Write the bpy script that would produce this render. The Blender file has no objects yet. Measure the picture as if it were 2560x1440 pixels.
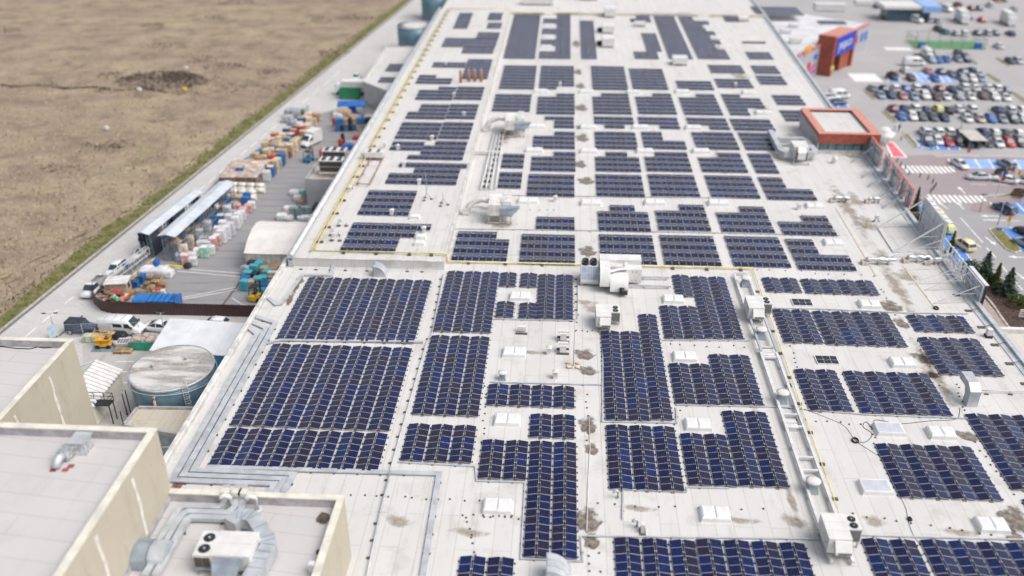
import bpy, math, random
from mathutils import Matrix, Vector
R = math.radians
rnd = random.Random(7)
SC = bpy.context.scene
COL = SC.collection
RZ = 9.0       # roof level
RZ2 = 10.2     # raised roof level
CAMZ = 65.0
# ------------------------------------------------------------ camera model
FPX = 2236.0
TH = math.atan(1241.0 / FPX)
YAW = math.atan(146.0 / (FPX / math.cos(TH)))
FW = Vector((-math.sin(YAW) * math.cos(TH), math.cos(YAW) * math.cos(TH), -math.sin(TH)))
RT = Vector((math.cos(YAW), math.sin(YAW), 0))
UP = RT.cross(FW)
def P(px, py, z=RZ):
    """the point of the place that stands at height z behind a spot of the photograph"""
    d = FW * FPX + RT * (px - 1280) + UP * (720 - py)
    t = (z - CAMZ) / d.z
    return Vector((d.x * t, d.y * t, z))
cd = bpy.data.cameras.new('camera'); cam = bpy.data.objects.new('camera', cd); COL.objects.link(cam)
cam.location = (0, 0, CAMZ)
cam.rotation_euler = Matrix((RT, UP, -FW)).transposed().to_euler()
cd.sensor_width = 36; cd.lens = FPX / 2560 * 36
cd.clip_start = 1; cd.clip_end = 3000
cd.dof.use_dof = True
cd.dof.focus_distance = (P(1280, 985) - cam.location).dot(FW)
cd.dof.aperture_fstop = (cd.lens / 1000) / 0.60
SC.camera = cam
# ------------------------------------------------------------ light
w = bpy.data.worlds.new('World'); SC.world = w; w.use_nodes = True
nt = w.node_tree; bg = nt.nodes['Background']
sky = nt.nodes.new('ShaderNodeTexSky'); sky.sky_type = 'NISHITA'; sky.sun_disc = False
SUN_EL, SUN_AZ = R(54), R(112)      # a veiled sun high to the right, under a bright overcast
sky.sun_elevation = SUN_EL; sky.sun_rotation = SUN_AZ; sky.dust_density = 6.0; sky.air_density = 1.0; sky.ozone_density = 1.0
hs = nt.nodes.new('ShaderNodeHueSaturation'); hs.inputs['Saturation'].default_value = 0.42
nt.links.new(sky.outputs[0], hs.inputs['Color']); nt.links.new(hs.outputs[0], bg.inputs[0])
bg.inputs[1].default_value = 0.15
ld = bpy.data.lights.new('sun', 'SUN'); lo = bpy.data.objects.new('sun', ld); COL.objects.link(lo)
ld.energy = 1.1; ld.angle = R(40); ld.color = (1.0, 0.985, 0.965)
sd = Vector((math.sin(SUN_AZ) * math.cos(SUN_EL), math.cos(SUN_AZ) * math.cos(SUN_EL), math.sin(SUN_EL)))
lo.rotation_euler = sd.to_track_quat('Z', 'Y').to_euler(); lo.location = (0, 60, 120)
vs = SC.view_settings; vs.view_transform = 'Standard'; vs.look = 'None'; vs.gamma = 1; vs.exposure = 0.25
SC.cycles.max_bounces = 6; SC.cycles.diffuse_bounces = 3
# ------------------------------------------------------------ materials
MC = {}
def newmat(name):
    m = bpy.data.materials.new(name); m.use_nodes = True
    return m, m.node_tree, m.node_tree.nodes['Principled BSDF']
def N(nt, t, **k):
    n = nt.nodes.new(t)
    for a, b in k.items():
        if a.startswith('i_'):
            n.inputs[a[2:].replace('_', ' ')].default_value = b
        else: setattr(n, a, b)
    return n
def mathn(nt, op, a, b=None, c=None):
    n = nt.nodes.new('ShaderNodeMath'); n.operation = op
    for i, v in enumerate((a, b, c)):
        if v is None: continue
        if isinstance(v, (int, float)): n.inputs[i].default_value = v
        else: nt.links.new(v, n.inputs[i])
    return n.outputs[0]
def mixc(nt, f, a, b, bt='MIX'):
    n = nt.nodes.new('ShaderNodeMix'); n.data_type = 'RGBA'; n.blend_type = bt
    for i, v in ((0, f), (6, a), (7, b)):
        if isinstance(v, (int, float)): n.inputs[i].default_value = v
        elif isinstance(v, tuple): n.inputs[i].default_value = v if len(v) == 4 else v + (1,)
        else: nt.links.new(v, n.inputs[i])
    return n.outputs[2]
def coord(nt, scale=(1, 1, 1), rot=(0, 0, 0), kind='Object', loc=(0, 0, 0)):
    tc = N(nt, 'ShaderNodeTexCoord'); mp = N(nt, 'ShaderNodeMapping')
    mp.inputs['Scale'].default_value = scale; mp.inputs['Rotation'].default_value = rot; mp.inputs['Location'].default_value = loc
    nt.links.new(tc.outputs[kind], mp.inputs[0]); return mp.outputs[0]
def noise(nt, co, sc, det=4, rough=.55):
    n = N(nt, 'ShaderNodeTexNoise'); n.inputs['Scale'].default_value = sc; n.inputs['Detail'].default_value = det; n.inputs['Roughness'].default_value = rough
    nt.links.new(co, n.inputs['Vector']); return n.outputs[0]
def ramp(nt, f, stops):
    n = N(nt, 'ShaderNodeValToRGB'); cr = n.color_ramp
    while len(cr.elements) < len(stops): cr.elements.new(.5)
    for e, (p, c) in zip(cr.elements, stops):
        e.position = p; e.color = (c, c, c, 1) if isinstance(c, (int, float)) else tuple(c) + (1,)
    nt.links.new(f, n.inputs[0]); return n.outputs[0]
def mat(name, col, rough=.6, metal=0, var=.12, vs=1.5, alpha=None, spec=.5, bump=0, col2=None, vary=0):
    """plain surface with a little mottling of its own"""
    if name in MC: return MC[name]
    m, nt, b = newmat(name); MC[name] = m
    co = coord(nt); f = noise(nt, co, vs, 5)
    c2 = col2 or tuple(max(0, c * (1 - 2.2 * var)) for c in col)
    c1 = tuple(min(1, c * (1 + var * .6)) for c in col) if not col2 else col
    out = mixc(nt, ramp(nt, f, [(.34, 1.0), (.62, 0.0)]), c1, c2)
    if vary:
        oi = N(nt, 'ShaderNodeObjectInfo'); hv = N(nt, 'ShaderNodeHueSaturation')
        nt.links.new(mathn(nt, 'MULTIPLY_ADD', oi.outputs['Random'], vary * 2, 1 - vary), hv.inputs['Value'])
        nt.links.new(out, hv.inputs['Color']); out = hv.outputs[0]
    nt.links.new(out, b.inputs['Base Color'])
    b.inputs['Roughness'].default_value = rough; b.inputs['Metallic'].default_value = metal
    b.inputs['Specular IOR Level'].default_value = spec
    if alpha is not None: b.inputs['Alpha'].default_value = alpha
    if bump:
        bp = N(nt, 'ShaderNodeBump'); bp.inputs['Strength'].default_value = bump; bp.inputs['Distance'].default_value = .05
        nt.links.new(noise(nt, co, vs * 6, 4), bp.inputs['Height']); nt.links.new(bp.outputs[0], b.inputs['Normal'])
    return m
# ------------------------------------------------------------ mesh builder
class MB:
    def __init__(s): s.v = []; s.f = []; s.m = []; s.sm = []; s.T = None
    def add(s, vs, fs, mi=0, smooth=False):
        o = len(s.v)
        for p in vs:
            p = Vector(p)
            s.v.append(tuple(s.T @ p) if s.T else tuple(p))
        for f in fs: s.f.append([i + o for i in f]); s.m.append(mi); s.sm.append(smooth)
        return s
    def box(s, x0, x1, y0, y1, z0, z1, mi=0):
        return s.add([(x0, y0, z0), (x1, y0, z0), (x1, y1, z0), (x0, y1, z0), (x0, y0, z1), (x1, y0, z1), (x1, y1, z1), (x0, y1, z1)],
              [(3, 2, 1, 0), (4, 5, 6, 7), (0, 1, 5, 4), (1, 2, 6, 5), (2, 3, 7, 6), (3, 0, 4, 7)], mi)
    def cbox(s, c, d, mi=0, rz=0):
        o = s.T
        M = Matrix.Translation(Vector(c)) @ Matrix.Rotation(rz, 4, 'Z')
        s.T = o @ M if o else M
        s.box(-d[0] / 2, d[0] / 2, -d[1] / 2, d[1] / 2, -d[2] / 2, d[2] / 2, mi); s.T = o; return s
    def prism(s, poly, z0, z1, mi=0, mtop=None):
        n = len(poly); a = sum(poly[i][0] * poly[(i + 1) % n][1] - poly[(i + 1) % n][0] * poly[i][1] for i in range(n))
        if a < 0: poly = poly[::-1]
        vs = [(p[0], p[1], z0) for p in poly] + [(p[0], p[1], z1) for p in poly]
        s.add(vs, [(i, (i + 1) % n, n + (i + 1) % n, n + i) for i in range(n)] + [tuple(range(n - 1, -1, -1))], mi)
        o = len(s.v) - 2 * n; s.f.append([o + n + i for i in range(n)]); s.m.append(mi if mtop is None else mtop); s.sm.append(False)
        return s
    def ext(s, prof, axis, a0, a1, mi=0):
        """closed profile (u,v) pushed along 'x' (u=y,v=z) or 'y' (u=x,v=z)"""
        n = len(prof)
        pt = (lambda t, u, v: (t, u, v)) if axis == 'x' else (lambda t, u, v: (u, t, v))
        vs = [pt(a0, *p) for p in prof] + [pt(a1, *p) for p in prof]
        return s.add(vs, [(i, (i + 1) % n, n + (i + 1) % n, n + i) for i in range(n)] + [tuple(range(n - 1, -1, -1)), tuple(range(n, 2 * n))], mi)
    def tube(s, pts, r, n=8, mi=0, cap=True, smooth=True):
        pts = [Vector(p) for p in pts]; rings = []
        rs = r if isinstance(r, (list, tuple)) else [r] * len(pts)
        for i, p in enumerate(pts):
            d = (pts[min(i + 1, len(pts) - 1)] - pts[max(i - 1, 0)]).normalized()
            q = d.to_track_quat('Z', 'Y')
            rings.append([p + q @ Vector((rs[i] * math.cos(2 * math.pi * (k + .5) / n), rs[i] * math.sin(2 * math.pi * (k + .5) / n), 0)) for k in range(n)])
        return s.loft(rings, mi, cap, smooth)
    def loft(s, rings, mi=0, cap=True, smooth=False, mif=None):
        n = len(rings[0]); vs = [p for r_ in rings for p in r_]; o = len(s.v)
        s.add(vs, [])
        for i in range(len(rings) - 1):
            for k in range(n):
                s.f.append([o + i * n + k, o + i * n + (k + 1) % n, o + (i + 1) * n + (k + 1) % n, o + (i + 1) * n + k])
                s.m.append(mif(i, k) if mif else mi); s.sm.append(smooth)
        if cap:
            s.f.append([o + k for k in range(n - 1, -1, -1)]); s.m.append(mif(-1, 0) if mif else mi); s.sm.append(False)
            s.f.append([o + (len(rings) - 1) * n + k for k in range(n)]); s.m.append(mif(-2, 0) if mif else mi); s.sm.append(False)
        return s
    def cyl(s, c, r, z0, z1, n=16, mi=0, r2=None, smooth=True):
        r2 = r if r2 is None else r2
        return s.loft([[(c[0] + q * math.cos(2 * math.pi * k / n), c[1] + q * math.sin(2 * math.pi * k / n), z) for k in range(n)] for q, z in ((r, z0), (r2, z1))], mi, True, smooth)
    def bar(s, a, b, wd, mi=0, ht=None):
        """square bar from a to b"""
        a, b = Vector(a), Vector(b); d = b - a; L = d.length
        if L < 1e-6: return s
        q = d.to_track_quat('X', 'Z'); o = s.T
        M = Matrix.Translation(a) @ q.to_matrix().to_4x4(); s.T = o @ M if o else M
        h = wd if ht is None else ht
        s.box(0, L, -wd / 2, wd / 2, -h / 2, h / 2, mi); s.T = o; return s
    def mesh(s, name, mats):
        me = bpy.data.meshes.new(name); me.from_pydata(s.v, [], s.f)
        for m in (mats if isinstance(mats, (list, tuple)) else [mats]): me.materials.append(m)
        me.polygons.foreach_set('material_index', s.m); me.polygons.foreach_set('use_smooth', s.sm)
        me.update(); return me
    def build(s, name, mats, parent=None, loc=None, rz=0):
        o = bpy.data.objects.new(name, s.mesh(name, mats)); COL.objects.link(o)
        if parent: o.parent = parent
        if loc is not None: o.location = loc
        if rz: o.rotation_euler.z = rz
        return o
def put(name, me, parent=None, loc=(0, 0, 0), rz=0, rot=None):
    o = bpy.data.objects.new(name, me); COL.objects.link(o); o.parent = parent; o.location = loc
    o.rotation_euler = rot if rot else (0, 0, rz); return o
def tag(o, label=None, cat=None, group=None, kind=None):
    if label: o['label'] = label
    if cat: o['category'] = cat
    if group: o['group'] = group
    if kind: o['kind'] = kind
    return o
def thing(name, label, cat, loc=(0, 0, 0), rz=0, group=None):
    o = bpy.data.objects.new(name, None); COL.objects.link(o); o.empty_display_size = .3
    o.location = loc; o.rotation_euler.z = rz
    return tag(o, label, cat, group)
def dup(root, loc, rz=0, label=None, group=None):
    r = root.copy(); COL.objects.link(r); r.location = loc; r.rotation_euler.z = rz
    if label: r['label'] = label
    if group: r['group'] = group
    for ch in list(root.children):
        c = ch.copy(); COL.objects.link(c); c.parent = r
        for g in list(ch.children):
            d = g.copy(); COL.objects.link(d); d.parent = c
    return r
ORD = ['', 'first', 'second', 'third', 'fourth', 'fifth', 'sixth', 'seventh', 'eighth', 'ninth', 'tenth', 'eleventh', 'twelfth', 'thirteenth',
       'fourteenth', 'fifteenth', 'sixteenth', 'seventeenth', 'eighteenth', 'nineteenth', 'twentieth']
ORD += [t + ' ' + o for t in ('twenty', 'thirty') for o in ORD[1:10]]; ORD.insert(30, 'thirtieth')
WORD = ['no', 'one', 'two', 'three', 'four', 'five', 'six', 'seven', 'eight', 'nine', 'ten', 'eleven', 'twelve', 'thirteen', 'fourteen']
def path_box(mb, pts, wd, z0, h, mi=0):
    """flat duct of width wd with mitred corners along ground points"""
    pts = [Vector((p[0], p[1], 0)) for p in pts]; L = []; n = len(pts)
    for i in range(n):
        d0 = (pts[i] - pts[i - 1]).normalized() if i else None
        d1 = (pts[i + 1] - pts[i]).normalized() if i < n - 1 else None
        d0 = d0 or d1; d1 = d1 or d0
        nn = Vector((-d0.y, d0.x, 0)); n1 = Vector((-d1.y, d1.x, 0)); mtr = (nn + n1).normalized()
        k = wd / 2 / max(.35, mtr.dot(nn)); L.append((pts[i] + mtr * k, pts[i] - mtr * k))
    rings = [[(a.x, a.y, z0), (b.x, b.y, z0), (b.x, b.y, z0 + h), (a.x, a.y, z0 + h)] for a, b in L]
    return mb.loft(rings, mi)
# ============================================================ SETTING
def field_mat():
    m, nt, b = newmat('dry_grassland'); co = coord(nt)
    a = noise(nt, co, .022, 5, .6); d = noise(nt, co, .16, 6, .62); e = noise(nt, co, .9, 5, .7)
    co2 = coord(nt, scale=(.35, 1, 1), rot=(0, 0, R(-22))); st = noise(nt, co2, .13, 5, .6)
    c = mixc(nt, ramp(nt, a, [(.35, 0.), (.68, 1.)]), (.325, .25, .195), (.385, .325, .21))
    c = mixc(nt, ramp(nt, st, [(.42, 0.), (.66, .85)]), c, (.245, .185, .15))
    c = mixc(nt, ramp(nt, d, [(.30, 1.), (.5, 0.)]), c, (.17, .132, .11))
    c = mixc(nt, ramp(nt, d, [(.55, 0.), (.8, .8)]), c, (.48, .405, .30))
    c = mixc(nt, ramp(nt, e, [(.3, .65), (.62, 0.)]), c, (.17, .135, .10))
    g = noise(nt, co, .05, 3); c = mixc(nt, ramp(nt, g, [(.62, 0.), (.8, .45)]), c, (.18, .19, .07))
    nt.links.new(c, b.inputs['Base Color']); b.inputs['Roughness'].default_value = .95; b.inputs['Specular IOR Level'].default_value = .1
    bp = N(nt, 'ShaderNodeBump'); bp.inputs['Strength'].default_value = .5; bp.inputs['Distance'].default_value = .35
    nt.links.new(e, bp.inputs['Height']); nt.links.new(bp.outputs[0], b.inputs['Normal'])
    return m
def asphalt(name, c, c2, c3=None, sc=.25, tracks=False, tile=0):
    m, nt, b = newmat(name); co = coord(nt)
    f = noise(nt, co, sc, 6, .6); g = noise(nt, co, 9, 3)
    o = mixc(nt, ramp(nt, f, [(.35, 0.), (.65, 1.)]), c, c2)
    o = mixc(nt, ramp(nt, g, [(.3, .25), (.7, 0.)]), o, tuple(x * .6 for x in c))
    if tracks:
        wv = N(nt, 'ShaderNodeTexWave', wave_type='RINGS'); wv.inputs['Scale'].default_value = .12; wv.inputs['Distortion'].default_value = 4.5; wv.inputs['Detail'].default_value = 3; wv.inputs['Detail Scale'].default_value = .5
        nt.links.new(coord(nt, loc=(48, -112, 0)), wv.inputs['Vector'])
        o = mixc(nt, mathn(nt, 'MULTIPLY', ramp(nt, wv.outputs[0], [(.8, 0.), (1., .45)]), ramp(nt, f, [(.4, 0.), (.6, 1.)])), o, (.095, .095, .1))
    if tile:
        bk = N(nt, 'ShaderNodeTexBrick'); bk.inputs['Scale'].default_value = 1; bk.inputs['Brick Width'].default_value = tile * 2; bk.inputs['Row Height'].default_value = tile
        bk.inputs['Mortar Size'].default_value = .025; bk.inputs['Color1'].default_value = (1, 1, 1, 1); bk.inputs['Color2'].default_value = (.9, .9, .9, 1); bk.inputs['Mortar'].default_value = (.72, .72, .72, 1)
        nt.links.new(co, bk.inputs['Vector']); o = mixc(nt, 1.0, o, bk.outputs[0], 'MULTIPLY')
    if c3: o = mixc(nt, ramp(nt, noise(nt, coord(nt, scale=(1, .3, 1)), .5, 4), [(.55, 0.), (.75, .6)]), o, c3)
    nt.links.new(o, b.inputs['Base Color']); b.inputs['Roughness'].default_value = .85; b.inputs['Specular IOR Level'].default_value = .25
    return m
def sheet(name, poly, z, m, kind='structure', h=.06):
    b = MB(); b.prism(poly, z - h, z); o = b.build(name, m)
    return tag(o, kind=kind)
def kx(y): return -76.3 + .0969 * (y - 100)          # the street's left kerb
M_field = field_mat()
M_street = asphalt('pale_concrete_street', (.56, .545, .535), (.50, .487, .48), (.44, .42, .40), .12, tile=.5)
M_yard = asphalt('yard_asphalt', (.255, .255, .268), (.30, .297, .298), None, .2, True)
M_lot = asphalt('car_park_asphalt', (.40, .385, .385), (.35, .345, .352), None, .09)
M_road = asphalt('drive_asphalt', (.315, .312, .325), (.345, .338, .345), None, .12)
M_pave = asphalt('pink_pavers', (.37, .29, .29), (.34, .27, .275), None, .2, tile=.35)
M_pinkroad = asphalt('rose_paved_crossing', (.33, .28, .29), (.30, .265, .28), None, .2)
M_white = mat('road_paint', (.78, .78, .77), .7, var=.1, vs=2.5)
M_blue = mat('blue_bay_paint', (.075, .215, .56), .6, var=.2, vs=1.2, col2=(.10, .26, .60))
M_bluef = mat('faded_blue_bay_paint', (.22, .36, .66), .7, var=.2, vs=.8, col2=(.30, .44, .72))
M_redp = mat('red_bay_paint', (.72, .16, .20), .6, var=.1)
M_green = mat('verge_grass', (.10, .115, .035), .95, var=.3, vs=.5, col2=(.21, .185, .095), spec=.1, bump=.6)
M_grass2 = mat('island_grass', (.13, .14, .045), .95, var=.3, vs=1.6, col2=(.24, .21, .09), spec=.1, bump=.6)
M_kerb = mat('kerb_concrete', (.42, .39, .37), .85, var=.15)
sheet('ground', [(-700, -60), (700, -60), (700, 1100), (-700, 1100)], -.10, M_field, h=.5)
sheet('street', [(kx(20), 20), (60, 20), (60, 520), (kx(520), 520)], 0, M_street)
sheet('car_park', [(53, 60), (420, 60), (420, 520), (53, 520)], .02, M_lot)
# verge with a ragged outer edge, kerb of real height
ys = [20 + i * 3.0 for i in range(168)]
rr = random.Random(3)
sheet('verge', [(kx(y) - .35, y) for y in ys] + [(kx(y) - 2.7 - rr.uniform(0, 1.5) - .6 * math.sin(y * .11), y) for y in reversed(ys)], -.02, M_green)
kb = MB(); kb.prism([(kx(20) - .32, 20), (kx(20), 20), (kx(520), 520), (kx(520) - .32, 520)], -.1, .15); tag(kb.build('kerb', M_kerb), kind='structure')
gt = MB(); gt.prism([(kx(20) + .02, 20), (kx(20) + .5, 20), (kx(520) + .5, 520), (kx(520) + .02, 520)], -.05, .012)
tag(gt.build('gutter', mat('dark_gutter', (.17, .16, .155), .8)), kind='structure')
# yard
sheet('yard', [P(240, 735, 0)[:2], P(272, 783, 0)[:2], (-36.3, 106.6), (-36.3, 205), (-47, 205), P(770, 290, 0)[:2], P(560, 430, 0)[:2], P(360, 645, 0)[:2]], .012, M_yard)
# left forecourt, stained concrete
M_fore = asphalt('stained_concrete', (.46, .445, .43), (.39, .375, .36), (.20, .185, .17), .16)
sheet('forecourt', [P(208, 912, 0)[:2], P(206, 862, 0)[:2], P(420, 828, 0)[:2], P(640, 800, 0)[:2], (-36.5, 70), (-60, 70)], .012, M_fore)
# lines on the street and in the yard
def line(name, pts, wd, z=.016, m=None):
    b = MB()
    for a, c in pts:
        a, c = Vector(P(*a, 0)), Vector(P(*c, 0)); d = (c - a).normalized() * 1; n_ = Vector((-d.y, d.x, 0)) * wd / 2
        b.prism([(a + n_)[:2], (c + n_)[:2], (c - n_)[:2], (a - n_)[:2]], z - .008, z)
    return tag(b.build(name, m or M_white), kind='structure')
line('street_marking', [((107, 805), (145, 774)), ((64, 842), (92, 818)), ((162, 759), (184, 742))] +
     [((184 + 26 * k, 742 - 22 * k), (200 + 26 * k, 728 - 22 * k)) for k in range(1, 26) if k not in (3, 4, 5, 6)], .16)
line('yard_marking', [((440, 670), (605, 684)), ((445, 678), (605, 692)), ((437, 748), (590, 718)), ((440, 752), (592, 724)), ((580, 745), (606, 762)), ((606, 762), (640, 765)),
     ((290, 904), (335, 904)), ((270, 930), (318, 930)), ((288, 957), (320, 957))], .12, .026)
line('drain_channel', [((197, 800), (206, 789)), ((148, 840), (166, 824)), ((555, 765), (604, 700))], .35, .02, mat('drain_grate', (.12, .10, .09), .7))
# ============================================================ BUILDINGS
def roof_mat(name, base, dirt, w=1.6, l=11, grime=.5, rot=90):
    m, nt, b = newmat(name); co = coord(nt)
    a = noise(nt, co, .055, 5, .62); f = noise(nt, co, .35, 6, .65); s = noise(nt, coord(nt, scale=(1.6, .22, 1)), .6, 5, .65); sp = noise(nt, co, 2.6, 4, .6)
    c = mixc(nt, ramp(nt, a, [(.34, 0.), (.66, 1.)]), base, tuple(x * .93 for x in base))
    c = mixc(nt, ramp(nt, f, [(.55, 0.), (.78, grime)]), c, dirt)
    c = mixc(nt, ramp(nt, s, [(.56, 0.), (.78, grime * .8)]), c, tuple(x * .96 for x in dirt))
    c = mixc(nt, ramp(nt, sp, [(.66, 0.), (.78, grime * .55)]), c, tuple(x * .7 for x in dirt))
    bk = N(nt, 'ShaderNodeTexBrick'); bk.offset = .37; bk.inputs['Scale'].default_value = 1; bk.inputs['Brick Width'].default_value = l; bk.inputs['Row Height'].default_value = w
    bk.inputs['Mortar Size'].default_value = .035; bk.inputs['Mortar Smooth'].default_value = .6
    bk.inputs['Color1'].default_value = (1, 1, 1, 1); bk.inputs['Color2'].default_value = (.955, .95, .945, 1); bk.inputs['Mortar'].default_value = (.70, .675, .64, 1)
    nt.links.new(coord(nt, rot=(0, 0, R(rot))), bk.inputs['Vector'])
    c = mixc(nt, 1.0, c, bk.outputs[0], 'MULTIPLY')
    nt.links.new(c, b.inputs['Base Color']); b.inputs['Roughness'].default_value = .7; b.inputs['Specular IOR Level'].default_value = .3
    return m
M_roof = roof_mat('white_roof_membrane', (.585, .577, .567), (.40, .362, .32), grime=.75)
M_roofg = roof_mat('grey_roof_membrane', (.52, .505, .505), (.42, .39, .37), 1.9, 14, .5, 6)
M_roofc = roof_mat('pale_roof_membrane', (.56, .52, .485), (.42, .37, .32), 1.5, 12, .5, 90)
M_cream = None
def cream_mat():
    m, nt, b = newmat('cream_wall_panels'); co = coord(nt)
    st = noise(nt, coord(nt, scale=(.55, .55, .12)), 1.0, 5, .65); a = noise(nt, co, .3, 5, .65); bl = noise(nt, coord(nt, scale=(1.3, 1.3, .5)), .33, 4, .7)
    c = mixc(nt, ramp(nt, a, [(.35, 0.), (.7, 1.)]), (.73, .695, .63), (.66, .63, .57))
    c = mixc(nt, ramp(nt, st, [(.52, 0.), (.75, .5)]), c, (.52, .485, .41)); c = mixc(nt, ramp(nt, bl, [(.58, 0.), (.7, .55)]), c, (.44, .42, .34))
    wv = N(nt, 'ShaderNodeTexBrick'); wv.inputs['Scale'].default_value = 1; wv.inputs['Brick Width'].default_value = 90; wv.inputs['Row Height'].default_value = 1.15
    wv.inputs['Mortar Size'].default_value = .03; wv.inputs['Color1'].default_value = (1, 1, 1, 1); wv.inputs['Color2'].default_value = (.97, .97, .96, 1); wv.inputs['Mortar'].default_value = (.66, .63, .56, 1)
    nt.links.new(coord(nt, rot=(R(90), 0, R(90))), wv.inputs['Vector'])
    c = mixc(nt, 1.0, c, wv.outputs[0], 'MULTIPLY')
    nt.links.new(c, b.inputs['Base Color']); b.inputs['Roughness'].default_value = .8
    return m
M_cream = cream_mat()
M_cap = mat('cream_coping', (.66, .63, .55), .6, var=.1, vs=.7)
M_capw = mat('white_coping', (.60, .585, .565), .55, var=.14, vs=.8)
M_upst = mat('grey_upstand_membrane', (.42, .41, .43), .55, var=.14, vs=1.2)
M_clad = mat('grey_steel_cladding', (.44, .44, .46), .45, metal=.25, var=.07, vs=.5)
M_galv = mat('galvanised_steel', (.50, .525, .555), .5, metal=.25, var=.10, vs=.9)
M_galvd = mat('dull_galvanised_steel', (.36, .42, .48), .45, metal=.5, var=.12, vs=.9)
M_steelw = mat('white_painted_steel', (.62, .625, .635), .45, var=.07)
M_unit = mat('white_unit_panels', (.655, .65, .64), .45, var=.06, vs=.8)
M_dark = mat('black_plastic', (.018, .019, .022), .5)
M_glass = mat('dark_window_glass', (.03, .05, .065), .08, var=.1, spec=.8)
bld = thing('retail_building', 'huge flat white membrane roof of the warehouse store carrying all the solar blocks', 'building')
OUT = [(-36.9, 26), (52.9, 26), (52.7, 108), (53.9, 150), (55.6, 200), (57.8, 272), (57.8, 470), (-36, 470), (-36, 107), (-36.9, 107)]
MB().prism(OUT, 8.72, RZ).build('roof', M_roof, bld)
MB().prism([(x * .999, y) for x, y in OUT], 0, 8.7).build('wall', M_clad, bld)
rs = MB(); yf = 105.2
rs.prism([(-35.6, yf), (-15.1, yf), (-15.1, 262), (-35.6, 262)], RZ + .004, RZ2); rs.build('raised_roof', M_roof, bld)
rc = MB(); rc.box(-15.32, -15.06, yf - .03, 262, RZ2 - .02, RZ2 + .12); rc.box(-35.6, -15.33, yf - .03, yf + .22, RZ2 - .02, RZ2 + .07); rc.build('roof_step_coping', M_capw, bld)
pc = MB()
pc.ext([(-37.05, RZ - .3), (-36.45, RZ - .3), (-36.45, RZ + .5), (-36.55, RZ + .62), (-36.95, RZ + .62), (-37.05, RZ + .5)], 'y', 53.9, 106.5)
pc.build('parapet', M_capw, bld)
pc = MB(); pc.tube([(-35.75, yf - .4, RZ2 + .35), (-35.75, 262, RZ2 + .35)], .46, 12); pc.box(-36.1, -35.45, yf - .4, 262, RZ - .2, RZ2 + .1); pc.build('rounded_coping', M_galv, bld)
pc = MB()
RE = [(52.55, 26), (52.35, 108), (53.5, 150), (55.2, 200), (57.4, 272), (57.4, 470)]
for (x0, y0), (x1, y1) in zip(RE, RE[1:]):
    pc.prism([(x0 - .28, y0), (x0 + .3, y0), (x1 + .3, y1), (x1 - .28, y1)], RZ - .1, RZ + .42)
pc.build('edge_coping', M_galv, bld)
pc = MB()
for (x0, y0), (x1, y1) in zip(RE, RE[1:]):
    pc.prism([(x0 - 1.0, y0), (x0 - .29, y0), (x1 - .29, y1), (x1 - 1.0, y1)], RZ - .05, RZ + .09)
pc.build('edge_flashing', M_galvd if False else M_galv, bld)
# far end of the roof: a low ridge and the next section
pc = MB(); pc.box(-35.4, 57, 262.1, 262.9, RZ, RZ + .75); pc.box(-35.4, 57, 296, 296.9, RZ, RZ + .7); pc.build('roof_ridge', mat('beige_coping', (.58, .53, .47), .7), bld)
sb = MB(); sb.prism([(52.95, 26), (80, 26), (80, P(2480, 832, 8.4).y), (52.95, P(2480, 832, 8.4).y)], 0, 8.4); sb.build('side_roof', M_roofc, bld)
sb = MB(); ysd = P(2480, 832, 8.4).y; sb.box(53.0, 80, ysd + .01, ysd + .6, 8.0, 8.95); sb.build('side_parapet', M_capw, bld)
# ponding stains and dirt on the membrane
def stain_mat(name, c1, c2, gloss, k=1.0):
    m, nt, b = newmat(name)
    tc = N(nt, 'ShaderNodeTexCoord'); vm = N(nt, 'ShaderNodeVectorMath', operation='SUBTRACT'); vm.inputs[1].default_value = (.5, .5, .5)
    nt.links.new(tc.outputs['Generated'], vm.inputs[0]); ml = N(nt, 'ShaderNodeVectorMath', operation='MULTIPLY'); ml.inputs[1].default_value = (2, 2, 0); nt.links.new(vm.outputs[0], ml.inputs[0])
    ln = N(nt, 'ShaderNodeVectorMath', operation='LENGTH'); nt.links.new(ml.outputs[0], ln.inputs[0])
    co = coord(nt); n1 = noise(nt, co, .55, 6, .6); n2 = noise(nt, co, 1.7, 5, .6)
    a = mathn(nt, 'SUBTRACT', mathn(nt, 'ADD', mathn(nt, 'SUBTRACT', 1.0, ln.outputs['Value']), mathn(nt, 'MULTIPLY', mathn(nt, 'SUBTRACT', n1, .5), 2.6)), .22)
    al = mathn(nt, 'MULTIPLY', a, 2.2 * k); al.node.use_clamp = True
    edge = mathn(nt, 'MULTIPLY', mathn(nt, 'SUBTRACT', 1.0, ln.outputs['Value']), 4.0); edge.node.use_clamp = True
    nt.links.new(mathn(nt, 'MULTIPLY', mathn(nt, 'MULTIPLY', al, edge), .85 * k), b.inputs['Alpha'])
    nt.links.new(mixc(nt, ramp(nt, n2, [(.4, 0.), (.6, 1.)]), c1, c2), b.inputs['Base Color']); b.inputs['Roughness'].default_value = gloss
    return m
M_pud = stain_mat('ponding_stain', (.10, .09, .085), (.27, .215, .17), .4, 1.15)
M_dirt = stain_mat('brown_dirt_stain', (.26, .21, .16), (.40, .34, .27), .8, .75)
M_rust = stain_mat('rust_brown_ponding', (.16, .07, .05), (.26, .16, .12), .4)
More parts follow.
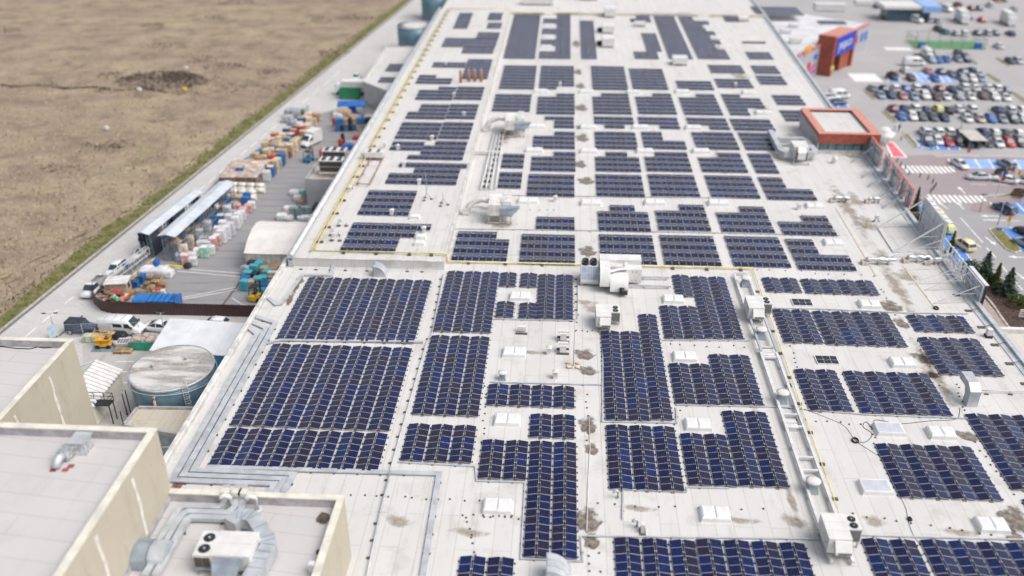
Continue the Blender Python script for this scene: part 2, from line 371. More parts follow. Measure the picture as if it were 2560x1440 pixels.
def stain(px, py, sx, sy, m=M_pud, z=RZ, rz=0):
    b = MB(); n = 18; ph = rnd.uniform(0, 6)
    pts = [(sx * (1 + .18 * math.sin(3 * t + ph) + .12 * math.sin(5 * t + ph * 2)) * math.cos(t), sy * (1 + .2 * math.sin(2 * t + ph) + .1 * math.sin(7 * t)) * math.sin(t), 0) for t in [2 * math.pi * k / n for k in range(n)]]
    b.add(pts, [tuple(range(n))]); p = P(px, py, z)
    o = b.build('roof_stain', m, bld, (p.x, p.y, z + .006), rz); return o
for a in [(1466, 628, 1.5, 2.6), (1462, 452, 1.7, 2.4), (1452, 410, 1.3, 2.2), (1452, 270, 1.6, 3.2), (1455, 345, 1.6, 3), (1452, 318, 1.4, 2.5), (1462, 885, 1.4, 1.5), (1470, 925, 1.5, 1.2), (1470, 1062, 1.1, 1.9), (1478, 1120, .9, 1.3),
          (1466, 1300, 1.5, 2.1), (1478, 1350, .9, 1.4), (2224, 765, 1.9, 2.0), (2255, 806, 1.0, 1.6), (2310, 895, 1.7, 2.0), (2325, 935, 1.2, 1.2), (2420, 1088, 1.5, 1.0), (2545, 1300, 1.6, 2.4), (2530, 1335, 1.1, 1.5), (1450, 215, 1.3, 3.0), (1445, 180, 1.2, 3), (1440, 110, 1.2, 5), (2050, 640, 1.2, 1.0)]:
    stain(*a)
for a in [(1462, 755, 2.0, 1.1, M_dirt), (1480, 770, 1.6, 1.6, M_dirt), (2165, 560, 1.6, 4.0, M_dirt), (2205, 640, 1.6, 3, M_dirt), (2140, 500, 1.4, 4, M_dirt), (2260, 690, 2, 2.2, M_dirt), (2320, 640, 2.4, 1.4, M_dirt), (2380, 690, 1.5, 4, M_dirt), (2130, 390, 3, 1.6, M_dirt),
          (1262, 340, 1.6, 6, M_dirt), (1250, 560, 2.6, 2, M_dirt), (1980, 350, 2, 4, M_dirt), (2180, 1300, 1.2, 1.2, M_dirt), (1990, 1300, 1.5, 1, M_dirt), (2400, 1330, 2.4, .6, M_dirt), (1690, 160, 2.5, 3, M_dirt), (1850, 190, 2.5, 4, M_dirt), (1900, 270, 2.5, 4, M_dirt)]:
    stain(*a)
for a in [(742, 712, .5, 3.2), (728, 745, .45, 2.6), (752, 700, .8, 1.0), (655, 850, .5, 2.0), (632, 885, .5, 2.6), (560, 1020, .45, 4), (500, 1120, .45, 4), (452, 1200, .6, 2.2), (540, 1055, .4, 3), (470, 1170, .5, 3)]:
    stain(*a, M_rust)
for a in [(2240, 720, 1.2, 10), (2330, 930, 1.1, 9), (2120, 520, 1.4, 12), (1905, 1100, .6, 9), (1975, 1240, .5, 6), (1215, 520, 3.0, 1.0), (1000, 1300, 1.6, .9), (1180, 1330, 2.2, .6), (1850, 1300, 2.6, .5), (1330, 880, 2.5, .5), (2300, 1200, 1.2, 3), (1600, 1270, 2.2, .5), (1120, 620, .5, 9), (690, 900, .6, 5), (930, 520, 1.6, .8), (1800, 400, .8, 8)]: stain(*a, M_dirt)
# ---- the three cream blocks at the lower left
def parapet_block(name, label, x0, x1, y0, y1, zr, zt, t=.42, roofm=None):
    b = thing(name, label, 'building', (x1, y1, 0))
    o = Vector((x1, y1, 0))
    def bx(nm, m, *bs):
        q = MB()
        for a in bs: q.box(a[0] - o.x, a[1] - o.x, a[2] - o.y, a[3] - o.y, a[4], a[5])
        return q.build(nm, m, b)
    bx('wall', M_cream, (x0, x1, y0, y1, 0, zr - .05))
    bx('upper_wall', M_cream, (x1 - t, x1, y0, y1, zr - .05, zt - .12), (x0, x1 - t, y1 - t, y1, zr - .05, zt - .12))
    bx('roof', roofm or M_roofg, (x0 + .01, x1 - t - .01, y0 + .01, y1 - t - .01, zr - .049, zr))
    bx('upstand', M_upst, (x1 - t - .06, x1 - t, y0, y1 - t - .06, zr, zt - .13), (x0, x1 - t, y1 - t - .06, y1 - t, zr, zt - .13))
    bx('coping', M_cap, (x1 - t - .1, x1 + .05, y0, y1 + .05, zt - .12, zt), (x0, x1 - t - .1, y1 - t - .1, y1 + .05, zt - .12, zt))
    return b
blk1 = parapet_block('cinema_block', 'cream walled block with a grey roof at the far left edge beside the tan shed', -110, -51.3, 20, 77.9, 13.1, 14)
blk2 = parapet_block('cinema_block', 'tallest cream walled block with a bare grey roof and one cowled vent', -85, -30.7, 10, 53.75, 20.95, 21.8)
blk3 = parapet_block('plant_block', 'lower cream walled block whose roof carries ducts and a two fan unit', -30.68, -16.5, 10, 53.65, 14.85, 15.76, roofm=M_roofg)
lf = MB(); lf.box(-14.18 - .0, -14.12, -43, -.5, 14.85, 15.4); lf.build('left_upstand', M_upst, blk3)
# seams of pale sealant down the cream walls
for b_, ys_ in ((blk2, (-4.8, -10.6, -17)), (blk1, (-5.5, -12))):
    q = MB(); zt = 21 if b_ is blk2 else 13
    for y in ys_:
        q = MB(); e_ = [(y - .2 - .1 * math.sin(k * 1.3 + y), y + .2 + .1 * math.sin(k * 2.1 + y), 2 + k * (zt - 2) / 14) for k in range(15)]
        for (a0_, a1_, za), (b0_, b1_, zb_) in zip(e_, e_[1:]): q.add([(.02, a0_, za), (.02, a1_, za), (.02, b1_, zb_), (.02, b0_, zb_)], [(0, 1, 2, 3)])
        q.build('sealant_seam', mat('pale_sealant', (.72, .69, .62), .7, var=.1, vs=1.5), b_)
# ---- low flat roof beside the tank
def poly_block(name, label, pts, z1, wallm, topm, z0=0, rim=0, rimm=None, cat='building'):
    c = Vector((sum(p[0] for p in pts) / len(pts), sum(p[1] for p in pts) / len(pts), 0)); t = thing(name, label, cat, c)
    q = [(p[0] - c.x, p[1] - c.y) for p in pts]
    MB().prism(q, z0, z1 - .05).build('wall', wallm, t); MB().prism([(a * .995, b * .995) for a, b in q], z1 - .049, z1).build('roof', topm, t)
    if rim:
        m_ = MB(); n = len(q)
        for i in range(n):
            a, b = Vector(q[i]), Vector(q[(i + 1) % n]); d = (b - a).normalized() * .1
            m_.bar((a.x - d.x, a.y - d.y, z1 + rim / 2 - .1), (b.x + d.x, b.y + d.y, z1 + rim / 2 - .1), .22, 0, rim + .2)
        m_.build('rim', rimm, t)
    return t
M_lowroof = roof_mat('weathered_felt_roof', (.50, .46, .39), (.27, .235, .185), 1.5, 8, .9)
poly_block('pump_house', 'small low building with a weathered flat roof right in front of the round tank', [P(345, 1022, 4)[:2], P(500, 1024, 4)[:2], P(458, 1093, 4)[:2], P(310, 1066, 4)[:2]], 4.0, M_galvd, M_lowroof, rim=.35, rimm=M_upst)
poly_block('ramp_wall', 'grey steel sided loading ramp between the low building and the roof edge', [(-42.2, 73.9), (-37.2, 73.9), (-37.2, 68.5), (-41.6, 66)], 2.2, M_galvd, mat('blue_grey_floor', (.06, .11, .16), .6), rim=.9, rimm=M_galv)
sh = thing('shed', 'tan gabled shed with a ribbed white roof beside the left cream block', 'building', P(272, 1000, 0))
a0, a1 = P(262, 915, 3.2), P(205, 913, 3.2)
s0 = Vector((-54.6, 86.6, 0)) - sh.location
q = MB(); q.prism([(-4.9 + .0, -8), (.9, -8), (.9, 2.4), (-4.9, 2.4)], 0, 2.6); q.ext([(-4.9, 2.6), (.9, 2.6), (-2.0, 3.9)], 'y', -8, 2.4); q.build('wall', M_cream, sh)
q = MB()
for sgn in (-1, 1):
    for k in range(17):
        y = -8.2 + k * .66
        q.add([(-2.0, y, 4.02), (-2.0, y + .42, 4.02), (-2.0 + sgn * 3.1, y + .42, 2.62), (-2.0 + sgn * 3.1, y, 2.62), (-2.0, y, 3.92), (-2.0, y + .42, 3.92), (-2.0 + sgn * 3.1, y + .42, 2.52), (-2.0 + sgn * 3.1, y, 2.52)], [(0, 1, 2, 3), (7, 6, 5, 4), (0, 4, 5, 1), (1, 5, 6, 2), (2, 6, 7, 3), (3, 7, 4, 0)])
q.build('roof', M_steelw, sh)
# ---- the big round tank
TZ = 6.0; tc_ = P(429, 918, TZ)
def tank(name, label, c, r, h, corr=True):
    t = thing(name, label, 'tank', (c[0], c[1], 0))
    q = MB(); n = 64
    q.loft([[(r * math.cos(2 * math.pi * k / n) * (1 + 0), r * math.sin(2 * math.pi * k / n), z) for k in range(n)] for z in (0, 1.2, 1.24, 2.4, 2.44, 3.6, 3.64, h - .02)], 0, True, True); q.build('shell', M_tank, t)
    q = MB(); q.loft([[(rr_ * math.cos(2 * math.pi * k / n), rr_ * math.sin(2 * math.pi * k / n), z) for k in range(n)] for rr_, z in ((r + .03, h - .3), (r + .07, h - .28), (r + .07, h + .03), (r - .08, h + .03))], 0, False, True); q.build('rim', M_galv, t)
    return t
M_tank = None
def tank_mat():
    m, nt, b = newmat('blue_grey_tank_steel'); co = coord(nt); f = noise(nt, coord(nt, scale=(1, 1, .35)), .8, 5); g = noise(nt, co, 2.5, 3)
    c = mixc(nt, ramp(nt, f, [(.35, 0.), (.65, 1.)]), (.10, .19, .25), (.17, .27, .33)); c = mixc(nt, ramp(nt, g, [(.6, 0.), (.75, .35)]), c, (.26, .33, .37))
    nt.links.new(c, b.inputs['Base Color']); b.inputs['Roughness'].default_value = .42; b.inputs['Metallic'].default_value = .35; return m
M_tank = tank_mat()
tk = tank('water_tank', 'big round blue steel tank with a streaked corrugated lid beside the white canopy', tc_, 4.78, TZ)
def lid_mat():
    m, nt, b = newmat('corrugated_lid'); co = coord(nt, rot=(0, 0, R(-13))); sx = N(nt, 'ShaderNodeSeparateXYZ'); nt.links.new(co, sx.inputs[0])
    gr = mathn(nt, 'LESS_THAN', mathn(nt, 'FRACT', mathn(nt, 'MULTIPLY', sx.outputs[1], 4.29)), .4); d = noise(nt, coord(nt, rot=(0, 0, R(-13)), scale=(.22, .9, 1)), .5, 4); s = noise(nt, co, 3, 3)
    c = mixc(nt, mathn(nt, 'MULTIPLY', mathn(nt, 'MULTIPLY', gr, ramp(nt, d, [(.42, .15), (.52, 1.)])), ramp(nt, s, [(.3, 1.), (.8, .5)])), (.56, .555, .545), (.13, .105, .09))
    nt.links.new(c, b.inputs['Base Color']); b.inputs['Roughness'].default_value = .5; b.inputs['Metallic'].default_value = .1; return m
q = MB(); q.T = Matrix.Rotation(R(13), 4, 'Z'); rr0 = 4.66; nn = 40
for k in range(nn):
    y0 = -rr0 + 2 * rr0 * k / nn; y1 = y0 + 2 * rr0 / nn; ym = (y0 + y1) / 2
    for (ya, yb, za, zb) in ((y0, ym, TZ - .02, TZ + .05), (ym, y1, TZ + .05, TZ - .02)):
        xa = math.sqrt(max(0, rr0 ** 2 - ya ** 2)); xb = math.sqrt(max(0, rr0 ** 2 - yb ** 2))
        q.add([(-xa, ya, za), (xa, ya, za), (xb, yb, zb), (-xb, yb, zb)], [(0, 1, 2, 3)])
q.build('lid', lid_mat(), tk)
q = MB(); n = 48; q.tube([(4.98 * math.cos(t), 4.98 * math.sin(t), 5.25 - .28 * math.cos(t * 2)) for t in [2 * math.pi * k / n for k in range(n + 1)]], .045, 6); q.build('ring_pipe', M_galv, tk)
q = MB(); ang = R(-52); px, py = 4.98 * math.cos(ang), 4.98 * math.sin(ang)
dx, dy = -math.sin(ang) * .28, math.cos(ang) * .28
for s_ in (-1, 1): q.tube([(px + s_ * dx, py + s_ * dy, .3), (px + s_ * dx, py + s_ * dy, 6.9)], .04, 5)
for k in range(20): q.tube([(px - dx, py - dy, .5 + k * .3), (px + dx, py + dy, .5 + k * .3)], .03, 4)
for k in range(6):
    z = 1.9 + k * .75; q.tube([(px - dx, py - dy, z), (px * 1.08 - dx * 1.3, py * 1.08 - dy * 1.3, z), (px * 1.14, py * 1.14, z), (px * 1.08 + dx * 1.3, py * 1.08 + dy * 1.3, z), (px + dx, py + dy, z)], .025, 4)
q.build('ladder', M_galv, tk)
q = MB(); ang = R(-92); c_, s_ = math.cos(ang), math.sin(ang); q.tube([(4.7 * c_, 4.7 * s_, 5.3), (5.15 * c_, 5.15 * s_, 5.25), (5.15 * c_, 5.15 * s_, 4.9), (5.15 * c_, 5.15 * s_, .2)], .14, 8); q.build('overflow_pipe', mat('pink_pipe', (.62, .42, .40), .5), tk)
for vx, vy in ((-2.2, -.2), (1.1, 1.6)):
    q = MB(); q.cyl((vx, vy), .12, TZ, TZ + .35, 10); q.cyl((vx, vy), .2, TZ + .35, TZ + .48, 10); q.build('vent', M_galv, tk)
q = MB(); q.box(-.6, .6, -4.75, -3.95, TZ + .03, TZ + .13); q.build('hatch', M_galv, tk)
for label, pa, pb, r, h in (('nearer of the two round blue tanks beside the far street', (992, 62), (1078, 62), 4.75, 7.2), ('farther of the two round blue tanks at the top edge', (1050, -14), (1118, -14), 4.4, 9.5)):
    if pa[0] == 992: c_ = P(1035, 62, h)
    else: c_ = Vector((-42.0, 297, 0))
    t = tank('water_tank', label, c_, r, h)
    q = MB(); n = 40; q.loft([[((r - .05) * k2 * math.cos(2 * math.pi * k / n), (r - .05) * k2 * math.sin(2 * math.pi * k / n), h + z) for k in range(n)] for k2, z in ((1, -.02), (.5, .15), (.02, .3))], 0, True, True); q.build('lid', mat('pale_lid', (.60, .58, .57), .6), t)
# ---- white canopy with a blue front
cv = [P(425, 795, 5), P(622, 808, 5), P(578, 890, 5), P(373, 876, 5)]
cc = sum(cv, Vector()) / 4; cp = thing('canopy_shed', 'open shed under a plain white sloping metal roof between the tank and the brown fence', 'shed', (cc.x, cc.y, 0))
q = MB(); L_ = [(p.x - cc.x, p.y - cc.y) for p in cv]; q.prism(L_, 4.88, 5.0)
for k in range(1, 14):
    f = k / 14; a = Vector(L_[0]).lerp(Vector(L_[1]), f); b = Vector(L_[3]).lerp(Vector(L_[2]), f); q.bar((a.x, a.y, 5.01), (b.x, b.y, 5.01), .05, 0, .04)
q.build('roof', mat('white_sheet_roof', (.63, .65, .68), .45, var=.06, vs=.4), cp)
q = MB(); x0, x1 = L_[3][0] + 3.6, L_[2][0] - .9; yb = L_[2][1] + .12
q.box(x0, x1, yb, yb + .1, 1.0, 4.6); q.build('front_wall', mat('blue_sheet', (.06, .30, .54), .45, var=.2, vs=1.0), cp)
q = MB(); q.box(x1, x1 + .1, yb, L_[1][1] - .4, .8, 4.7); q.build('side_wall', mat('orange_board', (.50, .26, .10), .6, var=.2, vs=.5), cp)
q = MB(); q.box(x0 - 4, x1 + .2, yb, L_[1][1] - .3, .0, .8); q.build('base', mat('grey_base', (.3, .29, .28), .8), cp)
q = MB(); q.bar((L_[1][0] - .1, L_[1][1], 4.2), (L_[2][0] - .1, L_[2][1], 4.2), .08, 0, 1.3); q.build('side_sheet', MC['blue_sheet'], cp)
q = MB()
for a in L_: q.box(a[0] * .93 - .1, a[0] * .93 + .1, a[1] * .9 - .1, a[1] * .9 + .1, .8, 4.88)
q.build('post', M_galvd, cp)
# ---- grey chiller house and loading bay on the left flank
hz = 5.7; h0, h1 = P(762, 447, hz), P(795, 400, hz)
ch = thing('chiller_house', 'grey ribbed steel box room with a rimmed flat roof against the long building', 'building', (-36.1, h0.y, 0))
xl = h0.x + 36.1; yl = h1.y - h0.y
q = MB(); q.box(xl, 0, 0, yl, 0, hz - .7)
for k in range(9): q.box(xl + .4 + k * .95, xl + .46 + k * .95, -.035, 0, 0, hz - .7)
q.build('wall', M_clad, ch)
q = MB(); q.box(xl, 0, -.02, .3, hz - .7, hz); q.box(xl, xl + .3, .3, yl - .3, hz - .7, hz); q.box(xl, 0, yl - .3, yl, hz - .7, hz); q.build('rim', M_clad, ch)
MB().box(xl + .3, -.01, .3, yl - .3, hz - .69, hz - .6).build('roof', M_lowroof, ch)
q = MB(); bz = 5.4; A_, B_, C_, D_ = P(908, 205, bz), P(985, 235, bz), P(945, 148, bz), (-36.1, 236)
lb = thing('loading_bay', 'grey steel clad loading bay with a white roof holding two small solar rows', 'building', (A_.x, A_.y, 0))
ly = [(0, 0), (B_.x - A_.x, B_.y - A_.y), (-36.1 - A_.x, B_.y - A_.y - 1.5), (-36.1 - A_.x, 33), (C_.x - A_.x, 33), (0, 6)]
MB().prism(ly, 0, bz - .06).build('wall', M_clad, lb); MB().prism([(a * .99 + .05, b * .99 + .1) for a, b in ly], bz - .058, bz).build('roof', M_roof, lb)
q = MB()
for a, b in zip(ly, ly[1:] + ly[:1]):
    if a[0] > 9 and b[0] > 9: continue
    q.bar((a[0], a[1], bz + .05), (b[0], b[1], bz + .05), .25, 0, .35)
q.build('rim', M_capw, lb)
# ============================================================ SOLAR BLOCKS
def panel_mat():
    m, nt, b = newmat('solar_glass')
    tc = N(nt, 'ShaderNodeTexCoord'); sx = N(nt, 'ShaderNodeSeparateXYZ'); nt.links.new(tc.outputs['Object'], sx.inputs[0])
    X, Y = sx.outputs[0], sx.outputs[1]
    oi = N(nt, 'ShaderNodeObjectInfo'); rv = oi.outputs['Random']
    cellx = mathn(nt, 'FLOOR', mathn(nt, 'MULTIPLY', mathn(nt, 'ADD', X, .5), 6.0)); celly = mathn(nt, 'FLOOR', mathn(nt, 'MULTIPLY', mathn(nt, 'ADD', Y, .95), 12.6))
    cv_ = N(nt, 'ShaderNodeCombineXYZ'); nt.links.new(cellx, cv_.inputs[0]); nt.links.new(celly, cv_.inputs[1]); nt.links.new(mathn(nt, 'MULTIPLY', rv, 97.0), cv_.inputs[2])
    wn = N(nt, 'ShaderNodeTexWhiteNoise'); nt.links.new(cv_.outputs[0], wn.inputs[0])
    base = ramp(nt, rv, [(0., (.004, .0085, .036)), (.25, (.006, .011, .050)), (.45, (.014, .0115, .030)), (.62, (.019, .015, .028)), (.75, (.0065, .012, .048)), (.92, (.004, .014, .07)), (1., (.003, .017, .09))])
    col = mixc(nt, mathn(nt, 'MULTIPLY', wn.outputs[0], .45), base, (.016, .010, .034))
    fx = mathn(nt, 'FRACT', mathn(nt, 'MULTIPLY', mathn(nt, 'ADD', X, .5), 6.0)); lx = mathn(nt, 'GREATER_THAN', mathn(nt, 'ABSOLUTE', mathn(nt, 'SUBTRACT', fx, .5)), .462)
    col = mixc(nt, mathn(nt, 'MULTIPLY', lx, .5), col, (.17, .21, .36))
    mid = mathn(nt, 'LESS_THAN', mathn(nt, 'ABSOLUTE', Y), .022); col = mixc(nt, mathn(nt, 'MULTIPLY', mid, .9), col, (.36, .40, .54))
    fr = mathn(nt, 'MAXIMUM', mathn(nt, 'GREATER_THAN', mathn(nt, 'ABSOLUTE', X), .486), mathn(nt, 'GREATER_THAN', mathn(nt, 'ABSOLUTE', Y), .922))
    col = mixc(nt, fr, col, (.36, .39, .49))
    nt.links.new(col, b.inputs['Base Color']); b.inputs['Roughness'].default_value = .16; b.inputs['IOR'].default_value = 1.45
    lw = N(nt, 'ShaderNodeLayerWeight'); lw.inputs['Blend'].default_value = .5; nt.links.new(ramp(nt, lw.outputs['Facing'], [(.34, .12), (.58, 1.)]), b.inputs['Specular IOR Level']); nt.links.new(ramp(nt, lw.outputs['Facing'], [(.64, 0.), (.76, .85)]), b.inputs['Coat Weight']); b.inputs['Coat IOR'].default_value = 1.8; b.inputs['Coat Roughness'].default_value = .25   # anti reflex glass: dark from above, bright at grazing angles
    return m
M_pan = panel_mat(); M_alu = mat('aluminium', (.55, .56, .58), .4, metal=.4)
M_tray = mat('brown_ballast_tray', (.20, .175, .15), .8, var=.2, vs=2); M_clamp = mat('pale_clamp', (.75, .76, .78), .4)
q = MB(); q.box(-.5, .5, -.945, .945, 0, .035, 1); q.m[1] = 0
PAN = q.mesh('solar_panel', [M_pan, M_alu])
TILT = R(10); PW = 1.0; PL = 1.895; PITCHY = 1.91
CT, ST = math.cos(TILT), math.sin(TILT)
GV = 'solar blocks with columns running away from the camera'; GH = 'solar blocks with rows lying across the roof'
def vblock(label, near, ncols, groups, z=RZ, x0=None):
    """tent columns along the depth; groups = (first col, last col, near px, far px)"""
    pn = P(near[0], near[1], z + .15); X0 = pn.x if x0 is None else x0
    t = thing('solar_array', label, 'solar array', (X0, pn.y, z), 0, GV)
    fr = MB()
    def cx(k): return (k // 2) * 2.344 + (.4925 if k % 2 == 0 else .4925 + .985 + .17)
    for c0, c1, npx, fpx in groups:
        yn = P(npx[0], npx[1], z + .15).y - pn.y; yf = P(fpx[0], fpx[1], z + .15).y - pn.y
        n = max(1, round((yf - yn) / PITCHY)); yn += (yf - yn - n * PITCHY) / 2
        for k in range(c0, c1 + 1):
            s_ = -1 if k % 2 == 0 else 1
            for j in range(n):
                put('solar_panel', PAN, t, (cx(k), yn + (j + .5) * PITCHY, .11 + .5 * ST), rot=(rnd.gauss(0, .004), s_ * TILT + rnd.gauss(0, .007), rnd.gauss(0, .003)))
        for p_ in range(c0 // 2, c1 // 2 + 1):
            xr = p_ * 2.344 + .985 + .085
            fr.box(xr - .16, xr + .16, yn - .1, yn + n * PITCHY + .1, .02, .07, 0)
            for j in range(n):
                for f in (.22, .78):
                    for dx in (-.075, .075): fr.box(xr + dx - .03, xr + dx + .03, yn + (j + f) * PITCHY - .04, yn + (j + f) * PITCHY + .04, .24, .32, 1)
                    fr.box(xr - .03, xr + .03, yn + (j + f) * PITCHY - .05, yn + (j + f) * PITCHY + .05, .071, .24, 2)
                    fr.box(xr - 1.22, xr - 1.10, yn + (j + f) * PITCHY - .12, yn + (j + f) * PITCHY + .02, .0, .09, 2)
                    fr.box(xr + 1.10, xr + 1.22, yn + (j + f) * PITCHY - .12, yn + (j + f) * PITCHY + .02, .0, .09, 2)
    fr.build('mounting_frame', [M_tray, M_clamp, M_dark], t)
    return t
def hblock(label, near, rows, z=RZ, right=False, n8=8):
    """tent rows across; rows from near to far = (first half panel, number of half panels)"""
    pn = P(near[0], near[1], z + .12); X0 = pn.x - (n8 * PL / 2 if right else 0)
    t = thing('solar_array', label, 'solar array', (X0, pn.y, z), 0, GH)
    fr = MB(); pit = 2.43
    for r_, (s0, n) in enumerate(rows):
        yb = r_ * pit
        for j in range(n // 2):
            x = (s0 + 1 + 2 * j) * .9525
            put('solar_panel', PAN, t, (x, yb + .4925, .11 + .5 * ST), rot=(rnd.gauss(0, .004), -TILT + rnd.gauss(0, .006), R(90)))
            put('solar_panel', PAN, t, (x, yb + .985 + .22 + .4925, .11 + .5 * ST), rot=(rnd.gauss(0, .004), TILT + rnd.gauss(0, .006), R(90)))
            for f in (-.28, .28): fr.box(x + f * PL - .04, x + f * PL + .04, yb + .985, yb + 1.2, .25, .32, 1); fr.box(x + f * PL - .04, x + f * PL + .04, yb - .1, yb - .01, .03, .16, 1)
        fr.box(s0 * .9525, (s0 + n) * .9525, yb + .93, yb + 1.26, .02, .07, 0)
    fr.build('mounting_frame', [M_tray, M_clamp], t)
    return t
V = vblock
V('widest solar block of the roof, upper of the three beside the cable trays', (693, 849), 14, [(0, 13, (693, 849), (772, 693))], x0=-32.55)
V('wide deep solar block in the middle of the three beside the triple cable trays', (577, 1065), 14, [(0, 13, (577, 1065), (705, 860))], x0=-32.55)
V('wide shallow solar block just above the triple bend of the cable trays', (526, 1164), 14, [(0, 13, (526, 1164), (588, 1071))], x0=-32.55)
V('six columns right of the widest block, a short pair at its far right corner', (1083, 830), 8, [(0, 5, (1083, 830), (1120, 677)), (6, 7, (1248, 717), (1250, 681))], x0=-14.5)
V('small two column block left of the white skylight near the round duct', (1238, 794), 2, [(0, 1, (1238, 794), (1242, 753))])
V('small two column block touching the tall four columns beside the stained drain', (1296, 797), 2, [(0, 1, (1296, 797), (1300, 757))])
V('four tall columns with a short pair, left of the big white air handler', (1344, 799), 6, [(2, 5, (1344, 799), (1348, 685)), (0, 1, (1303, 718), (1305, 683))], x0=-4.75)
V('deep six column block right of the middle wide block, beyond the cable line', (1032, 1037), 6, [(0, 5, (1032, 1037), (1080, 838))], x0=-14.5)
V('shallow six column block above the corner of the long bare cable tray', (1002, 1151), 6, [(0, 5, (1002, 1151), (1023, 1060))], x0=-14.5)
V('eight short columns in front of the two small exhaust boxes', (1223, 1014), 8, [(0, 7, (1223, 1014), (1228, 960))], x0=-7.0)
V('four short columns beside the dark puddle, left of the drain strip', (1329, 1095), 4, [(0, 3, (1329, 1095), (1332, 1034))], x0=-2.3)
V('stepped block by the front puddle, short pairs left of four very long columns', (1313, 1393), 8, [(4, 7, (1313, 1393), (1326, 1103)), (0, 3, (1200, 1197), (1211, 1099))], x0=-6.85)
V('four columns cut off by the bottom edge, left of the rounded duct', (1157, 1470), 4, [(0, 3, (1157, 1470), (1161, 1400))], x0=-7.4)
V('stepped six column block right in front of the central two fan unit', (1513, 1051), 6, [(0, 3, (1513, 1051), (1503, 827)), (4, 5, (1630, 1051), (1598, 785))], x0=5.35)
V('plain six column block in front of the one facing the central two fan unit', (1522, 1223), 6, [(0, 5, (1522, 1223), (1515, 1062))], x0=5.35)
V('six columns cut by the bottom edge, below the small swan neck vent', (1540, 1470), 6, [(0, 5, (1540, 1470), (1528, 1347))], x0=5.5)
V('eight columns cut by the bottom edge, left of the front rail frame unit', (1760, 1475), 8, [(0, 7, (1760, 1475), (1749, 1351))])
V('stepped eight column block below the yellow pipe and left of the rail frame', (1663, 848), 8, [(0, 3, (1663, 848), (1652, 763)), (2, 3, (1693, 740), (1684, 689)), (4, 7, (1758, 849), (1730, 689))])
V('eight column block with its right half reaching farther, beside the rail frame cross bar', (1689, 1011), 8, [(0, 3, (1689, 1011), (1675, 908)), (4, 7, (1800, 1012), (1776, 886))])
V('stepped block with four long and four shorter columns, nearest to the lower rails', (1722, 1214), 8, [(0, 3, (1722, 1214), (1704, 1083)), (4, 7, (1838, 1216), (1810, 1027))])
V('small four column block at the far end of the yellow pipe, right of the rails', (1918, 731), 4, [(0, 3, (1918, 731), (1904, 693))])
V('eight short columns right behind the barred roof window', (2017, 733), 8, [(0, 7, (2017, 733), (2004, 698))])
V('four columns with the brightest blue left edge, beside the two fan unit on rails', (1962, 857), 4, [(0, 3, (1962, 857), (1934, 773))])
V('eight column block in front of the farther barred roof window', (2068, 862), 8, [(0, 7, (2068, 862), (2042, 778))])
V('six short columns nearest to the metal screen on the right roof edge', (2291, 828), 6, [(0, 5, (2291, 828), (2268, 788))])
V('six long columns along the right roof edge beside the grey side roof', (2353, 937), 6, [(0, 5, (2353, 937), (2302, 843))])
V('four columns below the nearer barred roof window', (2025, 1028), 4, [(0, 3, (2025, 1028), (1989, 922))])
V('eight columns between the nearer barred window and the square duct elbow', (2155, 1033), 8, [(0, 7, (2155, 1033), (2109, 928))])
V('long columns cut by the right picture edge beside the dark puddle', (2531, 1224), 8, [(0, 7, (2531, 1224), (2419, 1036))])
V('eight column block in front of the coiled black cable', (2250, 1244), 8, [(0, 7, (2250, 1244), (2192, 1109))])
V('four columns at the bottom edge right of the front two fan unit', (2205, 1480), 4, [(0, 3, (2205, 1480), (2147, 1343))])
V('columns running out of the bottom right corner', (2360, 1480), 8, [(0, 7, (2360, 1480), (2301, 1349))])
V('sliver of a solar block at the right edge below the long columns', (2600, 1320), 4, [(0, 3, (2600, 1320), (2549, 1250))])
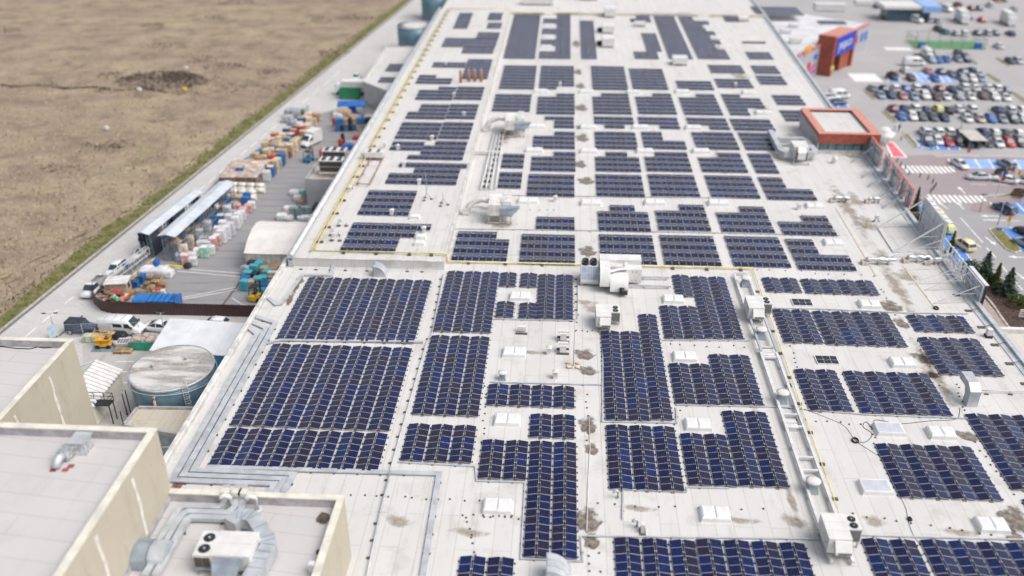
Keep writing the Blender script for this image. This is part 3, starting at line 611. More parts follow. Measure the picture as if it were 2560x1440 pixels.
# ---- the rear field: bands counted away from the yellow pipe
E8 = (0, 8)
BANDS = {
 'first band behind the yellow pipe': [('L', (1127, 652), [E8, E8, E8, (0, 6)]), ('b', (1297, 660), [E8] * 4), ('c', (1502, 661), [E8] * 4), ('d', (1663, 663), [E8] * 4), ('e', (1836, 666), [E8] * 4), ('f', (1998, 674), [E8, E8, (0, 4), (0, 4)])],
 'second band behind the yellow pipe': [('b', (1339, 574), [(0, 6)] * 2), ('c', (1497, 577), [E8] * 3 + [(2, 4)]), ('d', (1647, 575), [E8] * 3 + [(4, 4)]), ('e', (1806, 580), [E8] * 3 + [(4, 4)]), ('f', (1960, 587), [E8, E8, (4, 4)])],
 'third band behind the yellow pipe': [('a', (1243, 470), [(0, 4)] * 3), ('b', (1316, 490), [E8] * 4), ('c', (1492, 491), [E8] * 4), ('d', (1630, 491), [E8] * 4), ('e', (1780, 494), [E8] * 4), ('f', (1921, 499), [E8, E8, (0, 4), (0, 4)])],
 'fourth band behind the yellow pipe': [('a', (1252, 420), [(0, 4)] * 3), ('b', (1326, 427), [E8] * 3 + [(4, 4)]), ('c', (1490, 428), [E8] * 3 + [(2, 4)]), ('d', (1618, 428), [E8] * 3 + [(2, 6)]), ('e', (1757, 430), [E8] * 3 + [(4, 4)]), ('f', (1892, 433), [(0, 4)] * 4)],
 'fifth band behind the yellow pipe': [('b', (1331, 371), [E8] * 3 + [(4, 4)]), ('c', (1489, 372), [E8] * 4), ('d', (1611, 372), [E8, E8, (0, 4), (0, 4)]), ('e', (1743, 373), [E8] * 4), ('f', (1866, 375), [(0, 6)] * 4)],
 'sixth band behind the yellow pipe': [('b', (1435, 321), [(4, 4), (4, 4), (2, 6)]), ('c', (1487, 320), [(2, 4), E8, E8]), ('d', (1600, 321), [(4, 4), E8, E8]), ('e', (1725, 323), [(4, 4), E8, E8]), ('f', (1838, 326), [E8] * 3), ('g', (1966, 303), [(0, 6)] * 3)],
 'seventh band behind the yellow pipe': [('a', (1229, 278), [E8] * 5), ('b', (1341, 285), [E8] * 5 + [(4, 4)]), ('c', (1484, 285), [E8] * 5 + [(2, 6)]), ('d', (1597, 285), [E8] * 5 + [(4, 4)]), ('e', (1712, 287), [E8] * 5 + [(4, 4)]), ('f', (1828, 288), [(0, 4), (0, 4), E8, E8, E8, (0, 4)]), ('g', (1945, 262), [(0, 6)] * 3)],
 'eighth band behind the yellow pipe': [('a', (1247, 222), [E8] * 8), ('b', (1347, 223), [(0, 4)] + [E8] * 7), ('c', (1482, 224), [E8] * 8), ('d', (1583, 223), [E8] * 7), ('e', (1697, 224), [E8] * 3), ('f', (1796, 219), [E8] * 3), ('h', (1779, 182), [E8] * 3), ('g', (1903, 211), [(0, 6)] * 3), ('i', (1889, 184), [(0, 6)] * 3)],
 'farthest wide band of the roof': [('a', (1258, 146), [E8] * 21), ('b', (1347, 146), [E8] * 3 + [(4, 4)] * 2 + [E8] * 3 + [(4, 4)] * 2 + [E8] * 3 + [(4, 4)] * 2 + [E8] * 3 + [(4, 4)] * 3), ('c', (1453, 147), [(0, 4)] * 17), ('d', (1588, 147), [(0, 6)] * 3), ('j', (1597, 128), [(2, 4)] * 8), ('k', (1577, 55), [(0, 6)] * 2 + [(2, 4)] * 3), ('e', (1673, 147), [(0, 6)] * 21), ('f', (1746, 147), [E8] * 4 + [(0, 6)] * 2 + [E8] * 2 + [(0, 6)] * 2 + [E8] * 2 + [(0, 6)] * 3 + [(0, 8)] * 2 + [(0, 4)] * 4), ('g', (1875, 148), [(0, 6)] * 3), ('l', (1858, 108), [(0, 6)]), ('m', (1815, 54), [(0, 4)] * 4)],
}
for band, blocks in BANDS.items():
    for i, (key, near, rows) in enumerate(sorted(blocks, key=lambda b_: P(*b_[1]).x)):
        hblock('solar block, %s from the left in the %s' % (ORD[i + 1], band), near, rows, right=(key == 'b' and near[0] == 1435))
RAISED = [('stepped block nearest the left end of the yellow pipe on the raised roof', (848, 629), [E8, E8, (0, 10), (0, 12)]),
 ('square eight half wide block behind the stepped one on the raised roof', (893, 537), [E8] * 4),
 ('raised roof block with one short row in the middle, behind the copper pipe loop', (962, 459), [(0, 12), (0, 12), (4, 8), (1, 12)]),
 ('two row block just behind the copper pipe loop, left of the vent notch', (973, 375), [(0, 6)] * 2),
 ('stepped four row block beside the vent notch on the raised roof', (1017, 398), [(0, 10), (2, 8), (2, 8), (4, 6)]),
 ('four row block left of the thin white gap, third from the pipe corner', (986, 347), [E8] * 4),
 ('four row block right of the thin white gap, third from the pipe corner', (1094, 347), [(0, 6)] * 4),
 ('stepped four row block left of the white gap, beyond the round duct elbow', (1012, 297), [E8, E8, (2, 6), (2, 6)]),
 ('four row block right of the white gap, level with the farther air handler', (1113, 297), [(0, 6)] * 4),
 ('stepped block left of the white gap, nearest the orange vent pipes', (1037, 249), [E8, E8, E8, (4, 4)]),
 ('four row block right of the white gap, below the orange vent pipes', (1133, 249), [(0, 6)] * 4),
 ('long rows with a short third row, left of the orange vent pipes', (1038, 209), [E8, E8, (0, 4)]),
 ('tall narrow block behind the orange vent pipes', (1153, 197), [(0, 6)] * 7),
 ('two lone panel rows far up on the raised roof', (1079, 168), [E8] * 2),
 ('nearest rows of the jagged block at the raised roof far end', (1153, 133), [E8] * 3),
 ('widest rows of the jagged block at the raised roof far end', (1103, 117), [(0, 14)] * 4),
 ('short rows right behind the widest jagged rows at the far end', (1190, 96), [(0, 6)] * 3),
 ('left middle piece of the jagged block at the far end', (1132, 71), [(0, 4)] * 4),
 ('right middle piece of the jagged block at the far end', (1216, 71), [(0, 4)] * 3),
 ('topmost left piece of the jagged block at the far end', (1141, 50), [(0, 4)] * 4),
 ('topmost right piece of the jagged block at the far end', (1218, 50), [(0, 4)] * 4)]
for lab, near, rows in RAISED: hblock(lab, near, rows, RZ2)
hblock('two panel rows on the loading bay roof, nearer of the two pairs', (944, 206), [(0, 6)] * 2, 5.4)
hblock('three panel rows on the loading bay roof, behind the nearer pair', (962, 178), [(0, 6)] * 3, 5.4)
hblock('dark rows on the roof beyond the far ridge', (1893, 38), [(0, 14)] * 5, RZ)
# ============================================================ ROOF EQUIPMENT
M_fan = mat('black_fan', (.012, .013, .016), .5); M_coil = mat('grey_coil_fins', (.20, .20, .205), .6, var=.2, vs=6); M_coilb = mat('blue_grey_coil', (.30, .36, .45), .5, var=.12, vs=4)
M_yel = mat('yellow_gas_pipe', (.66, .56, .22), .5, var=.12); M_rub = mat('dark_rubber_block', (.10, .09, .085), .9); M_cop = mat('rusty_copper_pipe', (.38, .20, .13), .55, var=.25, vs=2)
M_rustw = mat('rust_spotted_steel', (.60, .56, .52), .6, var=.25, vs=3, col2=(.36, .25, .18)); M_shiny = mat('foil_insulation', (.62, .64, .66), .3, metal=.55, var=.2, vs=3)
M_whited = mat('weathered_white_panels', (.66, .65, .63), .55, var=.14, vs=.7)
def fan(parent, x, y, z, r, tall=.06, nblade=5):
    q = MB(); n = 20
    q.loft([[(x + k * math.cos(2 * math.pi * i / n), y + k * math.sin(2 * math.pi * i / n), z + h) for i in range(n)] for k, h in ((r, 0), (r, tall), (r * .9, tall), (r * .86, .012))], 0, True, True)
    f = q.build('fan', M_fan, parent)
    g = MB()
    for b in range(nblade):
        a = 2 * math.pi * b / nblade; c, s = math.cos(a), math.sin(a); c2, s2 = math.cos(a + .55), math.sin(a + .55)
        g.add([(x + .12 * c, y + .12 * s, z + .03), (x + r * .82 * c, y + r * .82 * s, z + .025), (x + r * .82 * c2, y + r * .82 * s2, z + .05), (x + .12 * c2, y + .12 * s2, z + .05)], [(0, 1, 2, 3)])
    g.build('blade_wheel', mat('dark_blades', (.05, .052, .058), .4), f)
    h = MB(); h.cyl((x, y), r * .16, z + .03, z + .1, 10); h.build('hub', mat('hub_grey', (.55, .56, .58), .4), f)
    return f
def rtu(name, label, px, z=RZ, mirror=False, stand=.55, s=1.0, group='two fan rooftop units'):
    p = P(px[0], px[1], z); t = thing(name, label, 'rooftop unit', p, 0, group); t.scale = (-s if False else s, s, s)
    sg = -1 if mirror else 1
    def bx(q, x0, x1, y0, y1, z0, z1, m=0): q.box(min(sg * x0, sg * x1), max(sg * x0, sg * x1), y0, y1, z0, z1, m)
    zb = stand
    q = MB()
    for yy in (.15, 1.6, 3.0): bx(q, .0, 3.3 if yy > 1 else 2.0, yy, yy + .14, zb - .16, zb - .01)
    for xx in (.1, 1.85): bx(q, xx, xx + .12, -.1, 3.4, zb - .32, zb - .17)
    for xx in (.1, 1.85, 3.15):
        for yy in (.15, 3.0):
            if xx > 3 and yy < 1: yy = 1.6
            bx(q, xx, xx + .12, yy, yy + .14, 0, zb - .161)
    q.build('base_frame', M_galv, t)
    q = MB(); bx(q, 0, 2.0, .0, 3.3, zb, zb + 1.62); bx(q, -.02, 2.02, -.02, 1.08, zb + 1.621, zb + 1.66); bx(q, -.02, 2.02, 1.1, 2.2, zb + 1.621, zb + 1.66); bx(q, -.02, 2.02, 2.22, 3.32, zb + 1.621, zb + 1.66)
    for yy in (1.09, 2.21): bx(q, -.012, -.001, yy - .015, yy + .015, zb + .05, zb + 1.6, 1); bx(q, -.01, 2.01, yy - .012, yy + .012, zb + 1.622, zb + 1.645, 1)
    for yy in (.5, 1.6, 2.8): bx(q, -.03, -.001, yy, yy + .12, zb + .7, zb + .82, 1)
    q.build('cabinet', [M_unit, M_galvd], t)
    q = MB(); xa, xb = sorted((sg * .5, sg * 1.95)); q.ext([(-.75, zb + .45), (-.001, zb + .45), (-.001, zb + 1.5), (-.15, zb + 1.5), (-.75, zb + .75)], 'x', xa, xb); hd = q.build('intake_hood', M_unit, t)
    q = MB(); q.box(xa + .25, xb - .08, -.78, -.752, zb + .47, zb + .74); q.build('intake_grille', M_coil, hd)
    q = MB(); bx(q, 2.001, 3.3, 1.45, 3.3, zb, zb + 1.5); q.build('condenser_box', M_unit, t)
    q = MB(); xa, xb = sorted((sg * 2.08, sg * 3.22)); q.box(xa, xb, 1.42, 1.449, zb + .08, zb + 1.38)
    for k in range(14): q.box(xa + .02 + k * (xb - xa) / 14, xa + .05 + k * (xb - xa) / 14, 1.405, 1.42, zb + .08, zb + 1.38)
    q.build('coil_grille', M_coil, t)
    for yy in (1.95, 2.78): fan(t, sg * 2.65, yy, zb + 1.5, .37)
    return t
rtu('rooftop_unit', 'central two fan unit right in front of the curved duct of the big air handler', (1489, 826), s=.88)
rtu('rooftop_unit', 'two fan unit standing across the white rails near the yellow pipe corner', (1868, 806), s=.92)
rtu('rooftop_unit', 'nearest two fan unit on the front end of the white rails', (2062, 1400), s=.93, stand=.9)
u = thing('rooftop_unit', 'two fan unit with brown coil doors and a small red logo on the plant block', 'rooftop unit', P(487, 1418, 15.5) - Vector((0, 0, .65)), 0, 'two fan rooftop units')
zb = .65; MB().box(1.3, 4.2, 0, 2.45, zb, zb + 1.25).build('cabinet', M_unit, u); q = MB(); q.box(1.28, 4.22, -.02, 1.2, zb + 1.251, zb + 1.29); q.box(1.28, 4.22, 1.22, 2.47, zb + 1.251, zb + 1.29); q.build('lid', M_unit, u); MB().box(0, 1.299, 0, 2.45, zb, zb + 1.22).build('condenser_box', M_unit, u)
for yy in (.65, 1.75): fan(u, .68, yy, zb + 1.22, .43)
for x in (.06, .67): q = MB(); q.box(x, x + .57, -.035, -.001, zb + .05, zb + 1.0); q.build('coil_door', mat('brown_coil_door', (.075, .06, .052), .6), u)
q = MB(); [q.box(.1, 4.1, yy, yy + .1, zb - .14, zb - .001) for yy in (-.1, 2.3)]; [q.box(x, x + .1, yy, yy + .1, 0, zb - .141) for x in (.15, 2.0, 3.95) for yy in (-.1, 2.3)]; q.build('base_frame', M_galvd, u)
q = MB(); n = 16; q.loft([[(1.62 + .1 * math.cos(2 * math.pi * k / n), yy, zb + 1.05 + .1 * math.sin(2 * math.pi * k / n)) for k in range(n)] for yy in (-.004, -.015)], 0); q.bar((1.55, -.02, zb + 1.01), (1.69, -.02, zb + 1.1), .03, 1); q.build('maker_logo', [mat('logo_red', (.55, .04, .06), .5), M_unit], u)
tx = bpy.data.curves.new('maker_word', 'FONT'); tx.body = 'TRANE'; tx.size = .16; tx.extrude = .002; to = bpy.data.objects.new('tmp', tx); COL.objects.link(to); bpy.context.view_layer.update(); me = bpy.data.meshes.new_from_object(to.evaluated_get(bpy.context.evaluated_depsgraph_get())); bpy.data.objects.remove(to); me.materials.clear(); me.materials.append(MC['logo_red']); put('maker_lettering', me, u, (1.8, -.012, zb + 1.0), rot=(R(90), 0, 0))
# ---- rails
rl = thing('rail_frame', 'pair of long white steel rails with cross bars carrying the two right hand units', 'steel frame', (23.3, 55, RZ))
zt = .55
for x in (0, 1.75):
    q = MB(); q.box(x - .13, x + .13, 0, 31.5, zt - .3, zt); q.build('rail', M_steelw, rl)
    q = MB(); q.box(x - .13, x + .13, 41.6, 50.4, zt - .3, zt); q.build('rail', M_steelw, rl)
    q = MB(); q.box(x - .12, x + .12, 31.51, 41.59, zt + .02, zt + .26); q.build('upper_rail', M_galv, rl)
for py in (690, 876, 900, 1042, 1072, 1148, 1180, 1345):
    y = P(1900, py, RZ).y - 55; q = MB(); q.box(.131, 1.619, y - .11, y + .11, zt - .26, zt - .04); q.build('cross_bar', M_steelw, rl)
for y in (1, 8, 15, 22, 29, 43, 49.5):
    for x in (0, 1.75): q = MB(); q.box(x - .1, x + .1, y - .1, y + .1, 0, zt - .301); q.box(x - .22, x + .22, y - .22, y + .22, 0, .05); q.build('leg', M_galv, rl)
# ---- big air handler
p = P(1451, 716, RZ); ah = thing('air_handler', 'biggest white air handler with four black fan stacks and a curved duct', 'air handler', p)
q = MB(); q.ext([(.0, .55), (2.6, .55), (2.6, 2.5), (1.05, 2.5), (.0, .9)], 'x', 0, 2.28); q.build('condenser_box', M_unit, ah)
q = MB()
for i in range(3):
    for j in range(2):
        a, b = .06 + j * .47, .06 + j * .47 + .42
        pt = lambda f: (1.05 * f - .03, .9 + 1.6 * f + .02)
        x0, x1 = .1 + i * .71, .1 + i * .71 + .64
        (ya, za), (yb, zb) = pt(a), pt(b); q.add([(x0, ya, za), (x1, ya, za), (x1, yb, zb), (x0, yb, zb)], [(0, 1, 2, 3)])
q.build('coil_panel', M_coilb, ah)
for x in (.58, 1.62):
    for y in (1.45, 2.15): fan(ah, x, y, 2.5, .42, .4)
q = MB(); q.box(-.1, 5.2, .1, .3, .3, .5); q.box(-.1, 11.6, 2.2, 2.4, .3, .5); q.box(5.2, 11.6, -.2, 0, .3, .5)
for x in (.2, 2.6, 5.2, 8.2, 11.2):
    for y in (.2, 2.3): q.box(x - .08, x + .08, y - .08, y + .08, 0, .3)
q.build('base_frame', M_galv, ah)
q = MB(); q.box(2.4, 7.8, 1.9, 3.6, .9, 3.0)
for k in range(6): q.box(2.4 + k * .95, 2.44 + k * .95, 1.88, 3.62, .9, 3.02)
q.build('rear_duct', M_unit, ah)
q = MB(); q.box(3.72, 5.55, .7, 1.89, .5, 2.6); q.build('mixing_box', M_whited, ah)
q = MB(); arc = [(1.89, 2.95)] + [(-.2 - 1.5 * math.sin(t), 1.0 + 1.95 * math.cos(t)) for t in [R(a) for a in range(0, 91, 10)]] + [(-1.0, .6), (-.6, 1.6), (.4, 2.0), (1.89, 2.0)]
q.ext(arc, 'x', 2.4, 3.7); q.build('down_duct', M_unit, ah)
q = MB(); arc = [(.6, 2.3)] + [(-.5 - 1.6 * math.sin(t), .5 + 1.75 * math.cos(t)) for t in [R(a) for a in range(0, 91, 10)]] + [(-1.5, .4), (.6, .4)]
q.ext(arc, 'x', 3.71, 6.0); q.build('curved_duct', M_unit, ah)
q = MB(); n = 12
ring = []
for k in range(n + 1):
    f = k / n; x = 3.0 + 3.0 * f; y = -.6 + .9 / (1 + math.exp(-10 * (f - .45))); ring.append([(x, y - .35, 2.55), (x, y + .35, 2.55), (x, y + .35, 2.72), (x, y - .35, 2.72)])
q.loft(ring, 0, True, True); q.build('duct_lip', M_unit, ah)
q = MB(); q.box(5.56, 6.1, .4, 1.89, .9, 2.75); q.box(6.11, 7.8, .5, 1.89, .5, 2.4)
q.build('filter_box', M_unit, ah)
q = MB()
for x in (6.6, 7.1):
    for z in (.85, 2.05): q.box(x - .05, x + .05, .47, .499, z - .05, z + .05)
q.build('latch', M_dark, ah)
q = MB(); q.tube([(4.9, -2.3, .75), (5.5, -2.3, .75)], .45, 14); q.box(5.3, 5.9, -2.6, -2.1, .35, .75); q.build('blower_motor', M_dark, ah)
# ---- rear air handlers on legs with tapered blue hoods
def rear_ahu(label, px, s):
    t = thing('air_handler', label, 'air handler', P(*px, RZ), 0, 'air handlers with tapered hoods'); t.scale = (s, s, s)
    q = MB(); q.box(0, 1.75, 0, 1.6, 1.5, 3.2); q.ext([(1.61, 1.5), (3.4, 1.5), (3.4, 3.5), (1.61, 3.1)], 'x', 0, 1.75); q.build('cabinet', M_whited, t)
    q = MB(); q.box(1.76, 3.3, 1.1, 3.4, 1.5, 3.3); q.box(2.2, 3.2, 3.41, 4.6, 1.8, 3.5); q.build('filter_box', M_whited, t)
    q = MB(); q.add([(1.76, -.1, 1.6), (3.6, -.1, 1.6), (4.6, .2, 2.7), (1.76, -.1, 2.7), (1.76, 1.09, 1.6), (3.6, 1.09, 1.6), (4.6, 1.09, 2.7), (1.76, 1.09, 2.7)],
        [(0, 1, 2, 3), (1, 5, 6, 2), (4, 7, 6, 5), (0, 3, 7, 4), (3, 2, 6, 7), (0, 4, 5, 1)]); q.build('intake_hood', M_galvd, t)
    q = MB()
    for x in (0, 1.7, 3.2):
        for y in (.1, 3.1): q.box(x, x + .14, y, y + .14, 0, 1.34)
    for y in (.1, 3.1): q.box(-.2, 3.5, y, y + .12, .22, .36); q.box(-.2, 3.5, y, y + .14, 1.341, 1.48)
    for x in (0, 1.7, 3.2): q.box(x, x + .14, .25, 3.09, 1.341, 1.48)
    q.build('leg_frame', M_rustw, t)
    q = MB(); pts = [(-.1, 3.6, 2.3), (-1.2, 3.8, 2.4), (-2.4, 3.8, 2.0), (-3.2, 3.7, 1.4), (-3.4, 3.6, .6)]; q.tube(pts, .42, 12); q.box(-4.2, -3.1, 3.1, 4.1, .1, 1.1); q.build('side_duct', M_whited, t)
    return t
rear_ahu('nearer white air handler on rusty legs with a blue hood, behind the first solar band', (1221, 562), 1.0)
rear_ahu('farther white air handler on legs with a blue hood, beside the raised roof step', (1262, 345), 1.05)
p0 = P(1246, 322, RZ)
for k in range(4):
    q = MB(); x = P(1203 + 12 * k, 478, RZ); e = P(1240 + 7 * k, 320, RZ); q.tube([(x.x, x.y, RZ + .55), (e.x, e.y, RZ + .55)], .14, 8)
    tag(q.build('insulated_pipe', M_steelw), 'white insulated pipe, %s from the left of the four linking the rear air handlers' % ORD[k + 1], 'pipe', 'white pipes linking the rear air handlers')
q = MB(); a = P(1178, 388, RZ); q.box(a.x, a.x + 5.2, a.y, a.y + .4, RZ + .3, RZ + .75); q.build('pipe_bridge', M_steelw); tag(bpy.data.objects['pipe_bridge'], 'white duct bridge from the raised roof step to the four pipes', 'duct')
for k in range(11):
    a = P(1247 - 4.6 * k + 12, 335 + 13.4 * k, RZ); q = MB(); q.box(-.5, .5, -.15, .15, 0, .36); tag(q.build('pipe_support', M_rub, None, (a.x, a.y, RZ)), 'dark rubber support under the four white pipes', 'pipe support', 'supports under the four white pipes')
# ---- pavilion unit with looping ducts
p = P(1985, 410, RZ); pv = thing('air_handler', 'white hooded unit inside a loop of big grey ducts beside the red entrance pavilion', 'air handler', p)
q = MB(); q.box(-.2, 2.3, .6, 3.8, 1.1, 2.9); q.ext([(-.5, 1.0), (.59, 1.0), (.59, 2.9), (.2, 2.9), (-.5, 2.2)], 'x', .3, 1.7); q.build('cabinet', M_unit, pv)
for x in (.05, 1.75): q = MB(); q.box(x, x + .2, -.45, -.30, 1.0, 2.2); q.build('intake_grille', M_dark, pv)
q = MB()
for x in (-.3, 2.3):
    for y in (-.6, 3.6): q.bar((x, y, 0), (x * .9 + .1, y * .8 + .3, 1.1), .12)
q.box(-.4, 2.5, -.7, -.55, .25, .36); q.box(-.4, 2.5, .3, .45, .95, 1.09); q.build('leg_frame', M_galv, pv)
def ductpath(pts, w, h, z0):
    m_ = MB(); path_box(m_, pts, w, z0, h); return m_
ductpath([(-.25, 1.6), (-1.3, 1.6), (-1.9, 2.6), (-1.7, 13.0)], .95, .95, .7).build('left_duct', M_galv, pv)
ductpath([(2.35, 1.6), (3.3, 1.6), (3.9, 2.4), (3.7, 8.0), (3.0, 8.8), (-1.1, 8.8)], .95, .95, .75).build('right_duct', M_galv, pv)
# ---- skylights
M_sky = mat('white_skylight_cover', (.675, .675, .675), .4, var=.04); M_skyg = mat('lilac_skylight_glass', (.50, .52, .58), .12, var=.06)
def skylight(label, px, w=2.5, d=1.7, z=RZ, h=.42, glass=False, n=2):
    t = thing('skylight', label, 'skylight', P(*px, z), 0, 'white box skylights')
    q = MB(); q.loft([[(x * k, y * k, zz) for x, y in ((-w / 2, -d / 2), (w / 2, -d / 2), (w / 2, d / 2), (-w / 2, d / 2))] for k, zz in ((1.1, 0), (1.04, .1), (1, h))], 0); q.build('curb', M_sky, t)
    q = MB()
    for k in range(n):
        x0 = -w / 2 + .05 + k * (w - .1) / n; x1 = x0 + (w - .1) / n - .035
        q.loft([[(x0, -d / 2 + .05, h + .001), (x1, -d / 2 + .05, h + .001), (x1, d / 2 - .05, h + .001), (x0, d / 2 - .05, h + .001)], [(x0, -d / 2 + .05, h + .05), (x1, -d / 2 + .05, h + .05), (x1, d / 2 - .05, h + .05), (x0, d / 2 - .05, h + .05)], [(x0 + .12, -d / 2 + .2, h + .13), (x1 - .12, -d / 2 + .2, h + .13), (x1 - .12, d / 2 - .2, h + .13), (x0 + .12, d / 2 - .2, h + .13)]], 0) if not glass else q.box(x0, x1, -d / 2 + .05, d / 2 - .05, h + .001, h + .06)
    q.build('lid', M_sky, t)
    q = MB(); [q.box(-w / 2 + k * w / n - .03, -w / 2 + k * w / n + .03, -d / 2 + .06, d / 2 - .06, h + .0, h + .02) for k in range(1, n)]
    if q.v: q.build('gap_strip', M_upst, t)
    if glass: q = MB(); q.box(-w / 2 + .18, w / 2 - .18, -d / 2 + .18, d / 2 - .18, h + .061, h + .075); q.build('glazing', M_skyg, t)
    return t
SKY = [((1300, 745), 'left of the tall four columns, between the two small blocks'), ((1285, 885), 'in the bare area left of the mast'), ((1268, 1054), 'between the eight short columns and the stepped block'), ((1244, 1270), 'left of the very long columns near the bottom edge'),
 ((1683, 752), 'right of the central two fan unit, in a solar notch'), ((1711, 896), 'in the notch of the eight column block by the rails'), ((1744, 1066), 'in the notch of the block nearest to the lower rails'), ((1787, 1290), 'in the open strip above the bottom solar row'),
 ((2173, 765), 'beside the dark stains, right of the farther barred window'), ((2254, 911), 'right of the nearer barred window'), ((2352, 1087), 'whiter one of the two beside the right puddle'), ((2478, 1318), 'nearest the bottom right corner beside the big puddle'),
 ((2082, 610), 'at the right end of the first band, before the metal screen'), ((2035, 518), 'above the dirty block at the right end of the second band')]
for px, d in SKY: skylight('white box skylight ' + d, px)
skylight('framed glass skylight behind the coiled black cable, left of a white one', (2222, 1078), 2.7, 1.8, glass=True, n=1)
skylight('framed glass skylight in the open strip beside the long loose cable', (2188, 1223), 2.7, 1.8, glass=True, n=1)
FAR = [('between the first and third band', [(1320, 506), (1477, 511), (1636, 510), (1795, 511)], 3.0), ('along the edge of the fourth and fifth band', [(1335, 379), (1472, 381), (1612, 381), (1752, 381)], 2.9), ('along the edge of the fifth and sixth band', [(1341, 319), (1470, 321), (1600, 321), (1733, 322)], 2.9),
       ('along the edge of the seventh and eighth band', [(1352, 231), (1466, 232), (1583, 233), (1705, 232), (1872, 235)], 2.8), ('in the left notches of the farthest band', [(1366, 120), (1369, 94), (1372, 66), (1373, 38)], 2.8), ('in the right notches of the farthest band', [(1770, 70), (1790, 98), (1812, 121), (1757, 42)], 3.0)]
for d, pts, wd in FAR:
    for k, px in enumerate(pts): skylight('low white skylight, %s %s %s' % (ORD[k + 1], 'from the left' if 'notches' not in d else 'from the near end' if 'left' in d else 'listed from the middle', d), px, wd, 1.7, h=.5)
skylight('lone low white skylight at the right end of the sixth band', (1908, 285), 3, 1.8, h=.5)
for k, (px, d) in enumerate([((1037, 546), 'small white roof box just in front of the square raised block'), ((1053, 596), 'small white roof box in the notch of the stepped raised block, farther of two'), ((1049, 612), 'small white roof box in the notch of the stepped raised block, nearer of two')]): skylight(d, px, 1.4, 1.0, RZ2, .45, n=1)
# barred windows
for px, d in (((2005, 758), 'farther'), ((2067, 902), 'nearer')):
    t = thing('roof_window', '%s of the two dark six pane roof windows with white bars' % d, 'roof window', P(*px, RZ), 0, 'dark barred roof windows')
    MB().box(-1.25, 1.25, -.85, .85, 0, .16).build('frame', M_sky, t)
    for i in range(3):
        for j in range(2): MB().box(-1.17 + i * .79, -1.17 + i * .79 + .74, -.78 + j * .8, -.78 + j * .8 + .74, .161, .18).build('pane', mat('near_black_glass', (.02, .022, .035), .12), t)
# ---- vents
def mushroom(label, px, s=1):
    t = thing('exhaust_vent', label, 'exhaust vent', P(*px, RZ), 0, 'grey vents with round white caps'); t.scale = (s, s, s)
    MB().loft([[(x * k, y * k, z) for x, y in ((-.45, -.45), (.45, -.45), (.45, .45), (-.45, .45))] for k, z in ((1.15, 0), (1.1, .3), (.8, 1.0))], 0).build('body', M_galvd, t)
    MB().cyl((0, 0), .35, 1.001, 1.2, 14).build('neck', M_dark, t)
    q = MB(); n = 20; q.loft([[(k * math.cos(2 * math.pi * i / n), k * math.sin(2 * math.pi * i / n), z) for i in range(n)] for k, z in ((.66, 1.201), (.68, 1.27), (.4, 1.36), (.1, 1.42))], 0, True, True); q.build('cap', M_whited, t)
for px, d in (((1862, 715), 'nearest the yellow pipe corner, between the rails'), ((1900, 845), 'just in front of the unit standing across the rails'), ((1953, 1005), 'between the rails above the second cross bar'), ((2028, 1228), 'between the rails near the front unit')): mushroom('capped grey vent ' + d, px)
mushroom('stubby dark vent beside the long thin tray, behind the eight short columns', (1256, 948), .7)
for px, d in (((1917, 890), 'farther'), ((1974, 1068), 'nearer')):
    t = thing('louvred_box', '%s of the two pale louvred boxes lying between the white rails' % d, 'roof box', P(*px, RZ), 0, 'louvred boxes between the rails')
    MB().box(-.6, .6, -.7, .7, 0, .45).build('body', M_galv, t)
    for k in range(2): MB().box(-.66, .66, -.66 + k * .68, -.66 + k * .68 + .6, .451, .52).build('louvre', M_whited, t)
def small_vent(label, px, z=RZ, w=.5, h=.8, m=None):
    t = thing('roof_vent', label, 'vent', P(*px, z), 0, 'small roof vents'); m = m or M_whited
    MB().box(-w / 2, w / 2, -w / 2, w / 2, 0, h).build('stack', m, t)
    MB().loft([[(x * k, y * k, zz) for x, y in ((-w / 2, -w / 2), (w / 2, -w / 2), (w / 2, w / 2), (-w / 2, w / 2))] for k, zz in ((1.35, h + .001), (1.35, h + .1), (.5, h + .25))], 0).build('cap', m, t)
for px, z, d in [((1388, 504), RZ, 'grey box vent beside the second low skylight'), ((1388, 945), RZ, 'little grey vent in front of the mast'), ((1372, 885), RZ, 'pair-like dark vent left of the mast'), ((980, 538), RZ2, 'vent poking up at the near edge of the square raised block'), ((1060, 582), RZ2, 'vent in the notch of the stepped raised block'),
                 ((1048, 462), RZ2, 'vent between the square block and the copper frame row'), ((1010, 418), RZ2, 'vent on the short row near the copper pipe loop'), ((1080, 352), RZ2, 'vent in the notch between the gap blocks'), ((995, 375), RZ2, 'vent on the two row block'), ((962, 370), RZ2, 'vent beside the left rounded coping'),
                 ((1135, 243), RZ2, 'vent in the white gap below the orange pipes'), ((1160, 292), RZ2, 'vent in the right gap block'), ((1115, 165), RZ2, 'vent far up on the lone row'), ((1400, 217), RZ, 'vent in the eighth band beside the drain'), ((1838, 218), RZ, 'vent near the right end of the eighth band'), ((1996, 524), RZ, 'grey box left of the dirty block skylight'), ((875, 480), RZ2, 'white box beside the yellow pipe and the chiller house')]:
    small_vent(d, px, z)
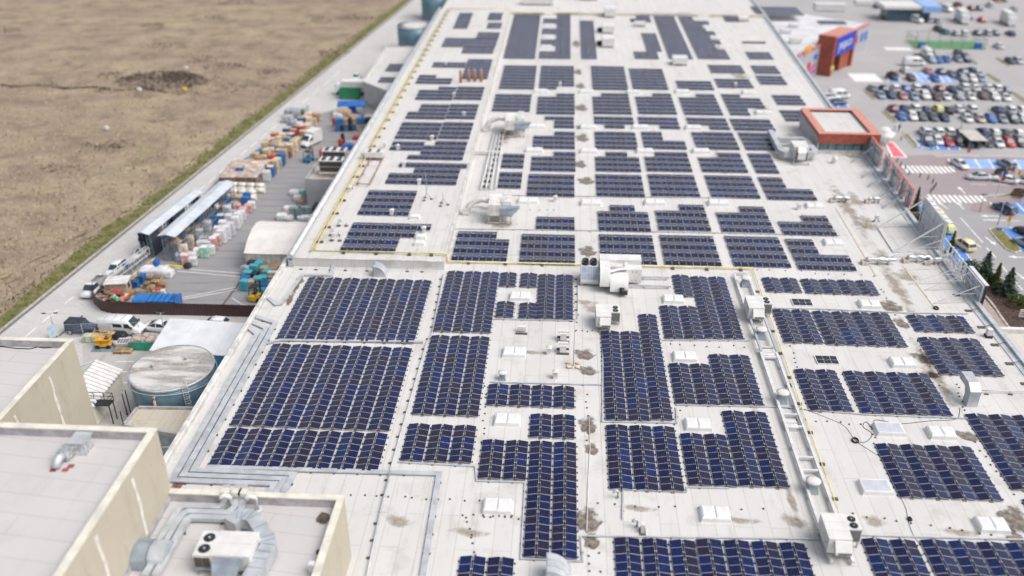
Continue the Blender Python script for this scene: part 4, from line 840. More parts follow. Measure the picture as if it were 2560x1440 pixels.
# ball vents & goosenecks
def gooseneck(label, px, z, s=1, m=None, grp='bent vent pipes'):
    t = thing('gooseneck_vent', label, 'vent pipe', P(*px, z), 0, grp); t.scale = (s, s, s)
    q = MB(); q.tube([(0, 0, 0), (0, 0, .9), (-.06, -.06, 1.1), (-.25, -.1, 1.2), (-.45, -.15, 1.12), (-.5, -.15, .95)], .16, 10); q.build('pipe', m or M_steelw, t); MB().cyl((0, 0), .3, 0, .05, 12).build('flange', m or M_steelw, t)
gooseneck('white bent vent pipe beside the flat ducts on the plant block', (580, 1272), 14.85, 1.25)
gooseneck('white bent vent pipe alone right of the flat ducts on the plant block', (643, 1274), 14.85, 1.25)
gooseneck('grey swan neck pipe below the plain six column block', (1544, 1245), RZ, .8, M_galv)
gooseneck('swan neck pipe in front of the white flue in the open strip', (1592, 1318), RZ, .8, M_galv)
for k, x in enumerate((1152, 1172, 1187, 1203)):
    t = thing('flue_pipe', 'orange brown flue pipe with a grey cap, %s of four from the left' % ORD[k + 1], 'flue pipe', P(x, 204 if k else 206, RZ2), 0, 'orange brown flue pipes')
    MB().cyl((0, 0), .3, 0, 2.4, 10).build('pipe', mat('orange_brown_flue', (.40, .17, .08), .6), t); MB().cyl((0, 0), .36, 2.401, 2.8, 10, r2=.1).build('cap', M_galvd, t)
t = thing('wall_flue', 'thin white box flue in a dark metal tray in the open strip', 'flue', P(1606, 1330, RZ)); MB().box(-.28, .28, -.5, .5, 0, .06).build('tray', mat('dark_tray', (.10, .085, .075), .7), t); MB().box(-.16, .16, -.2, .25, .061, .95).build('box', M_unit, t)
# curved ducts
def quarter_duct(label, px, z, w, r, turn, m=None):
    t = thing('duct_hood', label, 'duct', P(*px, z), turn); m = m or M_galv
    q = MB(); outer = [(r * math.cos(a), r * math.sin(a)) for a in [R(k) for k in range(0, 91, 10)]]
    q.ext([(0, 0)] + [(-y + r, zz) if False else (y, zz) for y, zz in outer] , 'x', -w / 2, w / 2); q.build('bend', m, t)
    q = MB()
    for f in (-.5, -.17, .17, .5):
        for (ya, za), (yb, zb) in zip(outer, outer[1:]): q.bar((f * w, ya * 1.01, za * 1.01), (f * w, yb * 1.01, zb * 1.01), .05)
    q.build('seam', m, t)
    MB().box(-w / 2 - .05, w / 2 + .05, -.12, -.001, -.0, r + .04).build('flange', M_galvd, t)
    return t
quarter_duct('rounded grey duct bend standing against the raised roof face above the widest block', (938, 686), RZ, 1.5, 1.5, R(-90))
quarter_duct('rounded grey duct bend cut by the bottom edge', (1368, 1448), RZ, 2.0, 1.9, R(-90))
p = P(2424, 1010, RZ); t = thing('duct_elbow', 'pale galvanised duct elbow standing right of the eight column blocks', 'duct', p)
q = MB(); q.loft([[(x + dx, y, z) for x, y in ((-.55, -.55), (.55, -.55), (.55, .55), (-.55, .55))] for dx, z in ((0, 0), (0, 1.1))], 0); q.build('riser', M_galv, t); q = MB(); q.ext([(-.56, 1.101), (.56, 1.101), (2.2, 1.9), (2.2, 2.6), (.9, 2.5), (-.56, 1.9)], 'y', -.55, .55) if False else q.ext([(-.55, 1.101), (.55, 1.101), (.9, 1.7), (2.4, 1.7), (2.4, 2.5), (.4, 2.5), (-.55, 1.9)], 'x', -.55, .55); q.build('elbow', M_galv, t)
# ---- flat cable ducts
def flat(label, pts, wd, h=.14, z=RZ, m=None, legs=True, cat='cable tray', name='cable_tray', grp='grey cable trays on the roof', lift=.12):
    w_ = [P(*a, z) for a in pts]; o_ = w_[0]; t = thing(name, label, cat, o_, 0, grp)
    q = MB(); path_box(q, [(a.x - o_.x, a.y - o_.y) for a in w_], wd, lift, h); q.build('lid', m or M_galv, t)
    if legs:
        q = MB()
        for a, b in zip(w_, w_[1:]):
            n = int((b - a).length / 2.2); d = (b - a).normalized()
            for k in range(n):
                c = a + d * (k + .5) * 2.2 - o_; q.cbox((c.x, c.y, lift / 2), (wd * abs(d.y) + .16, wd * abs(d.x) + .16, lift - .002))
        if q.v: q.build('foot', M_rub, t)
    return t
def flatw(label, w_, wd, **k):
    return flat(label, [(0, 0)], wd, **k)
X = lambda x, y: None
def flat3(label, pts3, wd, h=.16, lift=.14, name='cable_tray'):
    o_ = Vector(pts3[0]); t = thing(name, label, 'cable tray', (o_.x, o_.y, RZ), 0, 'grey cable trays on the roof')
    q = MB(); path_box(q, [(a[0] - o_.x, a[1] - o_.y) for a in pts3], wd, lift, h); q.build('lid', M_galv, t)
    q = MB()
    for a, b in zip(pts3, pts3[1:]):
        a, b = Vector(a), Vector(b); n = int((b - a).length / 2.5); d = (b - a).normalized()
        for k in range(n): c = a + d * (k + .5) * 2.5 - o_; q.cbox((c.x, c.y, lift / 2), (wd * abs(d.y) + .2, wd * abs(d.x) + .2, lift - .002))
    if q.v: q.build('foot', M_rub, t)
    return t
yb = P(455, 1205).y
for k, d in enumerate(('outermost', 'middle', 'innermost')):
    xx = -35.05 + k * .72; yy = yb + k * .72; e = P(690 + 22 * k, 1208 - 9 * k)
    top = P(618 + 10 * k, 848 - 2 * k)
    flat3('%s of the three long grey trays bending along the left roof edge' % d, [(-36.4, top.y + 2.2 + k * 1.1), (xx + .0, top.y + .9 + k * 1.1), (xx, yy), (e.x, yy), (e.x - .25, yy - 2.6)], .56)
flat('short wide tray looping around the upper left corner of the widest block', [(836, 655), (828, 690), (757, 690), (704, 762), (690, 764), (672, 748)], .45)
flat('tray hugging the left side of the two wide blocks down to the triple bend', [(668, 862), (700, 853), (1058, 858)], .3)
flat('long bare tray running right and then down to the bottom edge', [(520, 1171), (1098, 1188), (1056, 1450)], .5)
for d, pts in [('thin tray zigzagging around the stepped block by the front puddle', [(995, 1157), (1188, 1168), (1192, 1204), (1313, 1208), (1302, 1399), (1457, 1406), (1452, 1342), (1735, 1346)]), ('thin tray along the far side of the bottom solar rows', [(1740, 1346), (2050, 1350)]), ('thin tray between the front two fan unit and the right edge', [(2150, 1340), (2300, 1345), (2580, 1352)]),
               ('thin tray framing the near end of the block facing the central unit', [(1508, 830), (1506, 1056), (1692, 1059), (1690, 1020)]), ('thin tray below the plain six column block', [(1556, 1300), (1558, 1226), (1716, 1231), (1718, 1220), (1822, 1222)]), ('thin tray at the near side of the stepped block left of the rails', [(1655, 852), (1874, 853)]),
               ('thin tray crossing under the rails between two right hand blocks', [(1690, 1014), (1945, 1019), (2160, 1038), (2422, 1048)]), ('thin tray along the far side of the right hand blocks', [(1928, 772), (2050, 774), (2262, 784), (2420, 786)]), ('thin tray behind the eight short columns', [(1225, 957), (1380, 961), (1505, 964)]),
               ('thin tray at the near side of the tall four columns', [(1236, 799), (1438, 804)]), ('thin tray across the first seam of the rear field', [(1112, 573), (1500, 578), (2100, 590)]), ('thin tray across the second seam of the rear field', [(1245, 489), (1450, 492), (1900, 497)])]:
    flat(d, pts, .13, .1, lift=.06)
# ---- yellow gas pipe
gp = thing('gas_pipe', 'long yellow gas pipe running around the raised roof and along the white rails', 'gas pipe', (-33.3, 106.9, RZ))
def gtube(pts, r=.11):
    q = MB(); q.tube([(a[0] + 33.3, a[1] - 106.9, a[2] - RZ) for a in pts], r, 8); return q.build('pipe_run', M_yel, gp)
gtube([(-33.45, 261.5, RZ2 + .4), (-33.45, 106.7, RZ2 + .4), (-15.25, 107.0, RZ2 + .4), (-14.9, 107.0, RZ2 + .35), (-14.9, 107.0, RZ + .35), (-14.7, 107.2, RZ + .3), (26.1, 107.5, RZ + .3)])
gtube([(26.1, 107.5, RZ + .3), (26.1, 107.2, RZ + .3), (25.45, 60.9, RZ + .3)], .055)
gtube([(-33.0, 261.5, RZ2 + .4), (-33.0, 107.4, RZ2 + .4)], .09); gtube([(-33.4, 261.6, RZ2 + .4), (-15.3, 262, RZ2 + .4), (-14.8, 262, RZ + .4), (5, 262.0, RZ + .95)], .11)
for k in range(32):
    y = 110 + k * 4.8; q = MB(); q.box(-.3, .75, -.15, .15, RZ2 - RZ, RZ2 - RZ + .28); q.build('pipe_support', M_rub, gp, (0, y - 106.9, 0))
for x in (-29, -24.5, -20, -17): q = MB(); q.box(-.2, .2, -.35, .2, RZ2 - RZ, RZ2 - RZ + .28); q.build('pipe_support', M_rub, gp, (x + 33.3, .1, 0))
for x in (-12, -7, -2, 15.5, 20, 24.5): q = MB(); q.box(-.2, .2, -.5, .2, 0, .18); q.build('pipe_support', M_rub, gp, (x + 33.3, .5, 0))
for k in range(9): q = MB(); q.box(-.45, .2, -.15, .15, 0, .18); q.build('pipe_support', M_rub, gp, (25.7 + 33.3, 63 + k * 4.8 - 106.9, 0))
# ---- cable runs with little feet
def cable_run(label, pts, r=.05, m=None, z=RZ, feet=True, h=.2):
    w_ = [P(*a, z) for a in pts]; o_ = w_[0]; t = thing('conduit', label, 'conduit', o_, 0)
    q = MB(); q.tube([(a.x - o_.x, a.y - o_.y, h) for a in w_], r, 6); q.build('pipe', m or M_galv, t)
    if feet:
        q = MB()
        for a, b in zip(w_, w_[1:]):
            n = max(1, int((b - a).length / 2.0)); d = (b - a).normalized(); s_ = Vector((-d.y, d.x, 0))
            for k in range(n):
                c = a + d * (k + .5) * 2.0 - o_; q.cbox((c.x + s_.x * -.2, c.y + s_.y * -.2, .05), (.42, .22, .1)); q.bar((c.x + s_.x * -.3, c.y, .1), (c.x, c.y, h), .03)
        q.build('foot', M_rub, t)
cable_run('grey conduit on dark feet running down to the bottom edge left of the bare tray', [(976, 1184), (950, 1290), (915, 1460)], .08, h=.28)
cable_run('bundle of grey conduits in the lane right of the widest blocks', [(1108, 690), (1080, 838), (1066, 862), (976, 1180)], .07, h=.25)
cable_run('low railing like conduit along the foot of the raised roof face', [(735, 672), (900, 676), (1000, 677), (1105, 680)], .04, h=.45)
cable_run('thin conduit between the drain strip and the central unit', [(1444, 690), (1444, 798), (1440, 800)], .05)
cable_run('conduit from the duct elbow to the right picture edge', [(2440, 983), (2500, 984), (2580, 985)], .06, h=.35)
cable_run('stray conduit along the drain strip beside the very long columns', [(1472, 1040), (1475, 1120), (1470, 1210), (1467, 1330)], .04, M_whited, feet=False, h=.06)
M_cab = mat('black_cable', (.02, .02, .022), .6)
def cable(label, pts, z=RZ, r=.022, cat='cable', nm='loose_cable'):
    w_ = [P(*a, z) for a in pts]; q = MB(); o_ = w_[0]
    q.tube([(a.x - o_.x, a.y - o_.y, r) for a in w_], r, 5); tag(q.build(nm, M_cab, None, o_), label, cat)
def curve(pts, n=6):
    out = []
    for i in range(len(pts) - 1):
        p0, p1, p2, p3 = pts[max(i - 1, 0)], pts[i], pts[i + 1], pts[min(i + 2, len(pts) - 1)]
        for k in range(n):
            t = k / n; out.append(tuple(.5 * (2 * b + (c - a) * t + (2 * a - 5 * b + 4 * c - d) * t * t + (3 * b - a - 3 * c + d) * t ** 3) for a, b, c, d in zip(p0, p1, p2, p3)))
    return out + [pts[-1]]
cable('long loose black cable winding from the rails past the coil to the bottom rows', curve([(2008, 1022), (2060, 1042), (2110, 1065), (2140, 1103), (2180, 1130), (2205, 1150), (2230, 1210), (2262, 1265), (2272, 1310), (2287, 1345), (2300, 1360)]))
cable('looping thin cable beside the two right hand skylights', curve([(2136, 1105), (2165, 1105), (2180, 1085), (2158, 1068), (2165, 1055), (2182, 1072), (2185, 1052), (2205, 1052), (2250, 1060), (2330, 1052), (2390, 1048), (2400, 1020)]), r=.028)
def coil(label, px, r, z=RZ):
    q = MB(); n = 24
    for k in range(4): q.tube([((r - .02 * k) * math.cos(2 * math.pi * i / n), (r + .015 * k) * math.sin(2 * math.pi * i / n), .04 + .05 * k) for i in range(n + 1)], .035, 5)
    tag(q.build('cable_coil', M_cab, None, P(*px, z)), label, 'cable coil')
coil('coiled black cable lying on the bare roof right of the rails', (2138, 1103), .35); coil('black cable coil beside the rail frame near the yellow pipe', (1972, 966), .28); coil('small cable coil at the lower end of the long loose cable', (2274, 1300), .2); coil('black hose ring at the end of the tan strip', (2340, 772), .32)
cable('black cable lying along the far parapet of the left cream block', [(0, 867), (20, 869), (40, 872), (75, 873), (95, 868), (110, 871), (135, 869), (142, 858), (150, 853), (166, 856)], 13.1, .05)
# ---- tan strips and small stuff on the right
for d, a, b in (('longer tan strip leading to the black hose ring', (2258, 665), (2336, 768)), ('farther tan strip beside the foil ducts', (2090, 520), (2190, 690))):
    a, b = P(*a), P(*b); q = MB(); q.bar((0, 0, .03), tuple(b - a + Vector((0, 0, .03))), .2, 0, .06); tag(q.build('roof_batten', mat('tan_batten', (.62, .52, .38), .8)), d, 'batten'); bpy.context.view_layer.update(); q = None
    o = [o for o in COL.objects if o.name.startswith('roof_batten')][-1]; o.location = a
def foil(label, px, L):
    t = thing('foil_duct', label, 'foil duct', P(*px), 0, 'crumpled foil wrapped ducts'); q = MB(); rr_ = random.Random(px[0])
    q.tube([(k * L / 9, rr_.uniform(-.1, .1), .75 + rr_.uniform(-.08, .08)) for k in range(10)], [.3 + rr_.uniform(-.07, .07) for _ in range(10)], 10); q.build('insulation', M_shiny, t)
    q = MB()
    for k in range(3): q.box(.3 + k * L / 3, .42 + k * L / 3, -.3, .3, 0, .36)
    q.box(-.5, .3, -.5, .5, 0, .5); q.build('stand', M_rustw, t)
for a in (('longest silver foil duct left of the white billboard frame', (2162, 660), 4.0), ('silver foil duct under the white billboard frame', (2265, 655), 3.2), ('short silver foil duct beside the roof edge under the frame', (2318, 660), 1.8), ('foil duct in front of the red pavilion side, beside the farther strip', (2082, 505), 2.4), ('foil duct beneath the red letter sign', (2170, 507), 1.8)): foil(*a)
t = thing('floodlight', 'white floodlight head on two feet before the red letter sign', 'floodlight', P(2190, 555)); MB().box(-.25, .25, -.2, .2, .5, 1.1).build('head', M_unit, t)
for sx_ in (-1, 1): q = MB(); q.bar((sx_ * .5, 0, 0), (sx_ * .1, 0, .5), .12); q.build('foot', M_dark, t)
t = thing('dome_vent', 'white rounded vent cap below the pavilion glass', 'vent', P(2085, 408)); q = MB(); q.tube([(0, 0, 0), (0, 0, .9), (0, 0, 1.2), (0, 0, 1.35)], [.42, .45, .34, .08], 14); q.build('cap', M_unit, t); MB().cyl((0, 0), .6, 0, .08, 14).build('flange', M_whited, t)
# ---- mast & conduits supports
t = thing('lightning_mast', 'tall thin lightning mast on a plate with four round weights', 'lightning mast', P(1433, 915)); MB().cyl((0, 0), .05, .1, 5.8, 8, r2=.02).build('pole', M_galvd, t); MB().box(-.75, .75, -.6, .6, .02, .08).build('base_plate', M_rustw, t)
for x in (-.5, .5):
    for y in (-.4, .4): q = MB(); q.cyl((x, y), .26, .081, .28, 14); q.build('weight', mat('sand_weight', (.55, .50, .40), .8), t)
for d, px, z, n in (('nearer', (1108, 512), RZ2, 0), ('farther', (1067, 498), RZ2, 1)):
    t = thing('antenna_stand', '%s thin antenna stand on dark pads on the raised roof' % d, 'antenna stand', P(*px, z)); q = MB()
    for a in range(3): q.bar((.7 * math.cos(a * 2.1), .7 * math.sin(a * 2.1), .1), (0, 0, 1.0), .06)
    q.tube([(0, 0, .9), (0, 0, 2.2 + n * 2)], .04, 6); q.build('tripod', M_galvd, t)
    for a in range(3): q = MB(); q.cyl((.7 * math.cos(a * 2.1), .7 * math.sin(a * 2.1)), .25, 0, .1, 10); q.build('pad', M_rub, t)
for k, (px, z) in enumerate([((835, 590), RZ2), ((838, 603), RZ2), ((855, 566), RZ2)]):
    t = thing('valve_set', 'small white valve set on pads near the pipe corner, %s from the front' % ORD[[2, 1, 3][k]], 'valve set', P(*px, z), 0, 'valve sets near the pipe corner'); q = MB(); q.tube([(-.5, 0, .1), (-.5, 0, .9), (.3, 0, .9), (.6, .2, .6), (.6, .2, .1)], .06, 6); q.build('pipe', M_steelw, t); MB().box(-.3, .1, -.2, .2, .7, 1.3).build('body', M_unit, t)
    for x in (-.5, .6): q = MB(); q.box(x - .25, x + .25, -.15, .35, 0, .09); q.build('pad', M_rub, t)
for d, px in (('farther', (1408, 850)), ('nearer', (1407, 880))):
    t = thing('exhaust_box', '%s of two stacked looking white exhaust boxes left of the mast' % d, 'exhaust box', P(*px)); MB().box(-.35, .35, -.45, .45, .2, 1.1).build('box', M_unit, t); MB().box(-.6, .6, -.2, .2, 1.101, 1.3).build('hood', M_whited, t); q = MB(); q.box(-.7, .7, -.6, -.4, 0, .19); q.box(-.7, .7, .4, .6, 0, .19); q.build('pad', M_rub, t)
t = thing('exhaust_box', 'small white exhaust box on pads left of the mast pair, under the tall columns', 'exhaust box', P(1304, 830)); MB().box(-.5, .5, -.1, .3, .2, .75).build('box', M_unit, t); MB().box(-.7, .7, -.6, -.4, 0, .19).build('pad', M_rub, t)
# ---- copper loop & condenser on the raised roof
t = thing('copper_pipe_loop', 'rusty copper pipe loop lying beside the left rounded coping', 'pipe loop', P(893, 465, RZ2)); a = [P(*k, RZ2) - P(893, 465, RZ2) for k in ((893, 465), (925, 467), (962, 392), (934, 390))]
for i in range(4): q = MB(); q.tube([(a[i].x, a[i].y, .45), (a[(i + 1) % 4].x, a[(i + 1) % 4].y, .45)], .1, 6); q.build('pipe', M_cop, t)
for k in range(4): c = a[0].lerp(a[3], k / 3.2 + .03); q = MB(); q.box(c.x - .1, c.x + .1, c.y - .1, c.y + .1, 0, .36); q.build('leg', M_cop, t)
t = thing('condenser', 'white six fan condenser standing on the far end of the copper loop', 'condenser', P(912, 402, RZ2)); MB().box(0, 3.2, 0, 1.8, .6, 1.5).build('casing', M_unit, t)
for i in range(2):
    for j in range(2): fan(t, .8 + i * 1.5, .5 + j * .85, 1.5, .3)
q = MB(); q.tube([(-.8, .9, .9), (0, .9, .9)], .35, 10); q.build('receiver', M_unit, t); q = MB(); [q.box(x, x + .1, y, y + .1, 0, .6) for x in (.1, 3) for y in (.1, 1.6)]; q.build('leg', M_galv, t)
# ---- chillers on the chiller house
for d, px, lift in (('nearer', (800, 440), .7), ('farther', (808, 415), .7)):
    t = thing('chiller', '%s of the two white six fan chillers on the grey box room' % d, 'chiller', P(px[0], px[1], 5.1 + .0), 0, 'six fan chillers'); w_ = 4.3; MB().box(0, w_, 0, 2.2, lift, lift + 2.2).build('casing', M_unit, t)
    for k in range(2): q = MB(); q.box(.12, w_ - .12, -.03, -.001, lift + .12 + k * 1.02, lift + 1.02 + k * 1.02); q.build('coil_panel', mat('dark_coil', (.06, .058, .055), .6), t)
    for i in range(3):
        for j in range(2): fan(t, .75 + i * 1.4, .6 + j * 1.0, lift + 2.2, .42, .08)
    q = MB(); q.box(-.8, w_ + 1.2, -.6, -.45, .2, .32); q.box(-.8, w_ + 1.2, 2.3, 2.42, .2, .32); [q.box(x, x + .1, y, y + .1, 0, lift) for x in (.1, 2, w_ - .2) for y in (-.55, 2.3)]; q.box(0, w_, -.45, 2.3, lift - .12, lift - .001); q.build('support_frame', M_rustw, t)
    q = MB(); q.tube([(w_ + .01, .6, lift + .8), (w_ + .7, .6, lift + .8), (w_ + .9, .6, lift + .4), (w_ + .9, .6, .1)], .16, 8); q.tube([(w_ + .01, 1.4, lift + .6), (w_ + 1.3, 1.4, lift + .6), (w_ + 1.5, 1.4, .1)], .16, 8); q.build('pipework', M_shiny, t)
# ---- plant block roof
zp = 14.85
for k, (d, pts) in enumerate([('left', [(570, 1224), (561, 1270), (548, 1278), (462, 1276), (450, 1282), (403, 1362)]), ('middle', [(598, 1224), (591, 1276), (574, 1293), (472, 1289), (458, 1297), (403, 1385), (365, 1450)]), ('right', [(614, 1224), (607, 1280), (592, 1306), (478, 1303), (468, 1310), (415, 1408), (390, 1450)])]):
    flat('%s one of the three flat galvanised ducts crossing the plant block roof' % d, pts, .5, .34, zp, legs=True, cat='duct', name='flat_duct', grp='flat ducts on the plant block', lift=.2)
    a = P(pts[0][0] + 1, 1221, 15.76); q = MB(); q.box(-.34, .34, -.35, .25, .001, .3); tag(q.build('duct_saddle', M_cap, None, (a.x, 53.45, 15.76)), 'cream saddle where the %s flat duct crosses the parapet' % d, 'duct cover', 'cream duct saddles on the parapet')
ww = [P(*a, zp) for a in ((580, 1334), (600, 1318), (622, 1316), (640, 1322), (672, 1372), (676, 1392), (655, 1428), (630, 1475))]; o_ = ww[0]; t = thing('bent_duct', 'big segmented galvanised duct bending around the plant block unit', 'duct', o_)
q = MB(); path_box(q, [(a.x - o_.x, a.y - o_.y) for a in ww], 1.15, .3, 1.0); q.build('duct_run', M_galv, t)
q = MB()
for i in range(1, len(ww) - 1):
    for f in (0, .5):
        a = ww[i].lerp(ww[i + 1], f) - o_; d = (ww[i + 1] - ww[i]).normalized(); s_ = Vector((-d.y, d.x, 0)) * .6; q.bar((a.x - s_.x, a.y - s_.y, 1.31), (a.x + s_.x, a.y + s_.y, 1.31), .05)
q.build('seam', M_galvd, t)
t = thing('duct_hood', 'pair of rounded galvanised duct hoods against the tall cream wall', 'duct', P(326, 1428, zp)); t.scale = (.82, .82, .82)
for k, (x0, y0, ry, hz_) in enumerate(((0, 0, 1.5, 1.75), (1.5, .35, 1.3, 1.5))):
    q = MB(); prof = [(y0, .1)] + [(y0 + ry * (1 - math.cos(R(a))) , .8 + hz_ * .55 * math.sin(R(a))) for a in range(0, 181, 20)] + [(y0 + 2 * ry, .1)]; q.ext(prof, 'x', x0, x0 + 1.46); q.build('hood', M_galvd if k == 0 else M_galv, t)
t = thing('duct_stub', 'funnel shaped galvanised duct under the front of the plant block unit', 'duct', P(570, 1452, zp)); MB().loft([[(x, y, z) for x, y in c] for c, z in (([(-.9, -.2), (1.2, -.2), (1.2, .8), (-.9, .8)], 1.7), ([(-.6, -1.2), (.9, -1.2), (.9, -.1), (-.6, -.1)], .9), ([(-.9, -2.2), (.4, -2.2), (.4, -1), (-.9, -1)], .3))], 0).build('duct', M_galvd, t)
a = P(822, 1285, zp); b_ = MB(); b_.add([(-.5, -1.4, 0), (.55, -1.4, 0), (.6, .5, 0), (-.7, .6, 0)], [(0, 1, 2, 3)]); b_.build('drain_stain', stain_mat('dark_leaf_stain', (.05, .035, .03), (.13, .10, .08), .6, 1.4), None, (a.x - .3, a.y, zp + .008)); tag(bpy.data.objects['drain_stain'], kind='structure')
q = MB(); q.cyl((0, 0), .18, 0, .22, 12); tag(q.build('roof_drain', M_dark, None, P(797, 1383, zp)), 'black round drain cap near the plant block parapet', 'drain')
t = thing('junction_box', 'white junction box fixed inside the plant block parapet', 'junction box', P(782, 1432, zp)); MB().box(-.2, .2, -.2, .2, .2, 1.0).build('box', M_unit, t); MB().box(-.05, .05, -.05, .05, 0, .2).build('stem', M_galvd, t)
# ---- vent on the tallest block
zv = 20.95; p = P(172, 1140, zv); t = thing('cowl_vent', 'galvanised cowl vent with a round bend on the bare tall block roof', 'vent', p)
MB().box(.25, 1.35, .1, 1.3, 0, 1.15).build('box', M_shiny, t); MB().box(.1, 1.5, .0, 1.45, 1.151, 1.22).build('lid', M_galv, t)
q = MB(); q.T = Matrix.Rotation(R(-8), 4, 'Z'); q.box(-.4, .5, -.75, .2, .25, .95); q.build('transition', M_shiny, t)
q = MB(); q.tube([(-.05, -.7, .62), (-.1, -1.0, .62), (-.18, -1.3, .45), (-.2, -1.5, .1)], .32, 12); q.build('bend', M_galv, t)
for x, y in ((-.35, -1.65), (.55, -1.6), (.75, -1.15)): q = MB(); q.box(x - .22, x + .22, y - .18, y + .18, .0, .06); q.build('mat', mat('red_brown_mat', (.30, .08, .05), .8), t)
# small dark marks where people walked, pads of the lightning conductor
q = MB(); q.loft([[(k * math.cos(2 * math.pi * i / 8), k * math.sin(2 * math.pi * i / 8), z) for i in range(8)] for k, z in ((.1, 0), (.1, .07), (.05, .11))], 0); PUCK = q.mesh('conductor_block', M_rub)
runs = [((878, 1240), (1225, 1252), 12), ((1215, 965), (1205, 1105), 9), ((1165, 1290), (1190, 1390), 8), ((1280, 1290), (1160, 1288), 6), ((1465, 985), (1470, 1100), 7), ((1485, 1260), (1900, 1275), 9), ((1470, 1340), (1475, 1430), 5), ((1440, 825), (1495, 830), 5), ((1445, 790), (1440, 830), 3), ((1640, 860), (1860, 868), 8), ((2205, 720), (2240, 790), 6), ((1970, 830), (1990, 920), 8),
        ((1990, 1048), (2180, 1065), 8), ((2180, 1062), (2190, 1120), 6), ((2130, 1285), (2560, 1350), 12), ((2390, 960), (2415, 1030), 7), ((2440, 1110), (2540, 1240), 9), ((1855, 672), (2180, 690), 10), ((1615, 662), (1480, 660), 6), ((1300, 523), (1390, 525), 5), ((1450, 577), (1500, 578), 3), ((1080, 556), (1125, 556), 4), ((2290, 850), (2350, 960), 6), ((1690, 690), (1850, 700), 0), ((1205, 1290), (1300, 1297), 6), ((1495, 1390), (1500, 1430), 2), ((1705, 1010), (1690, 1060), 4)]
for a, b, n in runs:
    for k in range(n):
        f = (k + rnd.uniform(-.2, .2)) / max(1, n - 1); o = put('conductor_block', PUCK, None, P(a[0] + (b[0] - a[0]) * f + rnd.uniform(-4, 4), a[1] + (b[1] - a[1]) * f + rnd.uniform(-3, 3)))
        tag(o, 'small dark lightning conductor block on the white membrane', 'conductor block', 'lightning conductor blocks dotted over the white roof')
# far equipment beyond the farthest band
for k, (px, w_, d_, h_) in enumerate([((1345, 14), 9, 4, 2.2), ((1520, 120), 3, 5, 2.2), ((1520, 85), 3, 4, 2.0), ((1525, 45), 3, 4, 2.5), ((1600, 68), 3, 2, 1.2), ((1700, 165), 3.4, 3, 1.8), ((1860, 55), 3, 3, 1.2), ((1475, 2), 5, 5, 2.0), ((1610, -5), 3, 3, 4)]):
    t = thing('plant_unit', 'distant white plant box, %s of those around the farthest band' % ORD[k + 1], 'plant unit', P(*px), 0, 'blurred white plant boxes at the far end'); MB().box(-w_ / 2, w_ / 2, 0, d_, .4, h_).build('casing', M_unit, t); q = MB(); [q.box(x - .1, x + .1, y, y + .2, 0, .399) for x in (-w_ / 2 + .2, w_ / 2 - .2) for y in (.1, d_ - .3)]; q.build('leg', M_galv, t)
    if k in (1, 2): fan(t, -w_ / 2 - .6, d_ / 2, .3, .7, .8)
# ============================================================ VEHICLES
M_tyre = mat('tyre_rubber', (.02, .02, .021), .8); M_rim = mat('wheel_rim', (.45, .46, .48), .35, metal=.5); M_lampg = mat('headlight_glass', (.62, .66, .70), .1); M_tail = mat('tail_light_red', (.42, .02, .02), .25)
M_trim = mat('black_trim', (.025, .025, .027), .6)
CARC = {'white': (.70, .71, .72), 'silver': (.50, .52, .55), 'grey': (.26, .29, .34), 'dark grey': (.10, .115, .14), 'black': (.018, .019, .024), 'navy': (.035, .06, .14), 'blue': (.03, .15, .50), 'light blue': (.28, .36, .48), 'red': (.50, .035, .04), 'dark red': (.20, .035, .045), 'beige': (.50, .44, .37),
        'yellow': (.78, .50, .04), 'lime': (.66, .66, .16), 'cream': (.72, .60, .38), 'teal': (.08, .22, .26), 'brown': (.10, .06, .06), 'pink': (.52, .24, .26), 'orange': (.70, .30, .05)}
def paint(c):
    k = 'car_paint_' + c.replace(' ', '_')
    if k in MC: return MC[k]
    m, nt, b = newmat(k); b.inputs['Base Color'].default_value = CARC[c] + (1,); b.inputs['Roughness'].default_value = .35; b.inputs['Coat Weight'].default_value = .4; b.inputs['Coat Roughness'].default_value = .08; MC[k] = m; return m
